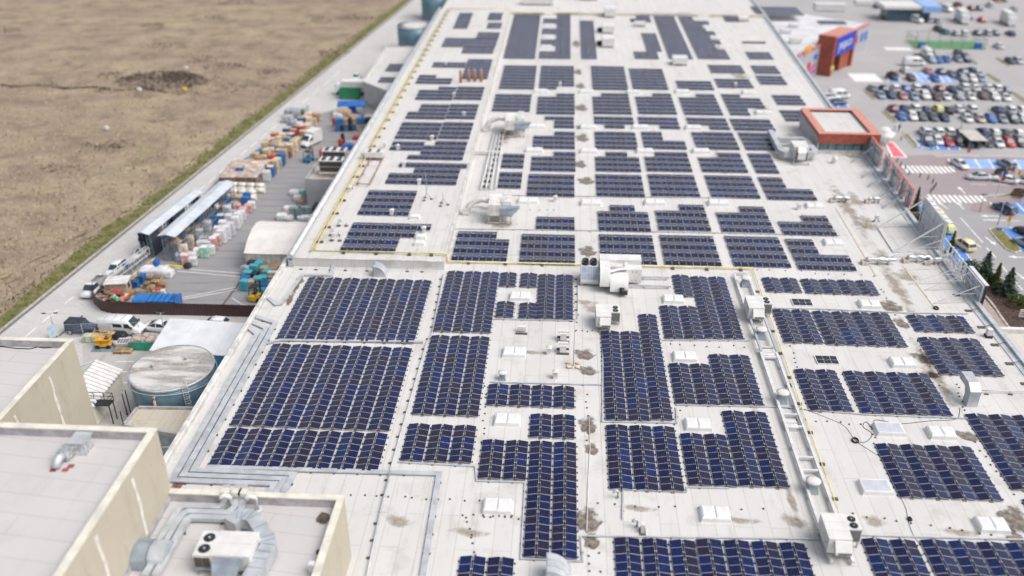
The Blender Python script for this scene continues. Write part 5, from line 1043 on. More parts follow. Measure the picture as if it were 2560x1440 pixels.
# body stations (x, z low, z high, half width); cabin stations (x, z base, z top, half base, half top)
KIND = {
 'hatchback': ([(-2.02, .5, .82, .66), (-1.9, .27, .95, .80), (-1.0, .2, .95, .86), (.5, .2, .93, .87), (1.35, .22, .85, .83), (1.85, .27, .74, .74), (2.03, .36, .62, .58)], [(-1.97, .90, .93, .74, .70), (-1.55, .92, 1.42, .78, .60), (-.2, .92, 1.48, .79, .62), (.35, .92, 1.42, .79, .60), (1.15, .88, .90, .74, .66)], (1.28, -1.25)),
 'saloon': ([(-2.3, .5, .82, .66), (-2.15, .3, .95, .80), (-1.2, .2, .95, .87), (.6, .2, .92, .88), (1.6, .22, .84, .83), (2.1, .27, .72, .74), (2.28, .36, .6, .58)], [(-1.85, .90, .94, .74, .68), (-1.0, .92, 1.36, .78, .58), (-.2, .92, 1.43, .79, .60), (.3, .92, 1.38, .79, .59), (1.25, .88, .90, .74, .66)], (1.42, -1.38)),
 'estate': ([(-2.3, .5, .9, .7), (-2.2, .3, 1.0, .82), (-1.2, .22, 1.0, .88), (.6, .22, .98, .89), (1.5, .24, .92, .85), (2.05, .3, .8, .76), (2.22, .4, .66, .6)], [(-2.24, .95, .98, .76, .72), (-1.98, .97, 1.52, .79, .62), (-.4, .97, 1.6, .8, .66), (.3, .97, 1.54, .8, .64), (1.1, .93, .95, .76, .7)], (1.38, -1.35)),
 'off_roader': ([(-2.2, .55, 1.05, .72), (-2.1, .4, 1.1, .86), (-1.0, .36, 1.1, .92), (.6, .36, 1.08, .92), (1.6, .38, 1.03, .88), (2.05, .42, .9, .8), (2.2, .5, .75, .66)], [(-2.15, 1.04, 1.08, .82, .78), (-1.95, 1.06, 1.68, .84, .70), (-.5, 1.06, 1.76, .85, .72), (.25, 1.06, 1.7, .85, .70), (1.0, 1.02, 1.04, .8, .74)], (1.35, -1.38)),
}
CM = {}
q = MB(); n = 14
q.loft([[(r * math.cos(2 * math.pi * k / n), y, r * math.sin(2 * math.pi * k / n)) for k in range(n)] for r, y in ((.24, -.1), (.31, -.1), (.32, 0), (.31, .1), (.24, .1))], 0, True, True); WH = q.mesh('wheel', [M_tyre])
q = MB(); q.loft([[(r * math.cos(2 * math.pi * k / n), y, r * math.sin(2 * math.pi * k / n)) for k in range(n)] for r, y in ((.2, -.112), (.2, .112))], 0, True, True); RIM = q.mesh('rim', [M_rim])
q = MB(); q.box(-.06, .03, -.15, .15, -.06, .06); HL = q.mesh('headlight', [M_lampg]); q = MB(); q.box(-.03, .05, -.14, .14, -.09, .09); TLM = q.mesh('tail_light', [M_tail])
q = MB(); q.box(-.02, .02, -.26, .26, -.06, .06); PLATE = q.mesh('number_plate', [mat('plate_white', (.65, .65, .62), .5)])
def car_mesh(kind, c):
    if (kind, c) in CM: return CM[(kind, c)]
    B, C, _ = KIND[kind]; q = MB()
    q.loft([[(x, -w * .93, zl), (x, -w, zl + (zh - zl) * .35), (x, -w * .985, zh - (zh - zl) * .2), (x, -w * .86, zh), (x, w * .86, zh), (x, w * .985, zh - (zh - zl) * .2), (x, w, zl + (zh - zl) * .35), (x, w * .93, zl)] for x, zl, zh, w in B], 0, True, True)
    roof = [(x, -wt * .98, zt) for x, zb, zt, wb, wt in C[1:-1]]
    q.loft([[(x, -wt - .015, zt - .05), (x, -wt * .9, zt + .012), (x, wt * .9, zt + .012), (x, wt + .015, zt - .05)] for x, zb, zt, wb, wt in C[1:-1]], 0, True, True)
    for s in (-1, 1):
        for (x0, zb0, zt0, wb0, wt0), (x1, zb1, zt1, wb1, wt1) in ((C[0], C[1]), (C[-1], C[-2])): q.bar((x0, s * wb0 * .97, zb0), (x1, s * wt1, zt1 - .02), .07)
        x, zb, zt, wb, wt = C[2]; q.bar((x, s * (wb + .005), zb), (x, s * (wt + .008), zt), .07)
    body = q.mesh('body', [paint(c)])
    g = MB(); g.loft([[(x, -wb, zb - .03), (x, -wt, zt - .03), (x, wt, zt - .03), (x, wb, zb - .03)] for x, zb, zt, wb, wt in C], 0, True, False); glass = g.mesh('windows', [M_glass])
    CM[(kind, c)] = (body, glass); return CM[(kind, c)]
GC = 'cars in the car park'
def car(kind, c, loc, rz, label, group=None, z=.0, detail=True, wheel=True):
    t = thing('parked_car', label, 'taxi' if 'taxi' in label else 'car', (loc[0], loc[1], z), rz, group); b, g = car_mesh(kind, c); put('body', b, t); put('windows', g, t)
    B, C, ax = KIND[kind]; w_ = .76 if kind != 'off_roader' else .80; zr = .32 if kind != 'off_roader' else .36
    for x in ax:
        for s in (-1, 1):
            o = put('wheel', WH, t, (x, s * w_, zr));
            if detail: put('rim', RIM, o)
    xf, xr = B[-1][0], B[0][0]
    for s in (-1, 1): put('headlight', HL, t, (xf - .12, s * .52, .64 if kind != 'off_roader' else .82)); put('tail_light', TLM, t, (xr + .04, s * .56, .78 if kind != 'off_roader' else .95))
    if detail: put('number_plate', PLATE, t, (xr - .02 + .03, 0, .62)); put('number_plate', PLATE, t, (xf, 0, .46))
    return t
def van(label, loc, rz, c='white', L=5.9, z=0, box=False, roofbars=False, sidewin=True):
    t = thing('delivery_van', label, 'van', (loc[0], loc[1], z), rz); w = 1.0; h = 2.45; f = L / 2
    q = MB(); st = [(-f, .55, h - .1, .95), (-f + .1, .4, h, 1.0), (f - 2.1, .35, h, 1.0), (f - 1.55, .35, h - .08, .97), (f - .85, .35, 1.45, .95), (f - .15, .38, 1.12, .86), (f, .5, .85, .7)]
    q.loft([[(x, -a * .97, zl), (x, -a, zl + .25), (x, -a * .97, zh * .62), (x, -a * .88, zh - .06), (x, -a * .78, zh), (x, a * .78, zh), (x, a * .88, zh - .06), (x, a * .97, zh * .62), (x, a, zl + .25), (x, a * .97, zl)] for x, zl, zh, a in st], 0, True, True); q.build('body', paint(c), t)
    g = MB(); g.add([(f - 1.5, -.74, h - .12), (f - 1.5, .74, h - .12), (f - .8, .80, 1.50), (f - .8, -.80, 1.50)], [(0, 1, 2, 3)]); g.v = [(a + .035, b_, c_ + .04) for a, b_, c_ in g.v]; g.build('windscreen', M_glass, t)
    for s in (-1, 1):
        g = MB(); g.add([(f - 2.15, s * .985, 1.35), (f - 1.05, s * .955, 1.35), (f - 1.5, s * .93, 2.0), (f - 2.15, s * .93, 2.0)], [(0, 1, 2, 3) if s < 0 else (3, 2, 1, 0)]); g.v = [(a, b_ + s * .03, c_) for a, b_, c_ in g.v]; g.build('side_window', M_glass, t)
        if sidewin:
            g = MB(); g.box(f - 3.7, f - 2.45, s * .995 - .012, s * .995 + .012, 1.42, 1.95); g.build('side_window', M_glass, t)
        g = MB(); g.box(f - 1.15, f - .95, s * 1.12 - .1, s * 1.12 + .1, 1.35, 1.65); g.build('mirror', M_trim, t)
        g = MB(); g.box(-f - .02, -f + .06, s * .86 - .08, s * .86 + .08, .8, 1.3); g.build('tail_light', M_tail, t)
        put('headlight', HL, t, (f - .12, s * .6, .92))
        for x in (f - 1.05, -f + 1.2): o = put('wheel', WH, t, (x, s * .88, .33)); put('rim', RIM, o)
    g = MB(); g.box(f - .03, f + .04, -.8, .8, .4, .62); g.build('bumper', M_trim, t)
    if roofbars:
        for x in (-1.9, -.7, .5): g = MB(); g.box(x - .04, x + .04, -.85, .85, h + .02, h + .09); g.build('roof_bar', M_alu, t)
    return t
van('white panel van with roof bars parked in front of the brown fence', (-59.2, 101.3), R(-3), roofbars=True)
v = van('white box bodied van standing beside the long heap of pallet loads', P(778, 362, 0), R(-112), L=5.2, sidewin=False); q = MB(); q.box(-2.6, .5, -1.1, 1.1, .5, 3.0); q.build('cargo_box', M_unit, v)
# dark jeep-like off roader
t = thing('parked_car', 'dark navy boxy off roader parked behind the white panel van', 'car', (-64.8, 101.1, 0), R(-4)); q = MB()
q.loft([[(x, -w, zl), (x, -w, zh - .1), (x, -w * .93, zh), (x, w * .93, zh), (x, w, zh - .1), (x, w, zl)] for x, zl, zh, w in ((-2.1, .55, 1.15, .82), (-2.05, .5, 1.18, .85), (.75, .5, 1.18, .85), (2.0, .5, 1.12, .72), (2.1, .6, 1.05, .70))], 0, True); q.build('body', paint('navy'), t)
q = MB(); q.loft([[(x, -wb, zb), (x, -wt, zt), (x, wt, zt), (x, wb, zb)] for x, zb, zt, wb, wt in ((-2.08, 1.17, 1.2, .82, .8), (-2.0, 1.17, 1.8, .82, .74), (.35, 1.17, 1.8, .82, .72), (.75, 1.15, 1.2, .82, .78))], 0, True); q.build('windows', M_glass, t)
q = MB(); q.box(-2.03, .33, -.77, .77, 1.79, 1.88); [q.box(x - .06, x + .06, s * .8 - .04, s * .8 + .04, 1.18, 1.79) for x in (-1.95, -.8, .25) for s in (-1, 1)]; q.build('hard_top', mat('dark_hardtop', (.03, .036, .055), .5), t)
for s in (-1, 1):
    for x in (-1.35, 1.3):
        o = put('wheel', WH, t, (x, s * .84, .42)); o.scale = (1.25, 1.25, 1.25); put('rim', RIM, o); q = MB(); q.box(x - .55, x + .55, s * .93 - .12, s * .93 + .12, .82, .92); q.build('fender', M_trim, t)
    put('headlight', HL, t, (2.08, s * .45, .9))
q = MB(); q.box(1.9, 2.25, -.8, .8, .5, .68); q.build('bumper', M_trim, t)
car('saloon', 'white', (-54.7, 102.2), R(172), 'white saloon half hidden behind the white canopy roof', z=.02)
car('hatchback', 'white', (-47.2, 103.4), R(180), 'white car almost fully hidden behind the far edge of the canopy', z=.02)
# pickup
t = thing('pickup_truck', 'white double cab pickup with an open load bed at the corner of the brown fence', 'pickup truck', (-68.45, 112.2, 0), R(-93)); q = MB()
q.loft([[(x, -w * .95, zl), (x, -w, zl + .3), (x, -w * .9, zh), (x, w * .9, zh), (x, w, zl + .3), (x, w * .95, zl)] for x, zl, zh, w in ((-.2, .45, 1.1, .85), (-.1, .4, 1.15, .9), (1.6, .4, 1.12, .9), (2.45, .4, 1.0, .84), (2.6, .5, .8, .7))], 0, True, True)
q.loft([[(x, -wt, zt - .05), (x, -wt * .9, zt), (x, wt * .9, zt), (x, wt, zt - .05)] for x, zt, wt in ((-.05, 1.72, .72), (.6, 1.85, .74), (1.0, 1.8, .72))], 0, True, True); q.build('body', paint('white'), t)
q = MB(); q.loft([[(x, -wb, zb), (x, -wt, zt), (x, wt, zt), (x, wb, zb)] for x, zb, zt, wb, wt in ((-.15, 1.08, 1.1, .84, .8), (0, 1.08, 1.7, .84, .7), (.95, 1.08, 1.78, .84, .7), (1.65, 1.08, 1.1, .82, .78))], 0, True); q.build('windows', M_glass, t)
q = MB(); q.box(-3.0, -.25, -1.0, 1.0, .75, .82); q.box(-3.0, -.25, -1.0, -.95, .821, 1.25); q.box(-3.0, -.25, .95, 1.0, .821, 1.25); q.box(-3.0, -2.95, -.94, .94, .821, 1.25); q.build('load_bed', mat('grey_load_bed', (.30, .27, .27), .7, var=.2), t)
for s in (-1, 1):
    for x in (1.75, -1.8): o = put('wheel', WH, t, (x, s * .8, .34)); put('rim', RIM, o)
    put('headlight', HL, t, (2.5, s * .6, .85))
car('estate', 'white', P(292, 681, 0)[:2], R(-95), 'white estate car behind the white truss gate, nearer one'); car('hatchback', 'white', P(357, 640, 0)[:2], R(-95), 'white car behind the far end of the truss gate'); car('saloon', 'white', P(892, 198, 0)[:2], R(-95), 'white car on the street beside the loading bay')
# ============================================================ YARD
M_brown = mat('brown_fence_sheet', (.055, .025, .026), .45, var=.15, vs=.4); M_wood = mat('pallet_wood', (.40, .28, .17), .8, var=.25, vs=2, vary=.3); M_bluep = mat('blue_pallet_paint', (.03, .14, .36), .6, var=.2, vs=2, vary=.2); M_tan = mat('tan_cardboard', (.48, .36, .25), .8, var=.18, vs=1.2, vary=.28); M_wrap = mat('pale_shrink_wrap', (.66, .66, .69), .3, var=.14, vs=1.8, vary=.14)
M_pinkw = mat('pink_wrapped_goods', (.62, .36, .34), .4, var=.25, vs=1.6); M_greenw = mat('mint_wrapped_goods', (.34, .58, .44), .4, var=.2, vs=1.6); M_teal = mat('teal_crate', (.07, .36, .44), .5, var=.12); M_redg = mat('red_goods', (.50, .06, .05), .5, var=.2); M_brownb = mat('brown_box', (.25, .15, .10), .8, var=.2, vary=.25); M_blackg = mat('black_goods', (.03, .033, .04), .5, var=.3); M_bluet = mat('blue_tarpaulin', (.02, .14, .50), .45, var=.2); M_creamg = mat('cream_goods', (.62, .50, .36), .7, var=.2, vary=.2); M_greyg = mat('grey_bag', (.36, .38, .43), .6, var=.25)
M_orangeg = mat('orange_boards', (.62, .27, .10), .7, var=.2); M_greeng = mat('green_goods', (.08, .34, .16), .6, var=.2)
def sheet_fence(label, pts, h, m, name='sheet_fence', rib=.25, post=True, cat='fence'):
    o_ = Vector((pts[0][0], pts[0][1], 0)); t = thing(name, label, cat, o_); q = MB(); p_ = MB()
    for a, b in zip(pts, pts[1:]):
        a = Vector((a[0], a[1], 0)) - o_; b = Vector((b[0], b[1], 0)) - o_; L = (b - a).length; d = (b - a) / L; s = Vector((-d.y, d.x, 0)); n = int(L / rib); rings = []
        for k in range(n + 1):
            c = a + d * (L * k / n) + s * (.03 if k % 2 else -.03); rings.append([(c.x - s.x * .015, c.y - s.y * .015, .08), (c.x + s.x * .015, c.y + s.y * .015, .08), (c.x + s.x * .015, c.y + s.y * .015, h), (c.x - s.x * .015, c.y - s.y * .015, h)])
        q.loft(rings, 0)
        for k in range(int(L / 2.6) + 1): c = a + d * min(L, k * 2.6 + .1) + s * .09; p_.cbox((c.x, c.y, h / 2), (.08, .08, h))
    q.build('panel', m, t)
    if post: p_.build('post', M_galvd, t)
    return t
sheet_fence('long brown corrugated sheet fence closing off the goods yard', [(-68.0, 111.2), (-66.8, 108.6), (-65.0, 106.8), (-63.4, 106.1), (-41.0, 106.3)], 2.0, M_brown)
sheet_fence('grey backed fence piece with posts between the pickup and the hut', [(-68.1, 111.4), (-66.6, 115.2)], 2.0, M_galv)
# truss gate
g0, g1 = Vector((-66.2, 112.6, 0)), Vector((-64.5, 122.0, 0)); t = thing('truss_gate', 'white sliding gate of welded trusses between the street and the yard', 'gate', g0, math.atan2(g1.y - g0.y, g1.x - g0.x)); L = (g1 - g0).length; q = MB()
for z in (.35, 1.9, 2.7): q.bar((0, 0, z), (L, 0, z), .1)
for k in range(8):
    x = k * L / 7; q.bar((x, 0, .35), (x, 0, 2.7), .07)
    if k < 7: q.bar((x, 0, 1.9), (x + L / 14, 0, 2.7), .06); q.bar((x + L / 14, 0, 2.7), (x + L / 7, 0, 1.9), .06)
for z, yy in ((2.7, -.7), (1.7, -.7)): q.bar((0, yy, z), (L, yy, z), .08)
for k in range(8): q.bar((k * L / 7, 0, 2.7), (k * L / 7, -.7, 2.7), .06); q.bar((k * L / 7, -.7, 1.7), (k * L / 7, -.7, 2.7), .05)
q.build('truss', M_steelw, t); q = MB(); [q.box(k * L / 7 + .06, (k + 1) * L / 7 - .06, -.02, .02, .42, 1.8) for k in range(7)]; q.build('infill_panel', mat('grey_gate_panel', (.20, .22, .25), .5), t)
q = MB(); q.box(0, L, -1.5, -1.2, 0, 1.0); tag(q.build('concrete_beam', M_creamg, None, (g0.x + .0, g0.y, 0), t.rotation_euler.z), 'long pale beam lying along the foot of the truss gate', 'beam')
t = thing('gatekeeper_hut', 'little hut with a white flat roof inside the gate corner', 'hut', P(296, 740, 0), R(8)); MB().box(-1.5, 1.5, -.2, 2.0, 0, 2.1).build('wall', mat('hut_brick', (.42, .32, .27), .8, var=.15, vs=3), t); MB().box(-1.7, 1.7, -.4, 2.2, 2.101, 2.25).build('roof', mat('hut_roof', (.62, .58, .54), .7), t); MB().box(1.501, 1.52, .5, 1.2, 1.0, 1.7).build('window', M_glass, t); q = MB(); q.box(-.9, 1.0, .4, 1.5, 2.251, 2.36); tag(q.build('white_board', M_steelw, None, (t.location.x, t.location.y, 0), R(8)), 'white board lying on the hut roof', 'board')
# scrap heap
q = MB(); r_ = random.Random(5); heapm = [M_orangeg, M_brownb, M_greeng, M_greyg, M_blackg, M_creamg, M_pinkw, M_wrap, M_redg]
for k in range(190):
    f, gg = r_.random(), r_.random(); px = 252 + 66 * f; py = 722 + 36 * gg + (10 if f < .2 else 0); c = P(px, min(py, 757), 0); hh = .3 + 1.2 * math.exp(-((f - .45) ** 2) * 6) * r_.random()
    q.T = Matrix.Translation((c.x, c.y, hh)) @ Matrix.Rotation(r_.uniform(0, 3), 4, 'Z') @ Matrix.Rotation(r_.uniform(-.5, .5), 4, 'X'); s = r_.uniform(.2, .8); q.box(-s, s, -s * r_.uniform(.2, .7), s * .4, -.05, .05 + .2 * r_.random(), r_.choice([0, 0, 1, 1, 2, 3, 4, 4, 5, 6, 7, 8])) ; q.T = None
tag(q.build('scrap_heap', heapm), 'heap of scrap boards and rubbish behind the bend of the brown fence', 'scrap heap', None, 'stuff')
# blue waste container with ribs
t = thing('waste_container', 'blue ribbed waste container standing behind the brown fence', 'container', P(325, 752, 2.2) - Vector((0, 0, 2.2)), R(2)); L = 6.3
MB().ext([(0, .15), (2.3, .15), (2.3, 2.15), (0, 2.15)], 'x', 2.2, L).build('body', mat('container_blue', (.02, .16, .46), .45, var=.12), t); cb = MC['container_blue']
q = MB(); q.ext([(0, .15), (2.3, .15), (2.3, 2.05), (.5, 2.05), (0, 1.2)], 'x', 0, 2.19); q.build('hopper', cb, t); q = MB()
for k in range(6): q.box(2.3 + k * .78, 2.38 + k * .78, -.07, 2.37, .15, 2.24)
q.build('rib', mat('container_rib_blue', (.012, .085, .27), .5), t); MB().box(L + .001, L + .12, -.08, 2.38, 0, 2.3).build('end_frame', cb, t); MB().box(L - .75, L - .1, .4, 1.9, 2.151, 2.19).build('hatch', mat('dark_blue_hatch', (.015, .07, .22), .5), t); q = MB(); q.box(1.5, 2.0, -.02, -.001, .8, 1.3); q.build('warning_plate', M_trim, t)
# pallets in stacks, every pallet its own thing
q = MB(); [q.box(-.6, .6, -.4 + k * .2, -.4 + k * .2 + .12, .12, .144) for k in range(4)]; [q.box(x - .05, x + .05, -.4, .33, .02, .119) for x in (-.55, 0, .55)]; q.box(-.6, .6, -.4, -.3, 0, .019); PALW = q.mesh('wooden_pallet', [M_wood]); PALB = PALW.copy(); PALB.materials.clear(); PALB.materials.append(M_bluep)
for k, (px, n, c) in enumerate(sorted([((340, 716), 9, 'b'), ((340, 730), 4, 'w'), ((358, 703), 10, 'b'), ((352, 699), 6, 'w'), ((372, 716), 7, 'w'), ((383, 706), 9, 'w'), ((398, 707), 10, 'w'), ((393, 718), 10, 'w'), ((408, 720), 8, 'w'), ((380, 729), 8, 'w'), ((395, 735), 7, 'w'), ((357, 733), 3, 'w'), ((378, 738), 4, 'w')])):
    p = P(px[0], px[1] + 4, 0); nm = 'blue painted' if c == 'b' else 'weathered wooden'
    for j in range(n): tag(put('pallet', PALB if c == 'b' else PALW, None, (p.x + rnd.uniform(-.05, .05), p.y + rnd.uniform(-.05, .05), j * .146 + .014), R(rnd.uniform(-6, 6)) + (1.57 if k % 3 == 1 else 0)), '%s pallet, %s up in the %s stack from the left by the waste container' % (nm, 'topmost' if j == n - 1 else ORD[j + 1], ORD[k + 1]), 'pallet', 'pallets stacked beside the blue waste container')
def bag(label, px, m, s=(.8, .6, .7), z=0, name='bundle', cat='bundle', rz=0, grp=None):
    q = MB(); r_ = random.Random(int(px[0] * 7 + px[1])); n = 10; rings = []
    for k, (f, hh) in enumerate(((.82, 0), (1, .25), (1, .7), (.9, .93), (.5, 1.0))): rings.append([(s[0] * f * (abs(math.cos(a)) ** .5) * math.copysign(1, math.cos(a)) * r_.uniform(.93, 1.05), s[1] * f * (abs(math.sin(a)) ** .5) * math.copysign(1, math.sin(a)) * r_.uniform(.93, 1.05), s[2] * hh * r_.uniform(.95, 1.04)) for a in [2 * math.pi * (i + .5) / n for i in range(n)]])
    q.loft(rings, 0, True, False); return tag(q.build(name, m, None, P(px[0], px[1], z), rz), label, cat, grp)
for k, px in enumerate(((366, 690), (385, 690), (403, 691), (420, 692), (372, 684), (410, 686))): bag('clear wrapped bundle, %s in the low row behind the stacked pallets' % ORD[k + 1], px, M_wrap, (1.0, .8, 1.3), grp='clear wrapped bundles behind the pallets')
bag('crumpled blue film on the ground right of the wrapped bundles', (424, 690), M_bluet, (.6, .5, 1.0)); bag('red and white sack leaning on the pallet stacks', (398, 737), M_redg, (.5, .45, 1.2)); bag('pale sack beside the red one', (408, 738), M_wrap, (.45, .4, 1.0)); bag('blue bundle at the end of the truss gate', (390, 662), M_bluet, (.6, .5, .9)); bag('blue tarpaulin bundle on the truss gate', (314, 664), M_bluet, (.5, .5, .5), 2.0)
q = MB(); q.box(-1.6, 1.6, -.15, .15, 0, .3); tag(q.build('yellow_beam', mat('yellow_beam', (.72, .60, .10), .5), None, P(440, 668, 0), R(-4)), 'yellow barrier beam in front of the nearer wrapped goods', 'beam')
# ---- cantilever racks
M_net = mat('dark_rack_mesh', (.045, .055, .075), .7); M_rack = mat('blue_grey_rack_steel', (.22, .29, .37), .45, metal=.3); M_rroof = mat('pale_corrugated_roof', (.53, .575, .63), .4, var=.08, vs=.5)
def rack(label, A, B, wd, h, back=False):
    A, B = Vector((*A, 0)), Vector((*B, 0)); t = thing('storage_rack', label, 'storage rack', A, math.atan2(B.y - A.y, B.x - A.x)); L = (B - A).length
    q = MB(); q.ext([(-wd / 2 - .3, h - .25), (-wd / 2 - .3, h - .19), (0, h + .15), (wd / 2 + .3, h - .19), (wd / 2 + .3, h - .25), (0, h + .09)], 'x', -.6, L + .5); q.build('roof', M_rroof, t)
    q = MB(); q.box(-.5, L + .4, -.06, .06, h + .15, h + .19); q.build('ridge_strip', M_steelw, t); n = int(L / 2.7)
    for k in range(n + 1):
        x = k * L / n; q = MB()
        for y in (-wd / 2, -wd / 2 + .7, wd / 2 - .7, wd / 2): q.bar((x, y, 0), (x, y, h - .2), .1)
        for s in (-1, 1):
            for j in range(6): z0 = .2 + j * (h - .6) / 6; q.bar((x, s * wd / 2, z0), (x, s * (wd / 2 - .7), z0 + (h - .6) / 6), .05); q.bar((x, s * wd / 2, z0), (x, s * (wd / 2 - .7), z0), .05)
        q.bar((x, -wd / 2, h - .3), (x, wd / 2, h - .3), .1); q.build('upright_frame', M_rack, t)
    for z in (1.5, 2.9):
        for s in (-1, 1): q = MB(); q.bar((0, s * wd / 2, z), (L, s * wd / 2, z), .1); q.build('beam', M_rack, t)
    for k in range(n):
        if back and k in (2, 4, 5): continue
        q = MB(); x0, x1 = k * L / n + .08, (k + 1) * L / n - .08
        if back: q.box(x0, x1, wd / 2 + .06, wd / 2 + .09, .1, h - .35); q.build('mesh_screen', M_net, t)
    return t, L, n
def onrack(rk, label_fmt, n, r_, w2, L):
    for k in range(n):
        x = L * (k + .5) / n + r_.uniform(-.3, .3); z = r_.choice((.03, 1.56, 2.96)); a = rk.rotation_euler.z; ly = r_.uniform(-w2, w2); c = Vector((rk.location.x + x * math.cos(a) - ly * math.sin(a), rk.location.y + x * math.sin(a) + ly * math.cos(a), 0))
        q = MB(); m = r_.choice((M_blackg, M_greyg, M_brownb, M_wrap, M_bluep, M_wood, M_blackg)); s = r_.uniform(.4, .75)
        for j in range(r_.randint(3, 7)): q.T = Matrix.Rotation(r_.uniform(-.12, .12), 4, 'Z'); q.box(-s * 1.5, s * 1.5, -.5 + j * .16, -.4 + j * .16, 0, r_.uniform(.2, .8)); q.T = None
        tag(q.build('stored_bundle', m, None, (c.x, c.y, z), a), label_fmt % ORD[k + 1], 'bundle', 'bundles stored in the roofed racks')
ra, La, na = rack('roofed storage rack with dark mesh screens nearest to the street', (-65.1, 123.6), (-63.0, 139.8), 2.0, 4.6); 
for k in range(na):
    q = MB(); q.box(k * La / na + .1, (k + 1) * La / na - .1, 1.06, 1.09, .1, 4.2) if k not in (2, 4, 5) else q.box(k * La / na + .1, (k + 1) * La / na - .1, 1.06, 1.09, .1, .6); q.build('mesh_screen', M_net, ra)
    if k in (0, 3, 6): q = MB(); q.box(k * La / na + .1, (k + 1) * La / na - .1, -1.1, -1.07, .3, 4.1); q.build('mesh_screen', M_net, ra)
rb, Lb, nb = rack('roofed storage rack with open lattice frames beside the wrapped goods', (-60.6, 122.4), (-58.6, 143.6), 2.4, 4.9)
r_ = random.Random(11); onrack(ra, '%s dark bundle from the near end in the rack by the street', 14, r_, .6, La); onrack(rb, '%s mixed bundle from the near end in the open lattice rack', 18, r_, .7, Lb)
# ---- wrapped pallets along the rack
PALT = None
def load(label, loc, m, size=(1.15, .95, 1.2), rz=0, group=None, z=0.0, pal=True, cap=None, seed=0):
    t = thing('pallet_load', label, 'pallet load', (loc[0], loc[1], z), rz, group); w_, d_, h_ = size
    if pal: o = put('pallet', PALW if seed % 3 else PALB, t, (0, .04, .0)); o.scale = (w_ / 1.2, d_ / .8, 1)
    r2 = random.Random(seed); b = .06; q = MB(); rings = []
    for f, zz in ((1, .15), (1.0 + r2.uniform(-.03, .04), .15 + h_ * .5), (1, .15 + h_ - b), (.93, .15 + h_)):
        rings.append([(x * f, y * f, zz + r2.uniform(-.02, .02) * (zz > .2)) for x, y in ((-w_ / 2 + b, -d_ / 2), (w_ / 2 - b, -d_ / 2), (w_ / 2, -d_ / 2 + b), (w_ / 2, d_ / 2 - b), (w_ / 2 - b, d_ / 2), (-w_ / 2 + b, d_ / 2), (-w_ / 2, d_ / 2 - b), (-w_ / 2, -d_ / 2 + b))])
    q.loft(rings, 0); q.build('goods', m, t)
    if cap: MB().box(-w_ / 2 * .9, w_ / 2 * .9, -d_ / 2 * .9, d_ / 2 * .9, .151 + h_ + .02, .2 + h_).build('top_sheet', cap, t)
    return t
GW = 'wrapped pallet loads along the open rack'
W_ = [((468, 662), M_pinkw, 1.7), ((484, 662), M_wrap, 1.2), ((482, 652), M_wrap, 1.3), ((514, 642), M_greenw, 1.7), ((497, 640), M_wrap, 1.2), ((529, 635), M_wrap, 1.3), ((521, 626), M_wrap, 1.6), ((536, 622), M_pinkw, 1.9), ((545, 612), M_pinkw, 1.7), ((505, 622), M_wrap, 1.3), ((512, 610), M_greyg, 1.2), ((558, 606), M_wrap, 2.2), ((570, 598), M_wrap, 2.3), ((580, 588), M_wrap, 2.2), ((548, 590), M_wrap, 1.6), ((560, 578), M_wrap, 1.8), ((592, 570), M_wrap, 2.0), ((598, 560), M_wrap, 2.0),
      ((606, 550), M_wrap, 1.6), ((575, 560), M_wrap, 1.7), ((585, 546), M_greyg, 1.4), ((610, 538), M_pinkw, 1.3), ((622, 530), M_pinkw, 1.3), ((595, 530), M_pinkw, 1.4), ((630, 522), M_wrap, 1.2), ((570, 538), M_wrap, 1.7), ((555, 560), M_bluep, 1.6), ((450, 650), M_wrap, 1.0), ((462, 640), M_creamg, 1.8), ((478, 620), M_creamg, 2.0), ((500, 596), M_wrap, 1.6), ((520, 575), M_wrap, 1.6), ((540, 560), M_bluep, 1.5)]
nmv = {M_pinkw: 'pink and white', M_wrap: 'pale plastic', M_greenw: 'mint green', M_greyg: 'grey', M_bluep: 'blue', M_creamg: 'yellowish', M_tan: 'tan cardboard', M_brownb: 'brown box', M_redg: 'red topped', M_teal: 'teal', M_blackg: 'black', M_greeng: 'green', M_orangeg: 'orange'}
for k, (px, m, h) in enumerate(sorted(W_, key=lambda a: -a[0][1])): load('%s wrapped pallet load, %s from the near end beside the open rack' % (nmv[m], ORD[k + 1]), P(*px, 0), m, (1.25, 1.15, h), R(rnd.uniform(-8, 8) + 5), GW, seed=k, cap=M_wrap if m != M_wrap and h > 1.5 else None)
bag('black bin bag at the end of the yellow beam', (470, 670), M_blackg, (.6, .5, .8))
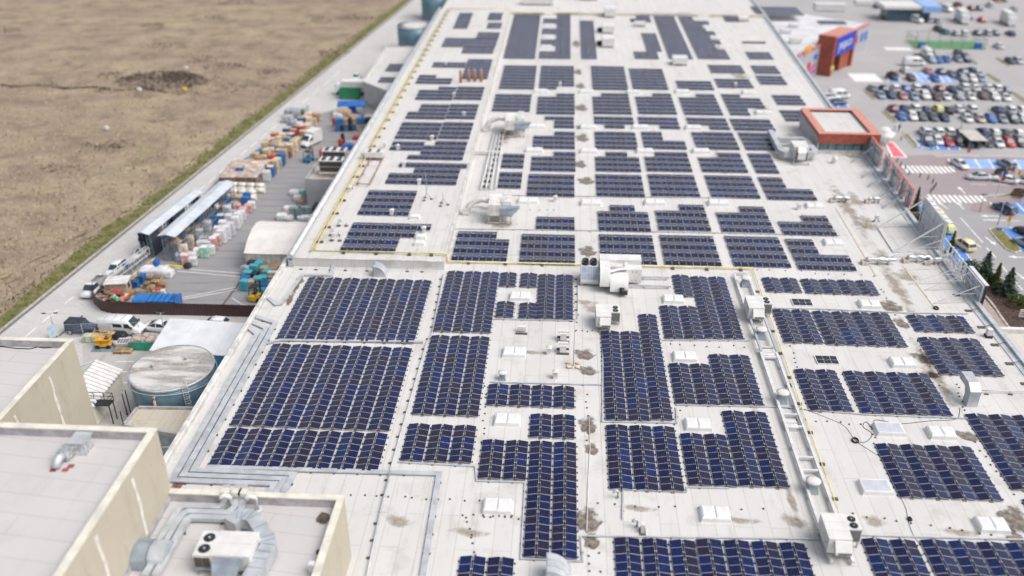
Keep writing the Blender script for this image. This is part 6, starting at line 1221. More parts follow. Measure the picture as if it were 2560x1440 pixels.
# blue and tan boxes behind the rack end, white rolls, beige covered block
B_ = [((566, 512), M_bluep), ((582, 508), M_tan), ((598, 508), M_tan), ((615, 510), M_bluep), ((560, 498), M_wood), ((575, 494), M_creamg), ((590, 492), M_tan), ((606, 494), M_bluep), ((620, 500), M_bluep), ((555, 520), M_bluep), ((572, 526), M_bluep), ((588, 524), M_greyg)]
for k, (px, m) in enumerate(sorted(B_, key=lambda a: a[0][0])): load('%s crate load past the rack roof, %s from the left of its cluster' % ('blue' if m == M_bluep else 'tan' if m in (M_tan, M_creamg) else 'grey' if m == M_greyg else 'wooden', ORD[k + 1]), P(*px, 0), m, (1.3, 1.1, 1.3), R(rnd.uniform(-5, 5)), 'mixed crates past the rack roof', seed=k + 40)
for k in range(9):
    p = P(562 + (k % 5) * 22, 478 + (k // 5) * 18 + (k % 5), 0); q = MB(); q.tube([(-1.0, 0, .5), (1.0, 0, .5)], .5, 12); q.tube([(-.9, .5, 1.25), (.9, .5, 1.25)], .45, 12)
    tag(q.build('foil_roll', mat('white_roll_wrap', (.72, .68, .62), .5, var=.1), None, (p.x, p.y, 0)), 'white wrapped roll pair, %s in the double row before the beige block' % ORD[k + 1], 'roll', 'white rolls before the beige block')
t = thing('covered_stack', 'large beige block of baled goods under a wrinkled cover in the middle of the yard', 'covered goods', P(598, 462, 0), R(2)); q = MB(); r_ = random.Random(9); nx, ny = 14, 12; vv = []
for j in range(ny + 1):
    for i in range(nx + 1): e = min(i, nx - i, j, ny - j); vv.append((-3.6 + 7.2 * i / nx + r_.uniform(-.1, .1), -.5 + 9 * j / ny + r_.uniform(-.1, .1), (1.7 if e == 0 else 1.95) + r_.uniform(-.08, .12)))
q.add(vv, [(j * (nx + 1) + i, j * (nx + 1) + i + 1, (j + 1) * (nx + 1) + i + 1, (j + 1) * (nx + 1) + i) for j in range(ny) for i in range(nx)]); q.build('cover', mat('beige_cover', (.50, .41, .36), .7, var=.22, vs=.9), t); MB().box(-3.5, 3.5, -.4, 8.4, .0, 1.62).build('bales', mat('brown_bales', (.30, .20, .16), .8, var=.3, vs=1.2), t)
for k, (px, m) in enumerate([((586, 450), M_bluet), ((600, 446), M_bluet), ((608, 440), M_greyg), ((622, 432), M_greyg), ((632, 424), M_wrap), ((648, 440), M_greyg), ((628, 444), M_wrap), ((640, 412), M_greyg)]): bag('%s lump on the street side of the heap, %s from near' % ('grey bag' if m == M_greyg else 'pale bag' if m == M_wrap else 'blue tarpaulin', ORD[k + 1]), px, m, (1.1, 1.0, 1.5), grp='bags along the street side of the heap')
# the long storage heap of pallet loads
cols = [M_tan, M_tan, M_creamg, M_creamg, M_brownb, M_bluep, M_bluep, M_redg, M_greyg, M_wood, M_tan, M_wrap, M_creamg]
r_ = random.Random(21); axis0, axis1 = Vector((-57.4, 156.6, 0)), Vector((-55.6, 193.0, 0)); rows = 19
for i in range(rows):
    f = i / (rows - 1); c = axis0.lerp(axis1, f); wdt = 4 if i < 12 else 3 if i < 16 else 2
    for j in range(wdt):
        x = c.x + (1 - j) * 1.75 + (0 if i < 12 else -.8) + r_.uniform(-.15, .15) - f * .3; m = r_.choice(cols); hh = r_.uniform(1.3, 2.5)
        if j == wdt - 1 and i % 4 == 2: m = M_redg if i % 8 == 2 else M_bluep
        load('%s load, row %d of the long storage heap, %s column from the yard' % ({M_wood: 'bare wooden', M_wrap: 'white wrapped'}.get(m, nmv.get(m, 'tan')), i + 1, ORD[j + 1]), (x, c.y + r_.uniform(-.2, .2)), m, (1.4, 1.35, hh), R(r_.uniform(-7, 7)), 'loads in the long storage heap', seed=i * 5 + j, cap=r_.choice((None, M_creamg, M_tan)))
for k, (px, m, s) in enumerate([((735, 292), M_greyg, (2.0, 1.5, 2.0)), ((755, 288), M_greeng, (1.2, 1.0, 1.4)), ((768, 290), M_galv, (.3, 1.6, 2.6)), ((720, 305), M_greyg, (1.3, 1.2, 1.6))]): bag('stored lump at the far heap tip, %s of four from the left' % ORD[[2, 3, 4, 1][k]], px, m, s, grp='material at the far tip of the heap')
# wall of pallet loads near the loading bay
for k in range(18):
    i, j = k % 9, k // 9; p = P(846 + i * 10.5, 328 - (i * .4), 0); m = r_.choice((M_tan, M_bluep, M_tan, M_creamg, M_bluep, M_blackg)); load('%s load, %s from the left, %s layer of the loading bay wall' % (nmv.get(m, 'tan'), ORD[i + 1], ('bottom', 'top')[j]), (p.x, p.y), m, (.95, 1.2, 1.25), 0, 'wall of loads near the loading bay', z=j * 1.45, seed=k + 70)
for k, (px, m, s) in enumerate([((838, 318), M_redg, (.5, .5, 2.2)), ((845, 326), M_wrap, (.7, .6, 1.4)), ((848, 300), M_wrap, (1.2, 1.2, 1.8)), ((862, 298), M_tan, (1.6, 1.4, 2.2)), ((842, 288), M_greenw, (1.0, .8, .9)), ((905, 300), M_bluet, (.8, .7, 1.2)), ((888, 304), M_tan, (1.3, 1, 1.6)), ((925, 308), M_creamg, (1.4, 1, 1.8))]): bag('loose bundle behind the loading bay loads, %s from the left' % ORD[[1, 3, 4, 5, 2, 7, 6, 8][k]], px, m, s, grp='bundles behind the wall of loads')
t = thing('tarpaulin_shelter', 'bright blue tarpaulin shelter in front of the green skip', 'shelter', P(845, 290, 0)); MB().ext([(-.2, 2.5), (1.4, 3.2), (3.0, 2.5), (3.0, 2.3), (1.4, 3.0), (-.2, 2.3)], 'x', 0, 6.4).build('cover', M_bluet, t); q = MB(); [q.box(x, x + .12, y, y + .12, 0, 2.35) for x in (.2, 6.0) for y in (.1, 2.6)]; q.build('frame', M_galvd, t); MB().box(2.5, 4.0, .4, 1.6, .0, 2.2).build('curtain', M_bluet, t)
t = thing('skip_container', 'green open skip beside the white box truck at the loading bay', 'skip', P(876, 246, 0)); q = MB(); q.loft([[(x * k, y * k, z) for x, y in ((-2.6, -1.2), (2.6, -1.2), (2.6, 1.2), (-2.6, 1.2))] for k, z in ((.9, .1), (1, 2.3))], 0, False); q.add([(-2.3, -1.05, .3), (2.3, -1.05, .3), (2.3, 1.05, .3), (-2.3, 1.05, .3)], [(0, 1, 2, 3)]); q.build('body', mat('skip_green', (.02, .22, .10), .5), t); MB().box(-2.65, 2.65, -1.28, -1.2, 2.1, 2.35).build('rim', MC['skip_green'], t)
t = thing('box_truck', 'white box truck parked against the loading bay beside the green skip', 'truck', P(884, 236, 0), R(180)); MB().box(-3.2, 2.6, -1.25, 1.25, .9, 3.5).build('cargo_box', M_unit, t); q = MB(); q.loft([[(x, -1.15, .6), (x, -1.15, z), (x, 1.15, z), (x, 1.15, .6)] for x, z in ((2.7, 2.7), (3.9, 2.7), (4.5, 1.7), (4.6, .9))], 0); q.build('cab', paint('white'), t); MB().box(4.1, 4.3, -1.0, 1.0, 1.6, 2.3).build('windscreen', M_glass, t)
for x in (-2.2, 3.6):
    for s in (-1, 1): o = put('wheel', WH, t, (x, s * 1.05, .48)); o.scale = (1.5, 1.3, 1.5)
t = thing('black_container', 'black open topped container leaning rows along the grey loading bay wall', 'container', P(938, 312, 0), R(-62)); MB().box(0, 7.5, 0, 2.2, .1, 2.3).build('body', M_blackg, t); q = MB(); [q.box(k * .95, k * .95 + .1, -.06, 2.26, .1, 2.36) for k in range(8)]; q.build('rib', mat('black_rib', (.06, .062, .07), .5), t)
# tent
tt = thing('storage_tent', 'big cream storage tent against the left wall of the long building', 'tent', (-48.0, 119.8, 0)); q = MB(); Lx = 11.6; prof = [(0, 3.2), (2.2, 4.3), (4.6, 5.0), (7.0, 5.05), (9.0, 4.5), (10.0, 3.4)]; rings = []
for k in range(9): x = Lx * k / 8; sag = .06 * math.sin(math.pi * (k % 4) / 4); rings.append([(x, y, z - sag) for y, z in prof] + [(x, y, z - .08 - sag) for y, z in reversed(prof)])
q.loft(rings, 0, True, False); q.build('roof_cover', mat('cream_tent_fabric', (.67, .64, .615), .6, var=.05, vs=.6), tt); q = MB()
for k in range(30):
    x0, x1 = .05 + k * Lx / 30, .05 + (k + 1) * Lx / 30; d = .05 if k % 2 else 0
    if k in (17, 18): continue
    q.add([(x0, .1 + .05 - d, .15), (x1, .1 + d, .15), (x1, .1 + d, 3.15), (x0, .1 + .05 - d, 3.15)], [(0, 1, 2, 3)])
q.add([(.05, .1, .1), (.05, 10, .1), (.05, 10, 3.3), (.05, 7, 4.9), (.05, 4.6, 4.9), (.05, 2.2, 4.2), (.05, .1, 3.15)], [(6, 5, 4, 3, 2, 1, 0)]); q.build('side_curtain', mat('tent_curtain', (.56, .52, .47), .7, var=.14, vs=.9), tt); MB().box(.3, Lx, 9.7, 9.8, 0, 3.2).build('back_wall', MC['tent_curtain'], tt)
# battens wall and teal crates
for k in range(4): q = MB(); [q.box(-2.9, 2.9, -.2, .3, j * .34, j * .34 + .30) for j in range(1)]; tag(q.build('batten_bundle', mat('white_battens', (.66, .61, .55), .7, var=.12), None, (-40.4, 115.9 + k * .02, .02 + k * .62)), 'white batten bundle, %s layer up in front of the tent' % ORD[k + 1], 'batten bundle', 'batten bundles in front of the tent')
T_ = [((640, 690), M_teal, 1.9), ((652, 684), M_teal, 2.0), ((622, 700), M_teal, 1.4), ((616, 712), M_bluep, 1.3), ((636, 702), M_blackg, 1.3), ((634, 684), M_blackg, 2.0), ((618, 690), M_greyg, 1.6), ((645, 672), M_blackg, 2.2), ((660, 714), M_teal, 1.5), ((672, 700), M_teal, 1.6), ((648, 718), M_teal, 1.6), ((636, 722), M_tan, 1.4), ((664, 690), M_wood, 1.5), ((684, 690), M_wood, 1.3), ((692, 680), M_wood, 1.1), ((668, 728), M_bluep, 1.2), ((655, 735), M_teal, .9), ((690, 702), M_creamg, 1.4), ((615, 724), M_teal, 1.5)]
for k, (px, m, h) in enumerate(sorted(T_, key=lambda a: a[0][0])): load('%s crate load, %s from the left in the cluster behind the yellow forklift' % ('wooden' if m == M_wood else nmv.get(m, 'tan'), ORD[k + 1]), P(*px, 0), m, (1.3, 1.1, h), R(rnd.uniform(-14, 14)), 'crates in front of the tent', seed=k + 90)
def forklift(label, px, c, rz):
    t = thing('forklift', label, 'forklift', P(*px, 0), rz); q = MB(); q.ext([(-.55, .25), (.55, .25), (.55, 1.0), (-.55, 1.0)], 'x', -1.1, -.1); q.box(-.1, .9, -.55, .55, .25, .7); q.build('body', c, t); q = MB(); [q.bar((x, y, .7), (x * .8, y, 2.15), .08) for x in (-.9, .75) for y in (-.5, .5)]; q.box(-.75, .65, -.55, .55, 2.15, 2.22); q.build('cage', M_trim, t)
    q = MB(); [q.box(1.05, 1.2, y - .06, y + .06, .05, 2.6) for y in (-.35, .35)]; [q.box(1.06, 1.19, -.29, .29, z, z + .1) for z in (.4, 1.4, 2.4)]; q.build('mast', M_trim, t)
    for y in (-.3, .3): q = MB(); q.box(1.21, 2.3, y - .06, y + .06, .06, .11); q.build('fork', M_galvd, t)
    for x in (-.75, .65):
        for s in (-1, 1): put('wheel', WH, t, (x, s * .55, .32))
    MB().box(-.4, .1, -.25, .25, .7, 1.2).build('seat', M_blackg, t)
M_fy = mat('forklift_yellow', (.75, .46, .03), .4); M_fb = mat('forklift_blue', (.04, .20, .42), .4)
forklift('yellow forklift beside the cluster of teal crates', (640, 748), M_fy, R(80)); forklift('blue grey forklift with a dark mast standing in the open yard', (772, 404), M_fb, R(70))
# odds and ends around the chiller house
for k, (px, m, s) in enumerate(sorted([((706, 548), M_wrap, (1.0, .8, 1.1)), ((722, 550), M_wrap, (.9, .8, .9)), ((720, 536), M_tan, (1.0, .8, .6)), ((726, 525), M_wrap, (1.2, .7, .7)), ((733, 540), M_wrap, (.8, .7, 1.0)), ((756, 548), M_wrap, (.9, .6, .7)), ((775, 549), M_wrap, (1.1, .6, .8)), ((792, 547), M_wrap, (1.1, .6, .8)), ((738, 487), M_wrap, (1.1, .8, .9)), ((745, 500), M_wrap, (.8, .7, .9)), ((752, 508), M_tan, (.7, .6, .7))], key=lambda a: a[0][0])): bag('%s package beside the tall grey cabinets, %s from the left' % ('tan' if m == M_tan else 'pale', ORD[k + 1]), px, m, s, grp='packages beside the grey cabinets')
for k, px in enumerate(((742, 545), (765, 543))): t = thing('steel_cabinet', 'tall grey steel cabinet, %s of two behind the tent' % ('left', 'right')[k], 'cabinet', P(*px, 0)); MB().box(-1.1, 1.0, -.5, .5, .05, 2.0).build('case', mat('grey_green_cabinet', (.20, .26, .28), .5), t); MB().box(-.05, .02, -.53, -.501, .2, 1.9).build('door_gap', M_trim, t)
t = thing('dry_cooler', 'long dark dry cooler with a row of fans beneath the chiller house', 'cooler', P(782, 541, 0)); MB().box(0, 3.6, 0, 2.4, .6, 1.7).build('casing', M_blackg, t)
for i in range(4):
    for j in range(2): fan(t, .5 + i * .88, .6 + j * 1.15, 1.7, .36, .1)
q = MB(); [q.box(x, x + .1, y, y + .1, 0, .6) for x in (.1, 3.4) for y in (.1, 2.2)]; q.build('leg', M_galv, t)
q = MB(); q.box(-.5, .5, -1.6, 1.6, 0, .06); o = q.build('metal_sheet', M_galv, None, P(755, 520, 0), R(-50)); o.rotation_euler.y = R(-18); o.location.z = .2; tag(o, 'loose metal sheet propped below the chiller house', 'sheet')
bag('green bag beside the corner of the chiller house', (757, 492), M_greenw, (.6, .5, 1.5)); t = thing('oil_tank', 'red boxy tank left of the white chillers', 'tank', P(812, 402, 0)); MB().box(-.8, .8, -.7, .7, .2, 2.4).build('body', M_redg, t); q = MB(); [q.box(x - .08, x + .08, -.6, .6, 0, .199) for x in (-.6, .6)]; q.build('foot', M_trim, t)
for k, (px, m, s) in enumerate(sorted([((853, 370), M_redg, (.5, .5, 2.0)), ((858, 358), M_blackg, (.4, .4, 2.2)), ((868, 374), M_bluet, (1.1, .8, 1.2)), ((880, 368), M_galv, (1.1, .8, 1.4)), ((893, 360), M_redg, (.9, .9, 1.9)), ((905, 358), M_blackg, (.7, .6, 1.8)), ((900, 372), M_wrap, (.9, .8, 1.2)), ((912, 352), M_wrap, (.9, .8, 1.6)), ((880, 388), M_tan, (1.4, 1, .8)), ((895, 384), M_redg, (.8, .7, .7))], key=lambda a: a[0][0])): bag('%s bin or machine behind the chillers, %s from the left' % ({M_redg: 'red', M_blackg: 'black', M_bluet: 'blue', M_wrap: 'pale', M_tan: 'tan'}.get(m, 'grey'), ORD[k + 1]), px, m, s, grp='bins and machines behind the chillers')
# ---- forecourt
t = thing('scissor_lift', 'orange yellow scissor lift on a grey mat in the forecourt', 'lift', P(262, 868, 0), R(4)); M_sl = mat('lift_orange', (.75, .40, .04), .5, var=.1); MB().box(-.95, .95, -.45, .45, .3, .7).build('chassis', M_sl, t); q = MB()
for k in range(4):
    for s in (-1, 1): q.bar((-.75, s * .3, .72 + k * .13), (.75, s * .3, .84 + k * .13), .06); q.bar((.75, s * .34, .72 + k * .13), (-.75, s * .34, .84 + k * .13), .06)
q.build('scissor_stack', M_sl, t); MB().box(-1.0, 1.0, -.48, .48, 1.26, 1.34).build('platform', M_sl, t); q = MB()
for z in (1.85, 2.35):
    for a, b in (((-1, -.46), (1, -.46)), ((1, -.46), (1, .46)), ((1, .46), (-1, .46)), ((-1, .46), (-1, -.46))): q.bar((*a, z), (*b, z), .05)
for x in (-1, -.35, .35, 1):
    for y in (-.46, .46): q.bar((x, y, 1.34), (x, y, 2.37), .05)
q.build('railing', M_sl, t); [put('wheel', WH, t, (x, s * .42, .27)) for x in (-.7, .7) for s in (-1, 1)]; MB().box(.3, .8, -.2, .3, 1.341, 1.6).build('control_box', M_blackg, t)
q = MB(); q.box(-1.5, 1.5, -.8, .9, 0, .03); tag(q.build('ground_mat', mat('blue_grey_mat', (.16, .23, .28), .8, var=.2), None, P(260, 872, 0) + Vector((0, 0, .015)), R(4)), 'blue grey mat under the scissor lift', 'mat')
for k, px in enumerate(((222, 853), (238, 853))): bag('pale green wrapped bundle, %s of two left of the scissor lift' % ('left', 'right')[k], px, mat('pale_green_wrap', (.52, .56, .44), .6, var=.2), (.65, .6, 1.1), grp='pale green bundles')
bag('pale sack right of the scissor lift', (284, 846), M_creamg, (.6, .5, 1.0)); bag('black tarpaulin covered machine beside the van', (298, 845), M_blackg, (1.1, .7, 1.0)); bag('small white bag by the panel stack', (293, 862), M_wrap, (.3, .3, .5))
t = thing('panel_stack', 'leaning stack of spare solar modules beside the green skip', 'module stack', P(320, 866, 0), R(6)); [MB().box(-1.3, 1.3, -.7 + k * .03, .8 + k * .03, .4 + k * .07, .45 + k * .07).build('module', M_galv if k < 5 else M_steelw, t) for k in range(6)]; q = MB(); [q.box(-1.2 + k * .36, -.95 + k * .36, -.4, .7, .801, .815) for k in range(7)]; q.build('cell_strip', mat('dull_cells', (.12, .11, .14), .4), t); MB().box(-1.2, 1.2, -.6, .7, 0, .38).build('trestle', M_galvd, t)
for j in range(3): tag(put('pallet', PALW, None, P(310, 880, 0) + Vector((0, 0, .014 + j * .146)), R(4)), 'light wooden pallet of the low pile on the forecourt, %s' % ('lowest', 'middle', 'topmost')[j], 'pallet', 'pallets on the forecourt'); COL.objects[-1].scale = (2.0, 1.5, 1)
t = thing('skip_container', 'green open skip full of rubble beside the white canopy', 'skip', P(374, 868, 0), R(3)); q = MB(); prof = [(-2.3, .9), (-1.6, .1), (1.6, .1), (2.3, .9), (2.3, 1.3), (-2.3, 1.3)]; q.ext([(a, b) for a, b in prof], 'y', -.9, .9); q.build('body', mat('skip_teal_green', (.03, .30, .20), .5, var=.15), t); q = MB(); r_ = random.Random(2)
for k in range(60): q.T = Matrix.Translation((r_.uniform(-2, 2), r_.uniform(-.7, .7), 1.33 + r_.uniform(0, .15))) @ Matrix.Rotation(r_.uniform(0, 3), 4, 'Z'); s = r_.uniform(.1, .35); q.box(-s, s, -s, s * .5, -.1, .1); q.T = None
tag(q.build('rubble', mat('pink_rubble', (.50, .38, .35), .9, var=.25), t), kind='stuff')
def lamp(label, px, h=6.5, z=0, arm=1.2, rz=0, name='street_lamp'):
    t = thing(name, label, 'street lamp', P(*px, z), rz); q = MB(); q.tube([(0, 0, 0), (0, 0, h)], [.09, .05], 8); q.build('pole', M_galvd, t)
    for s in (-1, 1): q = MB(); q.bar((0, 0, h), (s * arm, 0, h + .15), .05); a_ = q.build('arm', M_galvd, t); q = MB(); q.box(s * arm - .25, s * arm + .25, -.1, .1, h + .1, h + .2); q.build('lamp_head', M_trim, a_)
lamp('slim two armed street lamp beside the left cream block', (141, 842), 3.6, arm=.8, rz=R(8)); lamp('slim lamp post behind the white canopy', (413, 836), 3.4, arm=.8)
t = thing('wire_fence', 'see through wire fence with posts between the forecourt and the street', 'fence', P(140, 843, 0)); q = MB(); a = Vector((0, 0, 0)); b = P(352, 838, 0) - P(140, 843, 0); [q.bar((b.x * f, b.y * f, 0), (b.x * f, b.y * f, 2.0), .07) for f in (0, .33, .66, 1)]; q.build('post', M_galv, t); q = MB(); [q.bar((0, 0, z), (b.x, b.y, z), .035) for z in (.1, 2.0)]; [q.bar((b.x * k / 90, b.y * k / 90, .1), (b.x * k / 90, b.y * k / 90, 2.0), .007) for k in range(91)]; [q.bar((0, 0, z), (b.x, b.y, z), .007) for z in (.5, .9, 1.3, 1.7)]; q.build('wire_mesh', M_galv, t)
t = thing('notice_board', 'pale blue notice board leaning on the lamp post beside the cream block', 'board', P(136, 848, 0), R(70)); MB().box(-.6, .6, -.03, .03, .3, 2.2).build('panel', mat('pale_blue_board', (.42, .52, .62), .5), t); q = MB(); [q.box(x - .03, x + .03, -.02, .02, 0, .3) for x in (-.5, .5)]; q.build('leg', M_trim, t)
t = thing('access_platform', 'black steel platform with railings and steps beside the low building', 'platform', P(262, 1052, 0)); zb = 2.6; MB().box(-2.0, 1.4, -.6, .6, zb, zb + .08).build('deck', M_trim, t); q = MB()
for z in (zb + .55, zb + 1.05): q.bar((-2, .58, z), (1.4, .58, z), .05); q.bar((1.4, .58, z), (1.4, -.58, z), .05); q.bar((-2, -.58, z), (-.2, -.58, z), .05)
for x in (-2, -.9, .3, 1.4): q.bar((x, .58, zb), (x, .58, zb + 1.05), .05)
q.build('railing', M_trim, t); [MB().bar((x, y, 0), (x, y, zb), .1).build('leg', M_trim, t) for x in (-1.9, 1.3) for y in (-.5, .5)]; q = MB(); [q.box(-2.3 - k * .28, -2.02 - k * .28, -.5, .5, zb - .22 - k * .24, zb - .17 - k * .24) for k in range(9)]; q.build('stair', M_trim, t)
for k, (px, h) in enumerate((((331, 1048), 4.2), ((325, 1060), 2.5), ((310, 1066), 2.2), ((318, 1036), 3.0))): q = MB(); q.tube([(0, 0, 0), (0, 0, h)], .06, 6); q.cyl((0, 0), .14, 0, .05, 8); tag(q.build('steel_post', M_trim, None, P(*px, 0)), 'dark standing pipe post, %s of those beside the round tank' % ORD[k + 1], 'post', 'dark pipe posts beside the tank')
# ---- scattered things of the field: bramble patches and dry tussocks
def scatter_leaves(mb, c, rx, ry, rz_, n, s, r2, mi=0):
    for k in range(n):
        a = r2.uniform(0, 6.283); f = r2.random() ** .5; zf = r2.random(); x = c[0] + rx * f * math.cos(a); y = c[1] + ry * f * math.sin(a); z = c[2] + rz_ * zf * (1 - f * f * .8); d = Vector((r2.uniform(-1, 1), r2.uniform(-1, 1), r2.uniform(-.2, 1))).normalized(); e = d.cross(Vector((r2.uniform(-1, 1), r2.uniform(-1, 1), r2.uniform(-1, 1)))).normalized(); g = d.cross(e); ss = s * r2.uniform(.6, 1.4); p = Vector((x, y, z))
        mb.add([p - e * ss, p + g * ss * .6, p + e * ss, p - g * ss * .6], [(0, 1, 2, 3)], mi)
M_bram = mat('bramble_twigs', (.12, .098, .092), .95, var=.3, vs=.3, spec=.1, col2=(.19, .15, .125)); M_bram2 = mat('pale_bramble_twigs', (.225, .18, .15), .95, var=.3, vs=.3, spec=.1, col2=(.27, .21, .165)); r_ = random.Random(31)
BR = [((405, 205), 12, 7, 2.6), ((445, 195), 5, 4, 1.6), ((120, 218), 3, 2.4, 1.2), ((265, 228), 3, 2.4, 1.2), ((465, 232), 4, 3, 1.4), ((412, 118), 7, 3.4, 1.4), ((505, 150), 4, 4, 1.3), ((560, 168), 6, 3, 1.4), ((530, 205), 3, 4, 1.6), ((570, 222), 5, 4, 1.3), ((275, 190), 3, 3, 1.2), ((380, 65), 4, 3, 1.2), ((595, 8), 7, 3, 1.6), ((5, 78), 6, 3, 1.4), ((250, 368), 5, 2.6, 1.0), ((292, 364), 4, 2.4, 1.0), ((160, 422), 5, 2.4, .9), ((800, 55), 4, 4, 1.6), ((835, 135), 5, 4, 1.3), ((540, 45), 4, 3, 1.0), ((705, 220), 5, 4, 1.0), ((680, 180), 4, 3, 1), ((890, 45), 6, 4, 1.6)]
BR = BR[:1] + sorted(BR[1:], key=lambda a: a[0][0])
for k, (px, rx, ry, h) in enumerate(BR):
    b = MB(); scatter_leaves(b, (0, 0, 0), rx, ry, h, int((80 if h > 1.59 and 350 < px[0] < 500 else 16) * rx), .35, r_); tag(b.build('bramble_bush', M_bram if h > 1.59 and px[0] < 500 and px[0] > 350 else M_bram2, None, P(px[0], px[1], -.1)), ('largest dark bramble patch in the middle of the dry field' if k == 0 else 'low bramble patch in the dry field, %s from the left of the smaller ones' % ORD[k]), 'bush', 'bramble patches in the dry field')
for k, (px, m) in enumerate([((349, 227), M_wrap), ((465, 174), M_wrap), ((462, 226), M_fy), ((267, 324), M_wrap)]): bag(('yellow marker drum' if m == M_fy else 'white marker lump') + ' lying in the dry field, %s of four from the left' % ORD[[2, 4, 3, 1][k]], px, m, (.5, .5, .8), grp='pale markers lying in the field')
M_tuft = mat('dry_tussock', (.40, .33, .235), .95, var=.3, vs=.15, spec=.05, col2=(.29, .23, .17)); b = MB()
for k in range(9000):
    py = 1440 * (.09 + .52 * r_.random() ** .8); px = r_.uniform(-60, 1000); p = P(px, py, -.1)
    if p.x > kx(p.y) - 5.2: continue
    s = r_.uniform(.12, .34); a = r_.uniform(0, 3.14); c_, s_ = math.cos(a) * s, math.sin(a) * s; h = s * r_.uniform(.7, 1.5); b.add([(p.x - c_, p.y - s_, -.1), (p.x + c_, p.y + s_, -.1), (p.x + c_ * .6, p.y + s_ * .6 + .1, h), (p.x - c_ * .6, p.y - s_ * .6 + .1, h)], [(0, 1, 2, 3)])
tag(b.build('dry_grass', M_tuft), 'dry straw tussocks over the open field', 'grass', None, 'stuff')
b = MB()
for k in range(5200):
    y = 55 + 230 * r_.random() ** 1.6; x = kx(y) - .4 - 4.2 * r_.random(); s = r_.uniform(.06, .2); a = r_.uniform(0, 3.14); c_, s_ = math.cos(a) * s, math.sin(a) * s; b.add([(x - c_, y - s_, -.05), (x + c_, y + s_, -.05), (x + c_ * .5, y + s_ * .5, s * 1.6)], [(0, 1, 2)], int(r_.random() < .35))
tag(b.build('verge_tufts', [M_green, M_tuft]), 'green grass tufts along the verge of the street', 'grass', None, 'stuff')

for a_, c_, wd in (((0, 212), (420, 228), .8), ((0, 700), (330, 520), .35), ((12, 712), (345, 528), .3), ((330, 425), (470, 330), .35), ((700, 300), (905, 130), .4)):
    b = MB(); r_ = random.Random(8); n = 40; L_ = [P(a_[0] + (c_[0] - a_[0]) * k / n, a_[1] + (c_[1] - a_[1]) * k / n + 3 * math.sin(k * .5), -.1) for k in range(n + 1)]
    b.loft([[(p.x, p.y - wd * r_.uniform(.3, 1), -.085), (p.x, p.y + wd * r_.uniform(.3, 1), -.085)] for p in L_], 0, False); tag(b.build('field_track', mat('worn_field_track', (.265, .205, .155), .95, var=.3, vs=.2, spec=.05)), kind='structure')
# ============================================================ RIGHT SIDE: pavilion, signs, car park
M_redcl = mat('brick_red_cladding', (.34, .085, .05), .5, var=.12, vs=1.2); M_redtop = mat('red_coping_sky_sheen', (.58, .25, .20), .5, var=.1); M_coral = mat('coral_sign_edge', (.72, .20, .13), .5, var=.1); M_back = mat('grey_sign_back', (.50, .54, .58), .35, var=.1, vs=1); M_stone = mat('pale_edge_stone', (.50, .46, .42), .85, var=.2)  # M_redtop: red coping paled to salmon, the sky's reflection painted into its colour
def poly(name, pts, z, m, kind='structure', h=.05): return sheet(name, [P(a, b, 0)[:2] for a, b in pts], z, m, kind, h)
Z1, Z2, Z3 = .032, .046, .06
poly('drive', [(2340, 508), (2560, 480), (2700, 480), (2750, 900), (2580, 800), (2440, 690), (2300, 545), (2290, 512)], Z1, M_road)
poly('paved_crossing', [(2200, 395), (2330, 386), (2400, 430), (2700, 432), (2700, 478), (2465, 484), (2440, 509), (2285, 514), (2180, 420)], Z1 + .012, M_pinkroad)
poly('pavement', [(2318, 395), (2370, 393), (2700, 397), (2700, 446), (2480, 438), (2400, 434), (2345, 412)], Z3, M_pave, h=.12)
poly('pavement', [(2427, 516), (2450, 500), (2700, 488), (2700, 512), (2476, 507), (2499, 533), (2450, 532), (2429, 526)], Z3, M_pave, h=.12)
sheet('gravel_bed', [(53.2, 93.3), (63.6, 93.3), (63.9, 121), (62.5, 152), (56, 152), (53.2, 110)], .03, mat('pink_gravel', (.40, .31, .28), .95, var=.25, vs=1.5, col2=(.30, .235, .215), bump=.8))
sheet('planting_bed', [(63.2, 93), (67.6, 93), (67.4, 118), (65.8, 124.5), (63.0, 153), (61.6, 153), (62.6, 122)], .05, mat('dark_bark_mulch', (.09, .055, .05), .95, var=.4, vs=3, bump=.8))
b_ = MB(); [b_.bar((62.9 + .55 * math.sin(y * .5) * .3, y, .08), (62.9 + .55 * math.sin((y + 1.1) * .5) * .3, y + 1.0, .08), .28, 0, .2) for y in [93.5 + k * 1.1 for k in range(26)]]; tag(b_.build('bed_edging', M_stone), kind='structure')
poly('taxi_bay', [(2288, 515), (2326, 513), (2350, 545), (2400, 610), (2456, 692), (2418, 692), (2370, 640), (2345, 600)], Z1 + .02, M_blue)
def stripe(pts, wd=.14, z=Z2 + .012, m=None, name='road_marking'):
    b = MB()
    for a, c in pts:
        a, c = P(*a, 0), P(*c, 0); d = (c - a).normalized(); n_ = Vector((-d.y, d.x, 0)) * wd / 2; b.prism([(a + n_)[:2], (c + n_)[:2], (c - n_)[:2], (a - n_)[:2]], z - .01, z)
    return tag(b.build(name, m or M_white), kind='structure')
stripe([((2326, 514), (2458, 692)), ((2386, 578), (2371, 578)), ((2424, 625), (2386, 625)), ((2345, 548), (2325, 550)), ((2456, 690), (2420, 690)), ((2288, 514), (2327, 513))], .16)
stripe([((2401, 545), (2424, 570)), ((2427, 574), (2457, 607)), ((2466, 620), (2490, 645)), ((2500, 661), (2517, 680)), ((2533, 699), (2556, 726)), ((2457, 551), (2550, 553))], .2)
stripe([((2480, 462), (2520, 462)), ((2426, 461), (2466, 462)), ((2458, 549), (2496, 550)), ((2360, 388), (2450, 389)), ((2465, 389), (2560, 391))], .14)
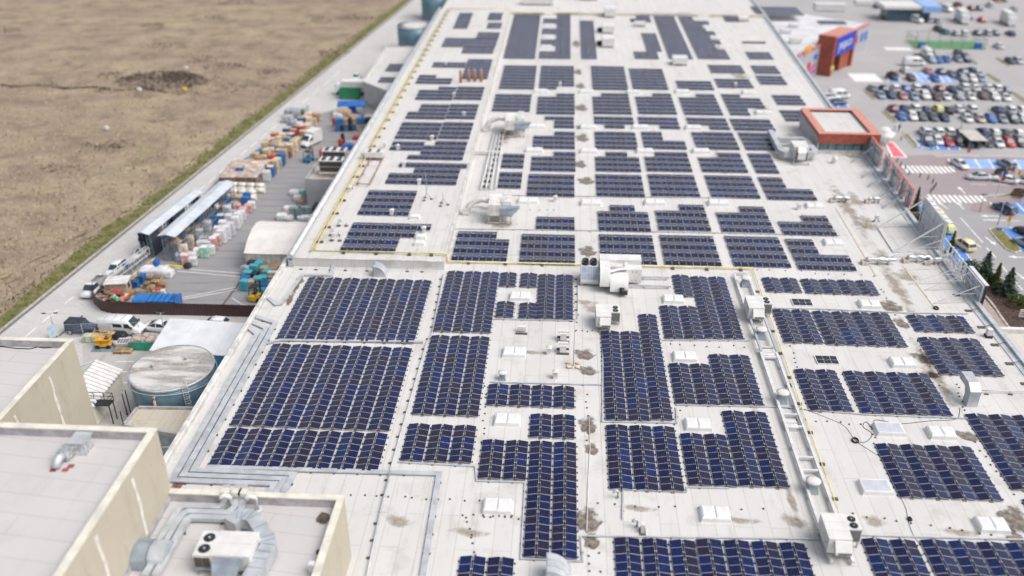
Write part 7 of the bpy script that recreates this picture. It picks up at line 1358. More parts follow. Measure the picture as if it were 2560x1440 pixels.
def arrow(px, rz, s=1.0):
    p = P(*px, 0); q = MB(); q.prism([(-.12 * s, -1.6 * s), (.12 * s, -1.6 * s), (.12 * s, .5 * s), (-.12 * s, .5 * s)], 0, .01); q.prism([(-.5 * s, .5 * s), (.5 * s, .5 * s), (0, 1.7 * s)], 0, .01); tag(q.build('arrow_marking', M_white, None, (p.x, p.y, Z2 + .01), rz), kind='structure')
for a in [((2436, 608), .25), ((2476, 603), .2 + 3.1), ((2548, 644), 1.5), ((2551, 690), 3.4), ((2500, 692), .3), ((2357, 514), .2), ((2401, 515), 0), ((2475, 541), 1.57), ((2544, 572), 1.5), ((2404, 476), 0)]: arrow(*a)
for nm, xs, xe, y0, y1 in (('zebra_crossing', 67.6, 77.6, 167.4, 171.4), ('zebra_crossing', 67.6, 77.9, 153.1, 156.7)):
    b = MB(); n = 11
    for k in range(n): x = xs + (xe - xs) * k / n; sh_ = .0 if k < 8 else (k - 7) * .55; b.prism([(x, y0 + sh_ * .6), (x + .52, y0 + sh_ * .6), (x + .52, y1 - .1), (x, y1 - .1)], Z2 - .0, Z2 + .02)
    tag(b.build(nm, M_white), kind='structure')
for (xa, xb, ya, yb, n) in [(2135, 2205, 184, 204, 9), (2216, 2280, 118, 126, 8)]:
    b = MB(); a = P(xa, yb, 0); c = P(xb, yb, 0); y1 = P(xa, ya, 0).y
    for k in range(n): x = a.x + (c.x - a.x) * k / n + .3; b.prism([(x, a.y), (x + .7, a.y), (x + .7, y1), (x, y1)], Z1, Z2)
    tag(b.build('zebra_crossing', M_white), kind='structure')
def bays(pts, n, m, lines=True, nm='blue_bay'):
    (ax, ay), (bx, by), (cx_, cy_), (dx, dy) = pts; A, B, C, D = [P(*k, 0) for k in pts]; sheet(nm, [A[:2], B[:2], C[:2], D[:2]], Z3 + .012, m)
    b = MB()
    for k in range(n + 1): f = k / n; p0 = A.lerp(B, f); p1 = D.lerp(C, f); b.bar((p0.x, p0.y, Z3 + .02), (p1.x, p1.y, Z3 + .02), .3, 0, .012)
    tag(b.build('bay_line', M_white), kind='structure')
bays([(2370, 398), (2570, 400), (2585, 424), (2386, 422)], 6, M_bluef); bays([(2475, 507), (2575, 510), (2600, 535), (2500, 533)], 3, M_blue); bays([(2500, 570), (2590, 572), (2640, 640), (2552, 630)], 2, M_blue)
bays([(2268, 348), (2300, 348), (2322, 374), (2285, 368)], 2, M_bluef); bays([(2310, 357), (2395, 360), (2400, 375), (2320, 374)], 3, M_blue); bays([(2262, 180), (2380, 184), (2395, 206), (2290, 206)], 6, M_bluef); bays([(2218, 192), (2245, 192), (2252, 205), (2222, 204)], 1, M_blue); bays([(2068, 255), (2110, 255), (2122, 268), (2072, 268)], 2, M_blue)
A, B, C, D = [P(*k, 0) for k in ((2214, 357), (2232, 356), (2266, 394), (2231, 394))]; sheet('trolley_bay', [A[:2], B[:2], C[:2], D[:2]], Z1 + .02, M_redp); b = MB()
for k in range(5): p0 = A.lerp(D, k / 4); p1 = B.lerp(C, k / 4); b.bar((p0.x, p0.y, Z1 + .03), (p1.x, p1.y, Z1 + .03), .14 if 0 < k < 4 else .4, 0 if k in (0, 4) else 1, .012)
b.bar((A.x, A.y, Z1 + .03), (D.x, D.y, Z1 + .03), .4, 0, .012); b.bar((B.x, B.y, Z1 + .03), (C.x, C.y, Z1 + .03), .4, 0, .012); tag(b.build('bay_line', [M_white, mat('dark_red_line', (.45, .06, .08), .6)]), kind='structure')
def island(pts, m=M_grass2, kerb=True):
    w_ = [P(a, b, 0) for a, b in pts]; sheet('grass_island', [p[:2] for p in w_], .17, m, h=.2)
    b = MB(); [b.bar((p.x, p.y, .1), (q_.x, q_.y, .1), .22, 0, .19) for p, q_ in zip(w_, w_[1:] + w_[:1])]; tag(b.build('island_kerb', M_stone), kind='structure')
island([(2473, 576), (2488, 569), (2501, 572), (2553, 627), (2537, 633), (2516, 625), (2492, 600)])
for a in [[(2160, 228), (2168, 226), (2192, 248), (2184, 250)], [(2206, 280), (2214, 278), (2242, 304), (2234, 306)], [(2259, 337), (2268, 335), (2295, 366), (2287, 369)], [(2530, 232), (2538, 232), (2575, 258), (2565, 260)], [(2490, 146), (2496, 145), (2530, 165), (2522, 167)], [(2465, 186), (2472, 185), (2506, 206), (2498, 208)], [(2436, 108), (2442, 107), (2466, 123), (2459, 125)], [(2470, 495), (2520, 487), (2600, 486), (2600, 491), (2500, 494)], [(2480, 436), (2560, 440), (2560, 444), (2490, 440)], [(2425, 150), (2430, 149), (2446, 161), (2440, 163)]]: island(a)
# ---- red entrance pavilion
zt = 12.75; A, B, C, D = P(2050, 334, zt), P(2201, 334, zt), P(2150, 269, zt), P(1999, 267, zt); x0, x1, y0, y1 = 45.1, 55.7, 152.5, 167.0
pvl = thing('entrance_pavilion', 'red clad entrance pavilion with a white sunken roof on the right roof edge', 'building', (x0, y0, 0)); W_, D_ = x1 - x0, y1 - y0
q = MB(); q.box(0, W_, 0, .4, 11.0, zt - .03); q.box(0, W_, D_ - .4, D_, 11.0, zt - .03); q.box(W_ - .4, W_, .4, D_ - .4, 11.0, zt - .03); q.box(0, .4, .4, D_ - .4, 11.9, zt - .03); q.build('fascia', M_redcl, pvl)
q = MB(); q.box(-.05, W_ + .05, -.05, 1.0, zt - .029, zt + .03); q.box(-.05, W_ + .05, D_ - 1.0, D_ + .05, zt - .029, zt + .03); q.box(-.05, 1.3, 1.0, D_ - 1.0, zt - .029, zt + .03); q.box(W_ - 1.5, W_ + .05, 1.0, D_ - 1.0, zt - .029, zt + .03); q.build('coping', M_redtop, pvl)
MB().box(.4, W_ - .4, .4, D_ - .4, 12.0, 12.3).build('roof', M_roof, pvl); MB().box(.05, .4, .45, D_ - .45, 9.01, 11.9).build('side_wall', mat('lilac_grey_render', (.44, .43, .47), .7, var=.1), pvl)
MB().box(.41, W_ - 1.5, .5, .56, 9.6, 11.0).build('glazing', mat('teal_glazing', (.16, .27, .30), .15, var=.2, vs=.6), pvl); q = MB(); [q.box(.5 + k * 1.45, .6 + k * 1.45, .42, .5, 9.6, 11.0) for k in range(7)]; q.build('mullion', M_trim, pvl); MB().box(.3, W_ - 1.6, .3, .9, 9.0, 9.6).build('sill', M_capw, pvl)
MB().box(W_ - 1.5, W_, .0, 1.2, 0, 11.0).build('leg', M_redcl, pvl); q = MB(); q.box(W_ - .5, W_ - .42, 1.2, D_ - .4, .2, 11.0); q.build('street_glazing', MC['teal_glazing'], pvl); MB().box(W_ - .6, W_, D_ - 1.6, D_, 0, 11).build('leg', M_redcl, pvl)
for k, px in enumerate(((2208, 333), (2219, 344), (2214, 350))):
    t = thing('parasol', 'white round parasol, %s of three at the foot of the red pavilion' % ORD[k + 1], 'parasol', P(px[0], px[1] + 14, 0), 0, 'white parasols beside the pavilion'); q = MB(); q.tube([(0, 0, 0), (0, 0, 2.3)], .05, 6); q.build('pole', M_galvd, t); q = MB(); q.loft([[(r * math.cos(2 * math.pi * i / 12), r * math.sin(2 * math.pi * i / 12), z) for i in range(12)] for r, z in ((1.25, 2.1), (1.22, 2.2), (.7, 2.5), (.05, 2.7))], 0, True, False); q.build('canopy', M_unit, t)
# ---- roof edge signs
def edgex(y):
    for (xa, ya), (xb, yb) in zip(RE, RE[1:]):
        if ya <= y <= yb: return xa + (xb - xa) * (y - ya) / (yb - ya)
    return RE[0][0]
t = thing('rooftop_sign', 'row of coral edged letter boards seen from behind along the right roof edge', 'sign', (edgex(127), 127, RZ)); o_ = t.location
def board(t, y0, y1, z0, z1, m, edge=None, th=.14, name='letter_board'):
    q = MB(); q.bar((edgex(y0) - o_.x + .5, y0 - o_.y, (z0 + z1) / 2), (edgex(y1) - o_.x + .5, y1 - o_.y, (z0 + z1) / 2), th, 0, z1 - z0); o = q.build(name, m, t)
    if edge:
        q = MB(); q.bar((edgex(y0) - o_.x + .5, y0 - o_.y, z1 + .1), (edgex(y1) - o_.x + .5, y1 - o_.y, z1 + .1), .2, 0, .12); q.box(edgex(y0) - o_.x + .42, edgex(y0) - o_.x + .58, y0 - o_.y - .16, y0 - o_.y - .03, z0 + .8, z1 + .1); q.build('edge_strip', edge, o)
for y0, y1, z0, z1 in ((145.5, 153.5, .2, 3.4), (140.6, 143.6, .2, 3.4), (136.2, 139.6, .2, 3.5), (134.8, 135.8, .4, 3.5), (131.8, 134.0, .2, 3.5), (128.6, 131.0, .2, 3.4)): board(t, y0, y1, z0, z1, M_back, M_coral)
r_ = random.Random(4); q = MB()
for k in range(7):
    y = 128.7 + k * .86; x = edgex(y) - o_.x + .34; z = r_.uniform(.2, 1.4); q.box(x, x + .07, y - o_.y, y - o_.y + .16, z, z + r_.uniform(.9, 1.7))
q.build('red_lettering', M_coral, t); q = MB()
for y in (129.5, 133, 138, 142, 149):
    x = edgex(y) - o_.x; q.bar((x + .3, y - o_.y, 3.0), (x - 3.4, y - o_.y - .5, .05), .12); q.bar((x + .3, y - o_.y, 0), (x + .3, y - o_.y, 3.3), .12); q.bar((x - 3.4, y - o_.y - .5, .05), (x - 1.7, y - o_.y + 1.5, 1.5), .09)
q.bar((edgex(128) - o_.x + .3, 1.0, .25), (edgex(154) - o_.x + .3, 27, .25), .14); q.bar((edgex(128) - o_.x + .3, 1.0, 2.4), (edgex(154) - o_.x + .3, 27, 2.4), .12); q.build('steel_brace', mat('grey_brace', (.34, .38, .44), .5), t)
def scaffold(label, ya, yb, h, reach, panel, bars, cat='sign', name='billboard_frame', ends=None):
    global o_
    t = thing(name, label, cat, (edgex(ya), ya, RZ)); o_ = t.location; X0 = lambda y: edgex(y) - o_.x + .25; q = MB(); n = max(2, int((yb - ya) / 1.5))
    for k in range(n + 1): y = ya + (yb - ya) * k / n; q.bar((X0(y), y - ya, 0), (X0(y), y - ya, h), .11)
    for f in (.12, .55, 1.0): q.bar((X0(ya), 0, h * f), (X0(yb), yb - ya, h * f), .12)
    for k in range(n): y = ya + (yb - ya) * k / n; y2 = ya + (yb - ya) * (k + 1) / n; q.bar((X0(y), y - ya, h * .12), (X0(y2), y2 - ya, h * .55), .07)
    q.build('frame', M_steelw, t); q = MB()
    for f in bars:
        y = ya + (yb - ya) * f; q.bar((X0(y), y - ya, h * .95), (X0(y) - reach, y - ya - reach * .12, .08), .16 if h > 3 else .07); q.bar((X0(y) - reach, y - ya - reach * .12, .08), (X0(y), y - ya, .1), .12 if h > 3 else .05); q.bar((X0(y), y - ya, h * .5), (X0(y) - reach * .5, y - ya - reach * .06, h * .5), .06)
    if len(bars) > 1 and h > 3: ya_, yb_ = ya + (yb - ya) * bars[0], ya + (yb - ya) * bars[-1]; q.bar((X0(ya_) - reach, ya_ - ya - reach * .12, .1), (X0(yb_) - reach, yb_ - ya - reach * .12, .1), .18)
    q.build('brace', M_steelw, t)
    for (f0, f1, z0, z1, m) in panel:
        y0, y1 = ya + (yb - ya) * f0, ya + (yb - ya) * f1; q = MB(); q.bar((X0(y0) + .3, y0 - ya, (z0 + z1) / 2), (X0(y1) + .3, y1 - ya, (z0 + z1) / 2), .12, 0, z1 - z0); q.build('panel', m, t)
    return t
M_scr = mat('pale_screen_back', (.46, .55, .62), .25, var=.2, vs=.8); M_scrw = mat('white_screen_back', (.60, .64, .70), .4, var=.12, vs=.8)
scaffold('largest white billboard frame with long braces over the foil ducts', 114.2, 123.2, 4.6, 6.2, [(0, 1, .5, 4.4, M_scrw)], (.05, .95))
q_ = [o for o in COL.objects if o.name.startswith('billboard_frame')][-1]; o_ = q_.location; q = MB(); [q.bar((.9, k * 1.5, 4.5), (.9, k * 1.5 + 1.2, 4.5), .7, 0, .12) for k in range(6)]; q.build('lamp_housing', M_unit, q_)
scaffold('bare white lattice of letter supports between the billboard and the glassy screen', 105.4, 113.2, 2.7, 7.0, [(.05, .13, .3, 2.5, M_scrw), (.22, .28, .3, 2.6, M_scrw), (.36, .40, .3, 2.6, M_scrw), (.5, .55, .2, 2.6, M_scrw), (.66, .7, .2, 2.6, M_scrw), (.82, .9, .3, 2.4, M_scrw)], (.0, .5, 1.0))
tq = scaffold('glassy screen with a dark edge at the near end of the roof edge frames', 99.8, 105.0, 2.6, 5.6, [(0, 1, .1, 2.55, M_scr)], (0.1, .75)); q = MB(); q.box(edgex(99.8) - tq.location.x + .42, edgex(99.8) - tq.location.x + .68, -.22, -.08, -.1, 2.65); q.build('dark_edge', M_trim, tq); q = MB(); q.bar((.65, 0, 2.7), (.65, 5.2, 2.7), .5, 0, .1); q.build('top_rail', M_steelw, tq)
t = thing('edge_lamp', 'white lamp box at the near end of the right roof edge', 'lamp', P(2470, 842)); MB().box(-.3, .3, -.3, .3, .3, 1.1).build('housing', M_unit, t); MB().box(-.35, .35, -.4, .4, 0, .299).build('base', M_trim, t)
for k in range(11):
    y = 63 + k * 3.9; q = MB(); q.box(edgex(y) - 2.0, edgex(y) - 1.2, y - .25, y + .25, RZ, RZ + .09); q.bar((edgex(y) - 1.6, y, RZ + .1), (edgex(y) - .4, y, RZ + .45), .05); tag(q.build('edge_clamp', M_rub), 'dark foot of the wire along the right roof edge', 'clamp', 'wire feet along the right roof edge')
# ---- store with the red portal and the blue sign
sA, sB = Vector((57.2, 224.5, 0)), Vector((86.5, 263.5, 0)); d = (sB - sA); ang = math.atan2(d.y, d.x); L = d.length; zs = 7.4
st = thing('store', 'distant store with a red portal, a blue name board and coloured dots on its wall', 'building', sA, ang)
MB().prism([(0, 0), (L, 0), (L, 70), (-20, 70)], 0, zs - .1).build('wall', mat('store_wall_grey', (.38, .39, .45), .5, var=.08), st); MB().prism([(.2, .2), (L - .2, .2), (L - .2, 69), (-19, 69)], zs - .099, zs).build('roof', mat('store_roof', (.60, .60, .62), .7, var=.1, vs=.2), st)
q = MB(); q.box(0, L, -.15, .3, zs - .1, zs + .5); q.build('red_band', mat('pale_red_band', (.60, .22, .24), .5, var=.3, vs=.4), st)
xt = 15.5; q = MB(); q.box(xt, xt + 1.2, -3.6, 1.0, 0, 10.2); q.build('portal_pier', M_redcl, st); q = MB(); q.box(xt + 13.5, xt + 14.7, -3.6, 1.0, 0, 9.4); q.build('portal_pier', M_redcl, st); MB().box(xt + 1.2, xt + 13.5, -3.4, 1.0, 9.4, 10.0).build('portal_roof', M_redtop, st)
MB().box(xt + 1.3, xt + 13.4, -3.75, -3.4, 5.0, 9.6).build('name_board', mat('sign_blue', (.0, .045, .48), .4), st); MB().box(xt + 7.0, xt + 13.4, -3.0, .0, .1, 4.9).build('portal_wall', M_redcl, st); MB().box(xt + 1.3, xt + 6.9, -1.4, -1.2, .1, 4.9).build('entrance_glass', M_glass, st)
tx = bpy.data.curves.new('store_name', 'FONT'); tx.body = 'pepco'; tx.size = 3.6; tx.extrude = .03; to = bpy.data.objects.new('tmp', tx); COL.objects.link(to); bpy.context.view_layer.update(); me = bpy.data.meshes.new_from_object(to.evaluated_get(bpy.context.evaluated_depsgraph_get())); bpy.data.objects.remove(to); me.materials.clear(); me.materials.append(M_unit)
put('lettering', me, st, (xt + 2.6, -3.79, 6.5), rot=(R(90), 0, 0))
for k, (x, z, r, m) in enumerate([(3.2, 2.8, .55, M_redg), (9.5, 3.6, 1.1, M_redg), (7.4, 3.6, .8, M_creamg), (13.0, 5.2, .9, M_bluet), (6.2, 7.9, 1.5, M_orangeg), (8.3, 8.3, 1.1, mat('sign_amber', (.75, .38, .03), .5))]): q = MB(); n = 14; q.loft([[(x + r * math.cos(2 * math.pi * i / n), yy, z + r * .8 * math.sin(2 * math.pi * i / n)) for i in range(n)] for yy in (-.1 - .02 * k, -.01)], 0); q.build('wall_disc', m, st)
for k, (xa, za, xb, zb, m) in enumerate([(4.5, .8, 13.5, 3.0, mat('sign_magenta', (.50, .08, .32), .5)), (6.5, .2, 13.8, 1.6, MC['sign_magenta']), (4.0, 1.4, 8.0, 1.9, mat('sign_yellow', (.70, .60, .10), .5)), (3.0, 1.6, 4.2, 2.2, M_bluet)]): q = MB(); q.bar((xa, -.08 - .03 * k, za), (xb, -.08 - .03 * k, zb), .1, 0, .7); q.build('wall_ribbon', m, st)
for k in range(2): q = MB(); n = 12; q.loft([[(xt + .2 + k * 1.0 + .6 * math.cos(2 * math.pi * i / n), yy, 2.2 + .6 * math.sin(2 * math.pi * i / n)) for i in range(n)] for yy in (-3.74, -3.61)], 0); q.build('yellow_disc', MC['sign_yellow'] if k else mat('sign_olive', (.46, .44, .10), .5), st)
for x, m in ((L - 5, M_bluet), (L - 9, M_redg), (L - 2, M_bluet)): q = MB(); q.box(x, x + 1.6, -.12, -.01, 3.2, 5.5); q.build('poster', m, st)
for k, (px, s) in enumerate([((1990, 110), (3, 2, 1.4)), ((1965, 85), (3, 2, 1.2)), ((2075, 30), (9, 3, 2.2)), ((2160, 15), (5, 3, 1.5)), ((1985, 70), (2.4, 1.6, 1.0))]): t = thing('plant_unit', 'pale plant box on the distant store roof, %s from the near side' % ORD[k + 1], 'plant unit', P(px[0], px[1], zs), 0, 'plant boxes on the store roof'); MB().box(-s[0] / 2, s[0] / 2, 0, s[1], .3, s[2]).build('casing', M_unit, t); MB().box(-s[0] / 2 + .2, s[0] / 2 - .2, .1, s[1] - .1, 0, .299).build('base', M_galvd, t)
hblock('small dark solar row on the distant store roof', (2050, 60), [(0, 8)] * 2, zs)
# ---- far car park buildings
t = thing('fuel_canopy', 'white canopied kiosk with blue sides near the top of the car park', 'building', P(2205, 55, 0)); MB().box(0, 17, 0, 9, 4.0, 4.9).build('canopy', M_unit, t); MB().box(12, 17.6, -.8, 10, 3.2, 5.2).build('blue_wing', M_bluef, t); MB().box(1.5, 15, 1, 8, .1, 3.99).build('kiosk', mat('dark_teal_glass', (.05, .10, .13), .2), t)
t = thing('play_court', 'green fenced play court with two blue boxes in the far car park', 'play court', P(2290, 122, 0)); MB().box(0, 19.5, 0, 9.5, .0, .1).build('surface', mat('court_green', (.10, .24, .11), .8, var=.1), t); q = MB()
for a, b in (((0, 0), (19.5, 0)), ((19.5, 0), (19.5, 9.5)), ((19.5, 9.5), (0, 9.5)), ((0, 9.5), (0, 0))):
    q.bar((*a, 2.8), (*b, 2.8), .08); q.bar((*a, 1.4), (*b, 1.4), .05)
    for k in range(6): f = k / 6; x, y = a[0] + (b[0] - a[0]) * f, a[1] + (b[1] - a[1]) * f; q.bar((x, y, 0), (x, y, 2.8), .09)
q.build('fence', mat('court_fence_green', (.06, .16, .10), .6), t)
for x in (1.0, 17.0): MB().box(x, x + 1.6, .4, 1.8, .101, 1.6).build('blue_box', M_bluet, t)
t = thing('trolley_shelter', 'beige roofed trolley shelter among the cars of the nearest parking row', 'shelter', P(2428, 369, 0)); MB().box(-1.2, 2.4, -1.5, 5.2, 2.0, 2.1).build('roof', mat('beige_shelter_roof', (.52, .49, .45), .5), t); q = MB(); [q.box(x, x + .1, y, y + .1, 0, 2.0) for x in (-1.1, 2.2) for y in (-1.2, 1.8, 5.0)]; q.build('post', M_galvd, t); q = MB(); [q.box(-.8 + k * 1.6, .1 + k * 1.6, -1.0, 4.6, .35, 1.05) for k in range(2)]; q.build('trolley_row', mat('dark_trolley_wire', (.10, .10, .11), .5), t)
# ---- cars: rows of the car park, every car its own thing
ROWS = [
 ('nearest parking row', 1, [(2325, 368, 'off_roader', 'navy'), (2350, 366, 'hatchback', 'white'), (2376, 369, 'saloon', 'red'), (2405, 369, 'hatchback', 'black'), (2473, 370, 'saloon', 'black'), (2502, 371, 'saloon', 'white'), (2530, 371, 'hatchback', 'red'), (2558, 370, 'estate', 'dark grey')]),
 ('second parking row', 0, [(2318, 344, 'off_roader', 'white'), (2350, 343, 'estate', 'white'), (2378, 343, 'estate', 'white'), (2404, 347, 'hatchback', 'navy'), (2463, 345, 'estate', 'navy'), (2492, 345, 'hatchback', 'white'), (2522, 346, 'saloon', 'dark grey'), (2552, 347, 'hatchback', 'white')]),
 ('third parking row', 1, [(2259, 304, 'hatchback', 'blue'), (2286, 304, 'estate', 'white'), (2310, 305, 'hatchback', 'dark grey'), (2338, 305, 'saloon', 'dark grey'), (2366, 306, 'saloon', 'navy'), (2424, 308, 'saloon', 'white'), (2455, 309, 'saloon', 'beige'), (2484, 310, 'hatchback', 'blue'), (2511, 310, 'saloon', 'grey'), (2540, 311, 'estate', 'dark grey'), (2565, 311, 'estate', 'white')]),
 ('fourth parking row', 0, [(2238, 284, 'hatchback', 'dark red'), (2266, 284, 'saloon', 'navy'), (2292, 283, 'estate', 'white'), (2320, 287, 'saloon', 'navy'), (2350, 285, 'hatchback', 'lime'), (2376, 288, 'saloon', 'black'), (2402, 284, 'saloon', 'white'), (2434, 285, 'estate', 'white'), (2503, 287, 'saloon', 'navy'), (2532, 287, 'estate', 'white'), (2560, 287, 'hatchback', 'white')]),
 ('fifth parking row', 1, [(2205, 249, 'saloon', 'light blue'), (2233, 250, 'hatchback', 'navy'), (2261, 252, 'hatchback', 'pink'), (2289, 253, 'saloon', 'light blue'), (2318, 252, 'off_roader', 'white'), (2346, 254, 'saloon', 'brown'), (2370, 253, 'saloon', 'white'), (2404, 253, 'estate', 'grey'), (2431, 253, 'saloon', 'white'), (2464, 252, 'hatchback', 'brown'), (2492, 254, 'estate', 'white'), (2520, 255, 'saloon', 'white')]),
 ('sixth parking row', 0, [(2186, 232, 'saloon', 'grey'), (2213, 233, 'hatchback', 'navy'), (2241, 232, 'estate', 'white'), (2268, 233, 'hatchback', 'blue'), (2294, 231, 'estate', 'white'), (2321, 233, 'saloon', 'navy'), (2354, 233, 'hatchback', 'dark red'), (2386, 234, 'saloon', 'navy'), (2414, 229, 'estate', 'white'), (2442, 231, 'saloon', 'white'), (2476, 231, 'saloon', 'white'), (2497, 232, 'estate', 'white'), (2522, 236, 'hatchback', 'grey')]),
 ('seventh parking row', 1, [(2238, 202, 'hatchback', 'navy'), (2283, 206, 'hatchback', 'brown'), (2343, 207, 'saloon', 'blue'), (2387, 196, 'saloon', 'grey'), (2412, 207, 'estate', 'grey'), (2436, 208, 'estate', 'white'), (2458, 207, 'saloon', 'light blue')]),
 ('eighth parking row', 0, [(2268, 186, 'hatchback', 'white'), (2325, 187, 'saloon', 'pink'), (2357, 190, 'hatchback', 'navy'), (2412, 190, 'hatchback', 'navy'), (2434, 188, 'estate', 'navy'), (2450, 194, 'saloon', 'silver')]),
 ('ninth parking row', 1, [(2334, 160, 'estate', 'light blue'), (2352, 160, 'hatchback', 'blue'), (2371, 158, 'saloon', 'blue'), (2400, 157, 'saloon', 'grey'), (2422, 158, 'estate', 'navy'), (2332, 142, 'hatchback', 'navy'), (2402, 142, 'saloon', 'dark grey'), (2416, 150, 'saloon', 'navy'), (2532, 162, 'saloon', 'navy'), (2552, 162, 'hatchback', 'silver')]),
 ('far rows beyond the court', 0, [(2448, 91, 'hatchback', 'navy'), (2473, 91, 'estate', 'silver'), (2493, 91, 'hatchback', 'navy'), (2532, 92, 'saloon', 'navy'), (2503, 124, 'saloon', 'white'), (2426, 50, 'hatchback', 'navy'), (2459, 58, 'hatchback', 'red'), (2326, 58, 'estate', 'silver'), (2346, 60, 'saloon', 'light blue'), (2302, 27, 'saloon', 'navy'), (2398, 19, 'estate', 'dark red'), (2432, 28, 'hatchback', 'dark red'), (2451, 28, 'hatchback', 'navy'), (2497, 6, 'saloon', 'orange'), (2512, 6, 'hatchback', 'navy'), (2349, 80, 'estate', 'brown'), (2366, 88, 'estate', 'teal'), (2395, 92, 'hatchback', 'silver'), (2414, 92, 'estate', 'white'), (2195, 22, 'hatchback', 'navy'), (2540, 30, 'saloon', 'silver'), (2480, 20, 'estate', 'white')]),
]
for rowname, face, cars_ in ROWS:
    for k, (px, py, kd, c) in enumerate(sorted(cars_)):
        p = P(px, py, 0); kdn = {'hatchback': 'hatchback', 'saloon': 'saloon', 'estate': 'estate car', 'off_roader': 'off roader'}[kd]
        car(kd, c, (p.x, p.y + 2.0), R(-90 if face else 90) + R(rnd.uniform(-2, 2)), '%s %s, %s car from the left in the %s' % (c, kdn, ORD[k + 1] if k < 20 else 'last', rowname), GC, z=.02, detail=py > 330)
for px, kd, c, rz, lab in [((2338, 540), 'hatchback', 'yellow', 98, 'yellow taxi hatchback, farthest of the three on the blue taxi bays'), ((2364, 577), 'hatchback', 'lime', 98, 'lime yellow taxi behind the small dark conifer'), ((2407, 619), 'estate', 'cream', 104, 'cream taxi estate, nearest of the three on the blue taxi bays'), ((2398, 417), 'saloon', 'white', -78, 'white saloon on the first blue bay by the pavement'), ((2445, 449), 'saloon', 'silver', 178, 'silver saloon driving past the pavement between the zebra crossings'), ((2512, 456), 'saloon', 'white', 152, 'white saloon turning beside the brown shrub'), ((2558, 459), 'estate', 'white', 152, 'white car cut by the right edge behind the turning saloon'), ((2513, 417), 'estate', 'grey', 105, 'grey estate beside the two people on the blue bays'),
                          ((2508, 529), 'estate', 'navy', 112, 'dark navy estate parked on the blue bay of the pink island'), ((2565, 588), 'saloon', 'black', 118, 'black saloon at the right edge on the lower blue bays'), ((2563, 616), 'estate', 'light blue', 118, 'steel blue car at the right edge below the black saloon'), ((2093, 262), 'saloon', 'navy', 15, 'dark blue car on the blue bay behind the red pavilion'), ((2076, 249), 'estate', 'white', 15, 'white car beside the roof edge behind the red pavilion')]:
    car(kd, c, P(*px, 0)[:2], R(rz), lab, z=.06)
van('white van beside the dark blue car behind the red pavilion', P(2097, 246, 0), R(12), L=5.0); van('long white van in front of the eighth parking row', P(2283, 164, 0), R(4)); van('white van nose out behind the ninth parking row', P(2315, 142, 0), R(-90)); van('white van near the canopied kiosk', P(2286, 55, 0), R(-60)); van('white van at the top edge of the car park', P(2362, 28, 0), R(-70)); van('white van left of the top edge van', P(2310, 16, 0), R(-75))
for k, px in enumerate(((2402, 55), (2517, 60))):
    t = thing('box_truck', 'white box lorry blurred in the far car park, %s of two' % ('left', 'right')[k], 'truck', P(*px, 0), R(-95)); MB().box(-4, 2.5, -1.25, 1.25, .9, 3.8).build('cargo_box', M_unit, t); MB().box(2.6, 4.4, -1.15, 1.15, .6, 2.8).build('cab', paint('white'), t)
    for x in (-2.8, 3.4):
        for s in (-1, 1): o = put('wheel', WH, t, (x, s * 1.05, .48)); o.scale = (1.5, 1.3, 1.5)
# taxi lettering on the bay
tx = bpy.data.curves.new('bay_word', 'FONT'); tx.body = 'TAXI'; tx.size = 1.25; tx.extrude = .004; tx.align_x = 'CENTER'; to = bpy.data.objects.new('tmp', tx); COL.objects.link(to); bpy.context.view_layer.update(); me = bpy.data.meshes.new_from_object(to.evaluated_get(bpy.context.evaluated_depsgraph_get())); bpy.data.objects.remove(to); me.materials.clear(); me.materials.append(M_white); p = P(2416, 650, 0); tag(put('bay_lettering', me, None, (p.x, p.y, Z2 + .022), R(178)), kind='structure')
# ---- plants
M_spr = mat('dark_spruce_needles', (.040, .066, .046), .9, var=.35, vs=1.2, spec=.15, col2=(.075, .105, .07)); M_yew = mat('olive_conifer_needles', (.085, .085, .022), .9, var=.35, vs=2, spec=.15, col2=(.05, .06, .02)); M_shr = mat('green_shrub_leaves', (.085, .115, .03), .9, var=.35, vs=2, spec=.15, col2=(.055, .075, .025)); M_shb = mat('brown_shrub_leaves', (.13, .085, .045), .9, var=.35, vs=2, spec=.15); M_shy = mat('yellow_shrub_leaves', (.38, .28, .05), .9, var=.3, vs=2, spec=.15); M_bark = mat('bark', (.07, .05, .04), .95)
def conifer(label, px, h, r, m, n, seed):
    t = thing('conifer', label, 'tree', P(*px, 0) + Vector((0, 0, .05)), 0); q = MB(); q.tube([(0, 0, 0), (0, 0, h * .85)], [.14, .03], 7); r2 = random.Random(seed)
    for k in range(12): z = h * (.08 + .07 * k); a = k * 2.4; rr_ = r * (1 - z / h) * .8; q.bar((0, 0, z), (rr_ * math.cos(a), rr_ * math.sin(a), z - .1), .035)
    q.build('trunk', M_bark, t); q = MB()
    for k in range(n):
        f = r2.random() ** 1.25; z = h * (.03 + .96 * f); lay = .74 + .3 * math.sin(z * 9 + math.sin(seed)) ; rad = r * (1 - f) ** .85 * lay * (.45 + .6 * r2.random()) + .03; a = r2.uniform(0, 6.283); rad *= .82 + .28 * math.sin(a * 7 + z * 3); ln = .16 + .24 * (1 - f) * r2.random(); c, s = math.cos(a), math.sin(a); p = Vector((rad * c, rad * s, z)); out = Vector((c, s, r2.uniform(-.45, .25))).normalized(); sd = Vector((-s, c, r2.uniform(-.3, .3))) * ln * .38
        q.add([p - out * ln * .7 - sd * .4, p + sd, p + out * ln, p - sd], [(0, 1, 2, 3)])
    q.build('crown', m, t)
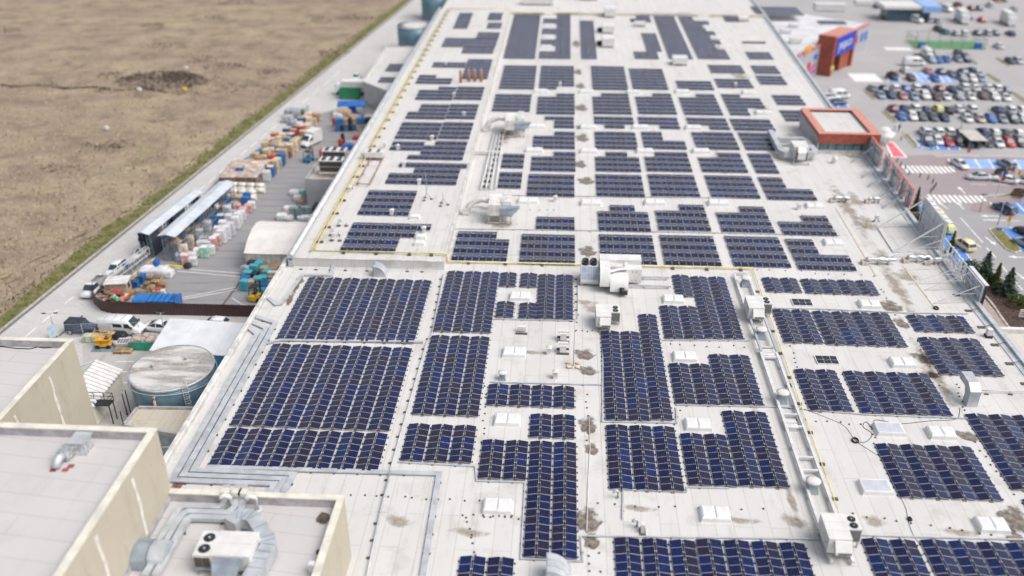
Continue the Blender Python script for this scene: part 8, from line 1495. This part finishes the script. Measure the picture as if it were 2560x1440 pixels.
def shrub(label, px, r, h, m, seed, n=700):
    t = thing('shrub', label, 'shrub', P(*px, 0) + Vector((0, 0, .05)), 0); q = MB(); r2 = random.Random(seed); st_ = MB()
    for k in range(6): a = k; st_.bar((0, 0, 0), (r * .5 * math.cos(a), r * .5 * math.sin(a), h * .6), .04)
    st_.build('stem', M_bark, t)
    for k in range(n):
        a, u = r2.uniform(0, 6.283), r2.uniform(-.35, 1); w_ = math.sqrt(max(0, 1 - u * u)); rad = (.72 + .32 * r2.random()) * (1 + .12 * math.sin(3 * a + seed) + .1 * math.sin(5 * u * 3)); p = Vector((r * rad * w_ * math.cos(a), r * rad * w_ * math.sin(a), h * .38 + h * .58 * u * rad)); nrm = Vector((r2.uniform(-1, 1), r2.uniform(-1, 1), r2.uniform(-1, 1))).normalized(); e = nrm.orthogonal().normalized(); g = nrm.cross(e); s = .16 * r2.uniform(.5, 1.1)
        q.add([p - e * s, p + g * s * .6, p + e * s, p - g * s * .6], [(0, 1, 2, 3)])
    q.build('crown', m, t)
for a in [('broad dark spruce at the near end of the taxi bays', (2456, 700), 4.9, 1.9, M_spr, 2600, 1), ('broad dark spruce nearest to the picture edge', (2514, 737), 4.6, 1.8, M_spr, 2600, 2), ('narrow olive conifer between the two broad spruces', (2487, 712), 3.7, .85, M_yew, 1300, 3), ('tallest slim olive conifer by the farthest taxi', (2286, 528), 4.6, .8, M_yew, 1300, 4), ('thin olive conifer beside the yellow taxi', (2306, 546), 3.9, .5, M_yew, 900, 5), ('dark columnar conifer right beside the yellow taxi', (2318, 556), 4.3, .95, M_spr, 1600, 6), ('small dark conifer in front of the lime taxi', (2352, 596), 3.2, .6, M_spr, 800, 7), ('olive conifer at the rear of the cream taxi', (2374, 633), 4.0, .6, M_yew, 1000, 8)]: conifer(*a)
for a in [('round green shrub at the end of the word on the taxi bay', (2424, 676), 1.15, 1.7, M_shr, 1), ('low green shrub between spruce and narrow conifer', (2472, 704), 1.0, 1.3, M_shr, 2), ('small green shrub left of the nearest spruce', (2492, 724), .8, 1.2, M_shr, 3), ('tiny round shrub in front of the nearest spruce', (2528, 738), .7, .9, M_shr, 4), ('large round green shrub at the right edge', (2543, 765), 1.4, 1.7, M_shr, 5), ('yellow shrub cut by the right edge', (2562, 762), .8, 1.2, M_shy, 6), ('round brown shrub on the grass tip by the flag poles', (2546, 492), 1.2, 1.6, M_shb, 7), ('round brown shrub beside the turning white saloon', (2500, 440), 1.1, 1.5, M_shb, 8), ('dark bush at the tip of the seventh parking row', (2228, 196), 1.6, 1.8, M_shb, 9), ('dark bush beside the white van of the ninth row', (2290, 150), 1.4, 1.6, M_shb, 10), ('green shrub hiding behind the tall slim conifer', (2300, 556), .9, 1.2, M_shr, 11)]: shrub(*a)
# ---- bollards, flags, lamps, signs
q = MB(); q.tube([(0, 0, 0), (0, 0, .75), (0, 0, .95), (0, 0, 1.0)], [.1, .1, .09, .03], 8); BOL = q.mesh('bollard', [M_trim])
for px in [(2242, 406), (2251, 416), (2271, 438), (2299, 444), (2319, 450), (2331, 459), (2338, 468), (2332, 476), (2326, 483), (2299, 512), (2262, 424), (2222, 396)]: tag(put('bollard', BOL, None, P(*px, 0) + Vector((0, 0, .045))), 'short black bollard on the rose paving between the zebra crossings', 'bollard', 'black bollards on the rose paving')
def flag(label, px, h, c1, c2):
    t = thing('flag_pole', label, 'flag', P(*px, 0)); q = MB(); q.tube([(0, 0, 0), (0, 0, h)], .05, 6); q.build('pole', M_galv, t)
    for z0, z1, m in ((h - 1.0, h - .05, c1), (h - 1.9, h - 1.01, c2)): q = MB(); q.loft([[(.06 + .2 * k, .06 * math.sin(k * 1.5) - .012, z) for z in (z0, z1)] + [(.06 + .2 * k, .06 * math.sin(k * 1.5) + .012, z) for z in (z1, z0)] for k in range(4)], 0); q.build('banner', m, t)
flag('flag pole with a blue and red banner by the grass tip', (2491, 486), 4.6, M_bluet, M_redg); flag('flag pole with an amber and white banner by the turning cars', (2530, 475), 4.0, MC['sign_amber'], M_unit); flag('amber and white banner on the near grass island', (2503, 597), 4.2, MC['sign_amber'], M_unit)
t = thing('parking_sign', 'blue sign on a post at the tip of the near grass island', 'sign', P(2501, 595, 0) + Vector((-.6, 0, .17))); MB().cyl((0, 0), .04, 0, 1.7, 6).build('post', M_galv, t); q = MB(); q.box(-.4, .4, -.03, .03, 1.2, 1.7); q.build('plate', M_bluet, t)
lamp('thin lamp pole by the arrow on the drive', (2494, 562), 4.0, arm=.5); lamp('thin lamp pole on the pink island', (2449, 530), 3.2, arm=.3); lamp('tall lamp pole between the third and second rows', (2402, 320), 5, arm=.8); lamp('lamp pole at the left end of the nearest row', (2300, 372), 4.5, arm=.8)
t = thing('round_sign', 'red round road sign beside the first blue bay', 'sign', P(2415, 405, 0)); MB().cyl((0, 0), .04, 0, 2.2, 6).build('post', M_galv, t); q = MB(); n = 12; q.loft([[(.4 * math.cos(2 * math.pi * i / n), yy, 2.3 + .4 * math.sin(2 * math.pi * i / n)) for i in range(n)] for yy in (-.02, .02)], 0); q.build('disc', M_redg, t)
t = thing('price_board', 'small white and red board in the hedge at the right edge', 'board', P(2560, 800, 0)); q = MB(); q.box(-.9, .9, -.05, .05, .5, 1.7); q.build('panel', M_unit, t); q = MB(); [q.box(-.7, .7, -.07, -.051, z, z + .14) for z in (.8, 1.15)]; q.build('red_stripe', M_redg, t); q = MB(); [q.box(x - .04, x + .04, -.04, .04, 0, .5) for x in (-.7, .7)]; q.build('leg', M_galvd, t)
# ---- people
M_skin = mat('skin', (.50, .32, .24), .6); M_hair = mat('dark_hair', (.03, .022, .018), .8)
def person(label, px, top, legs, rz=0, step=.16, hold=None):
    t = thing('person', label, 'person', P(*px, 0) + Vector((0, 0, .06)), rz)
    V = [(0, 0, .93), (0, 0, 1.15), (0, 0, 1.38), (0, 0, 1.50), (0, .01, 1.62), (0, .01, 1.74), (.19, 0, 1.40), (.24, .02, 1.12), (.23, .14, .90), (-.19, 0, 1.40), (-.24, -.02, 1.12), (-.23, .10, .92), (.10, 0, .88), (.11, step * .6, .48), (.11, step - .1, .07), (.11, step + .12, .04), (-.10, 0, .88), (-.11, -step * .2, .48), (-.11, -step, .08), (-.11, -step + .2, .04)]
    E_ = [(0, 1), (1, 2), (2, 3), (3, 4), (4, 5), (2, 6), (6, 7), (7, 8), (2, 9), (9, 10), (10, 11), (0, 12), (12, 13), (13, 14), (14, 15), (0, 16), (16, 17), (17, 18), (18, 19)]
    rad = [.15, .145, .15, .06, .10, .085, .07, .05, .035, .07, .05, .035, .10, .075, .05, .04, .10, .075, .05, .04]
    me = bpy.data.meshes.new('body'); me.from_pydata(V, E_, []); o = bpy.data.objects.new('body', me); COL.objects.link(o); o.parent = t; sk = o.modifiers.new('skin', 'SKIN'); 
    for i, v in enumerate(me.skin_vertices[0].data): v.radius = (rad[i], rad[i] * .85); v.use_root = (i == 0)
    o.modifiers.new('sub', 'SUBSURF').levels = 1; bpy.context.view_layer.update(); m2 = bpy.data.meshes.new_from_object(o.evaluated_get(bpy.context.evaluated_depsgraph_get())); o.modifiers.clear(); o.data = m2; m2.materials.clear(); [m2.materials.append(m) for m in (M_skin, top, legs, M_trim)]
    for p_ in m2.polygons: z = p_.center.z; p_.material_index = 3 if z < .1 else 2 if z < .95 else 1 if (z < 1.5 and not (abs(p_.center.x) > .2 and z < .97)) else 0; p_.use_smooth = True
    q = MB(); n = 10; q.loft([[(r * math.cos(2 * math.pi * i / n), .0 + r * math.sin(2 * math.pi * i / n) - .015, z) for i in range(n)] for r, z in ((.115, 1.66), (.125, 1.74), (.10, 1.81), (.03, 1.845))], 0, True, True); q.build('hair', M_hair, t); return t
for a in [('person in a pale coat walking beside the grey estate', (2513, 437), M_creamg, M_trim, 1.2), ('person in a magenta top with dark trousers behind the brown shrub', (2531, 434), MC['sign_magenta'], M_trim, 2.0), ('person in a dark jacket and blue jeans by the pink island', (2551, 505), M_trim, M_bluef, .5), ('person in dark clothes standing by the parasols', (2246, 330), M_blackg, M_trim, 0), ('person in a light top pushing past the red bay', (2252, 352), M_creamg, M_blackg, 1), ('person in pale clothes near the parasols, left of the dark figure', (2236, 326), M_wrap, M_bluef, .4), ('person in green on the drive in front of the nearest parking row', (2332, 376), M_greeng, M_wrap, .8)]: person(*a)
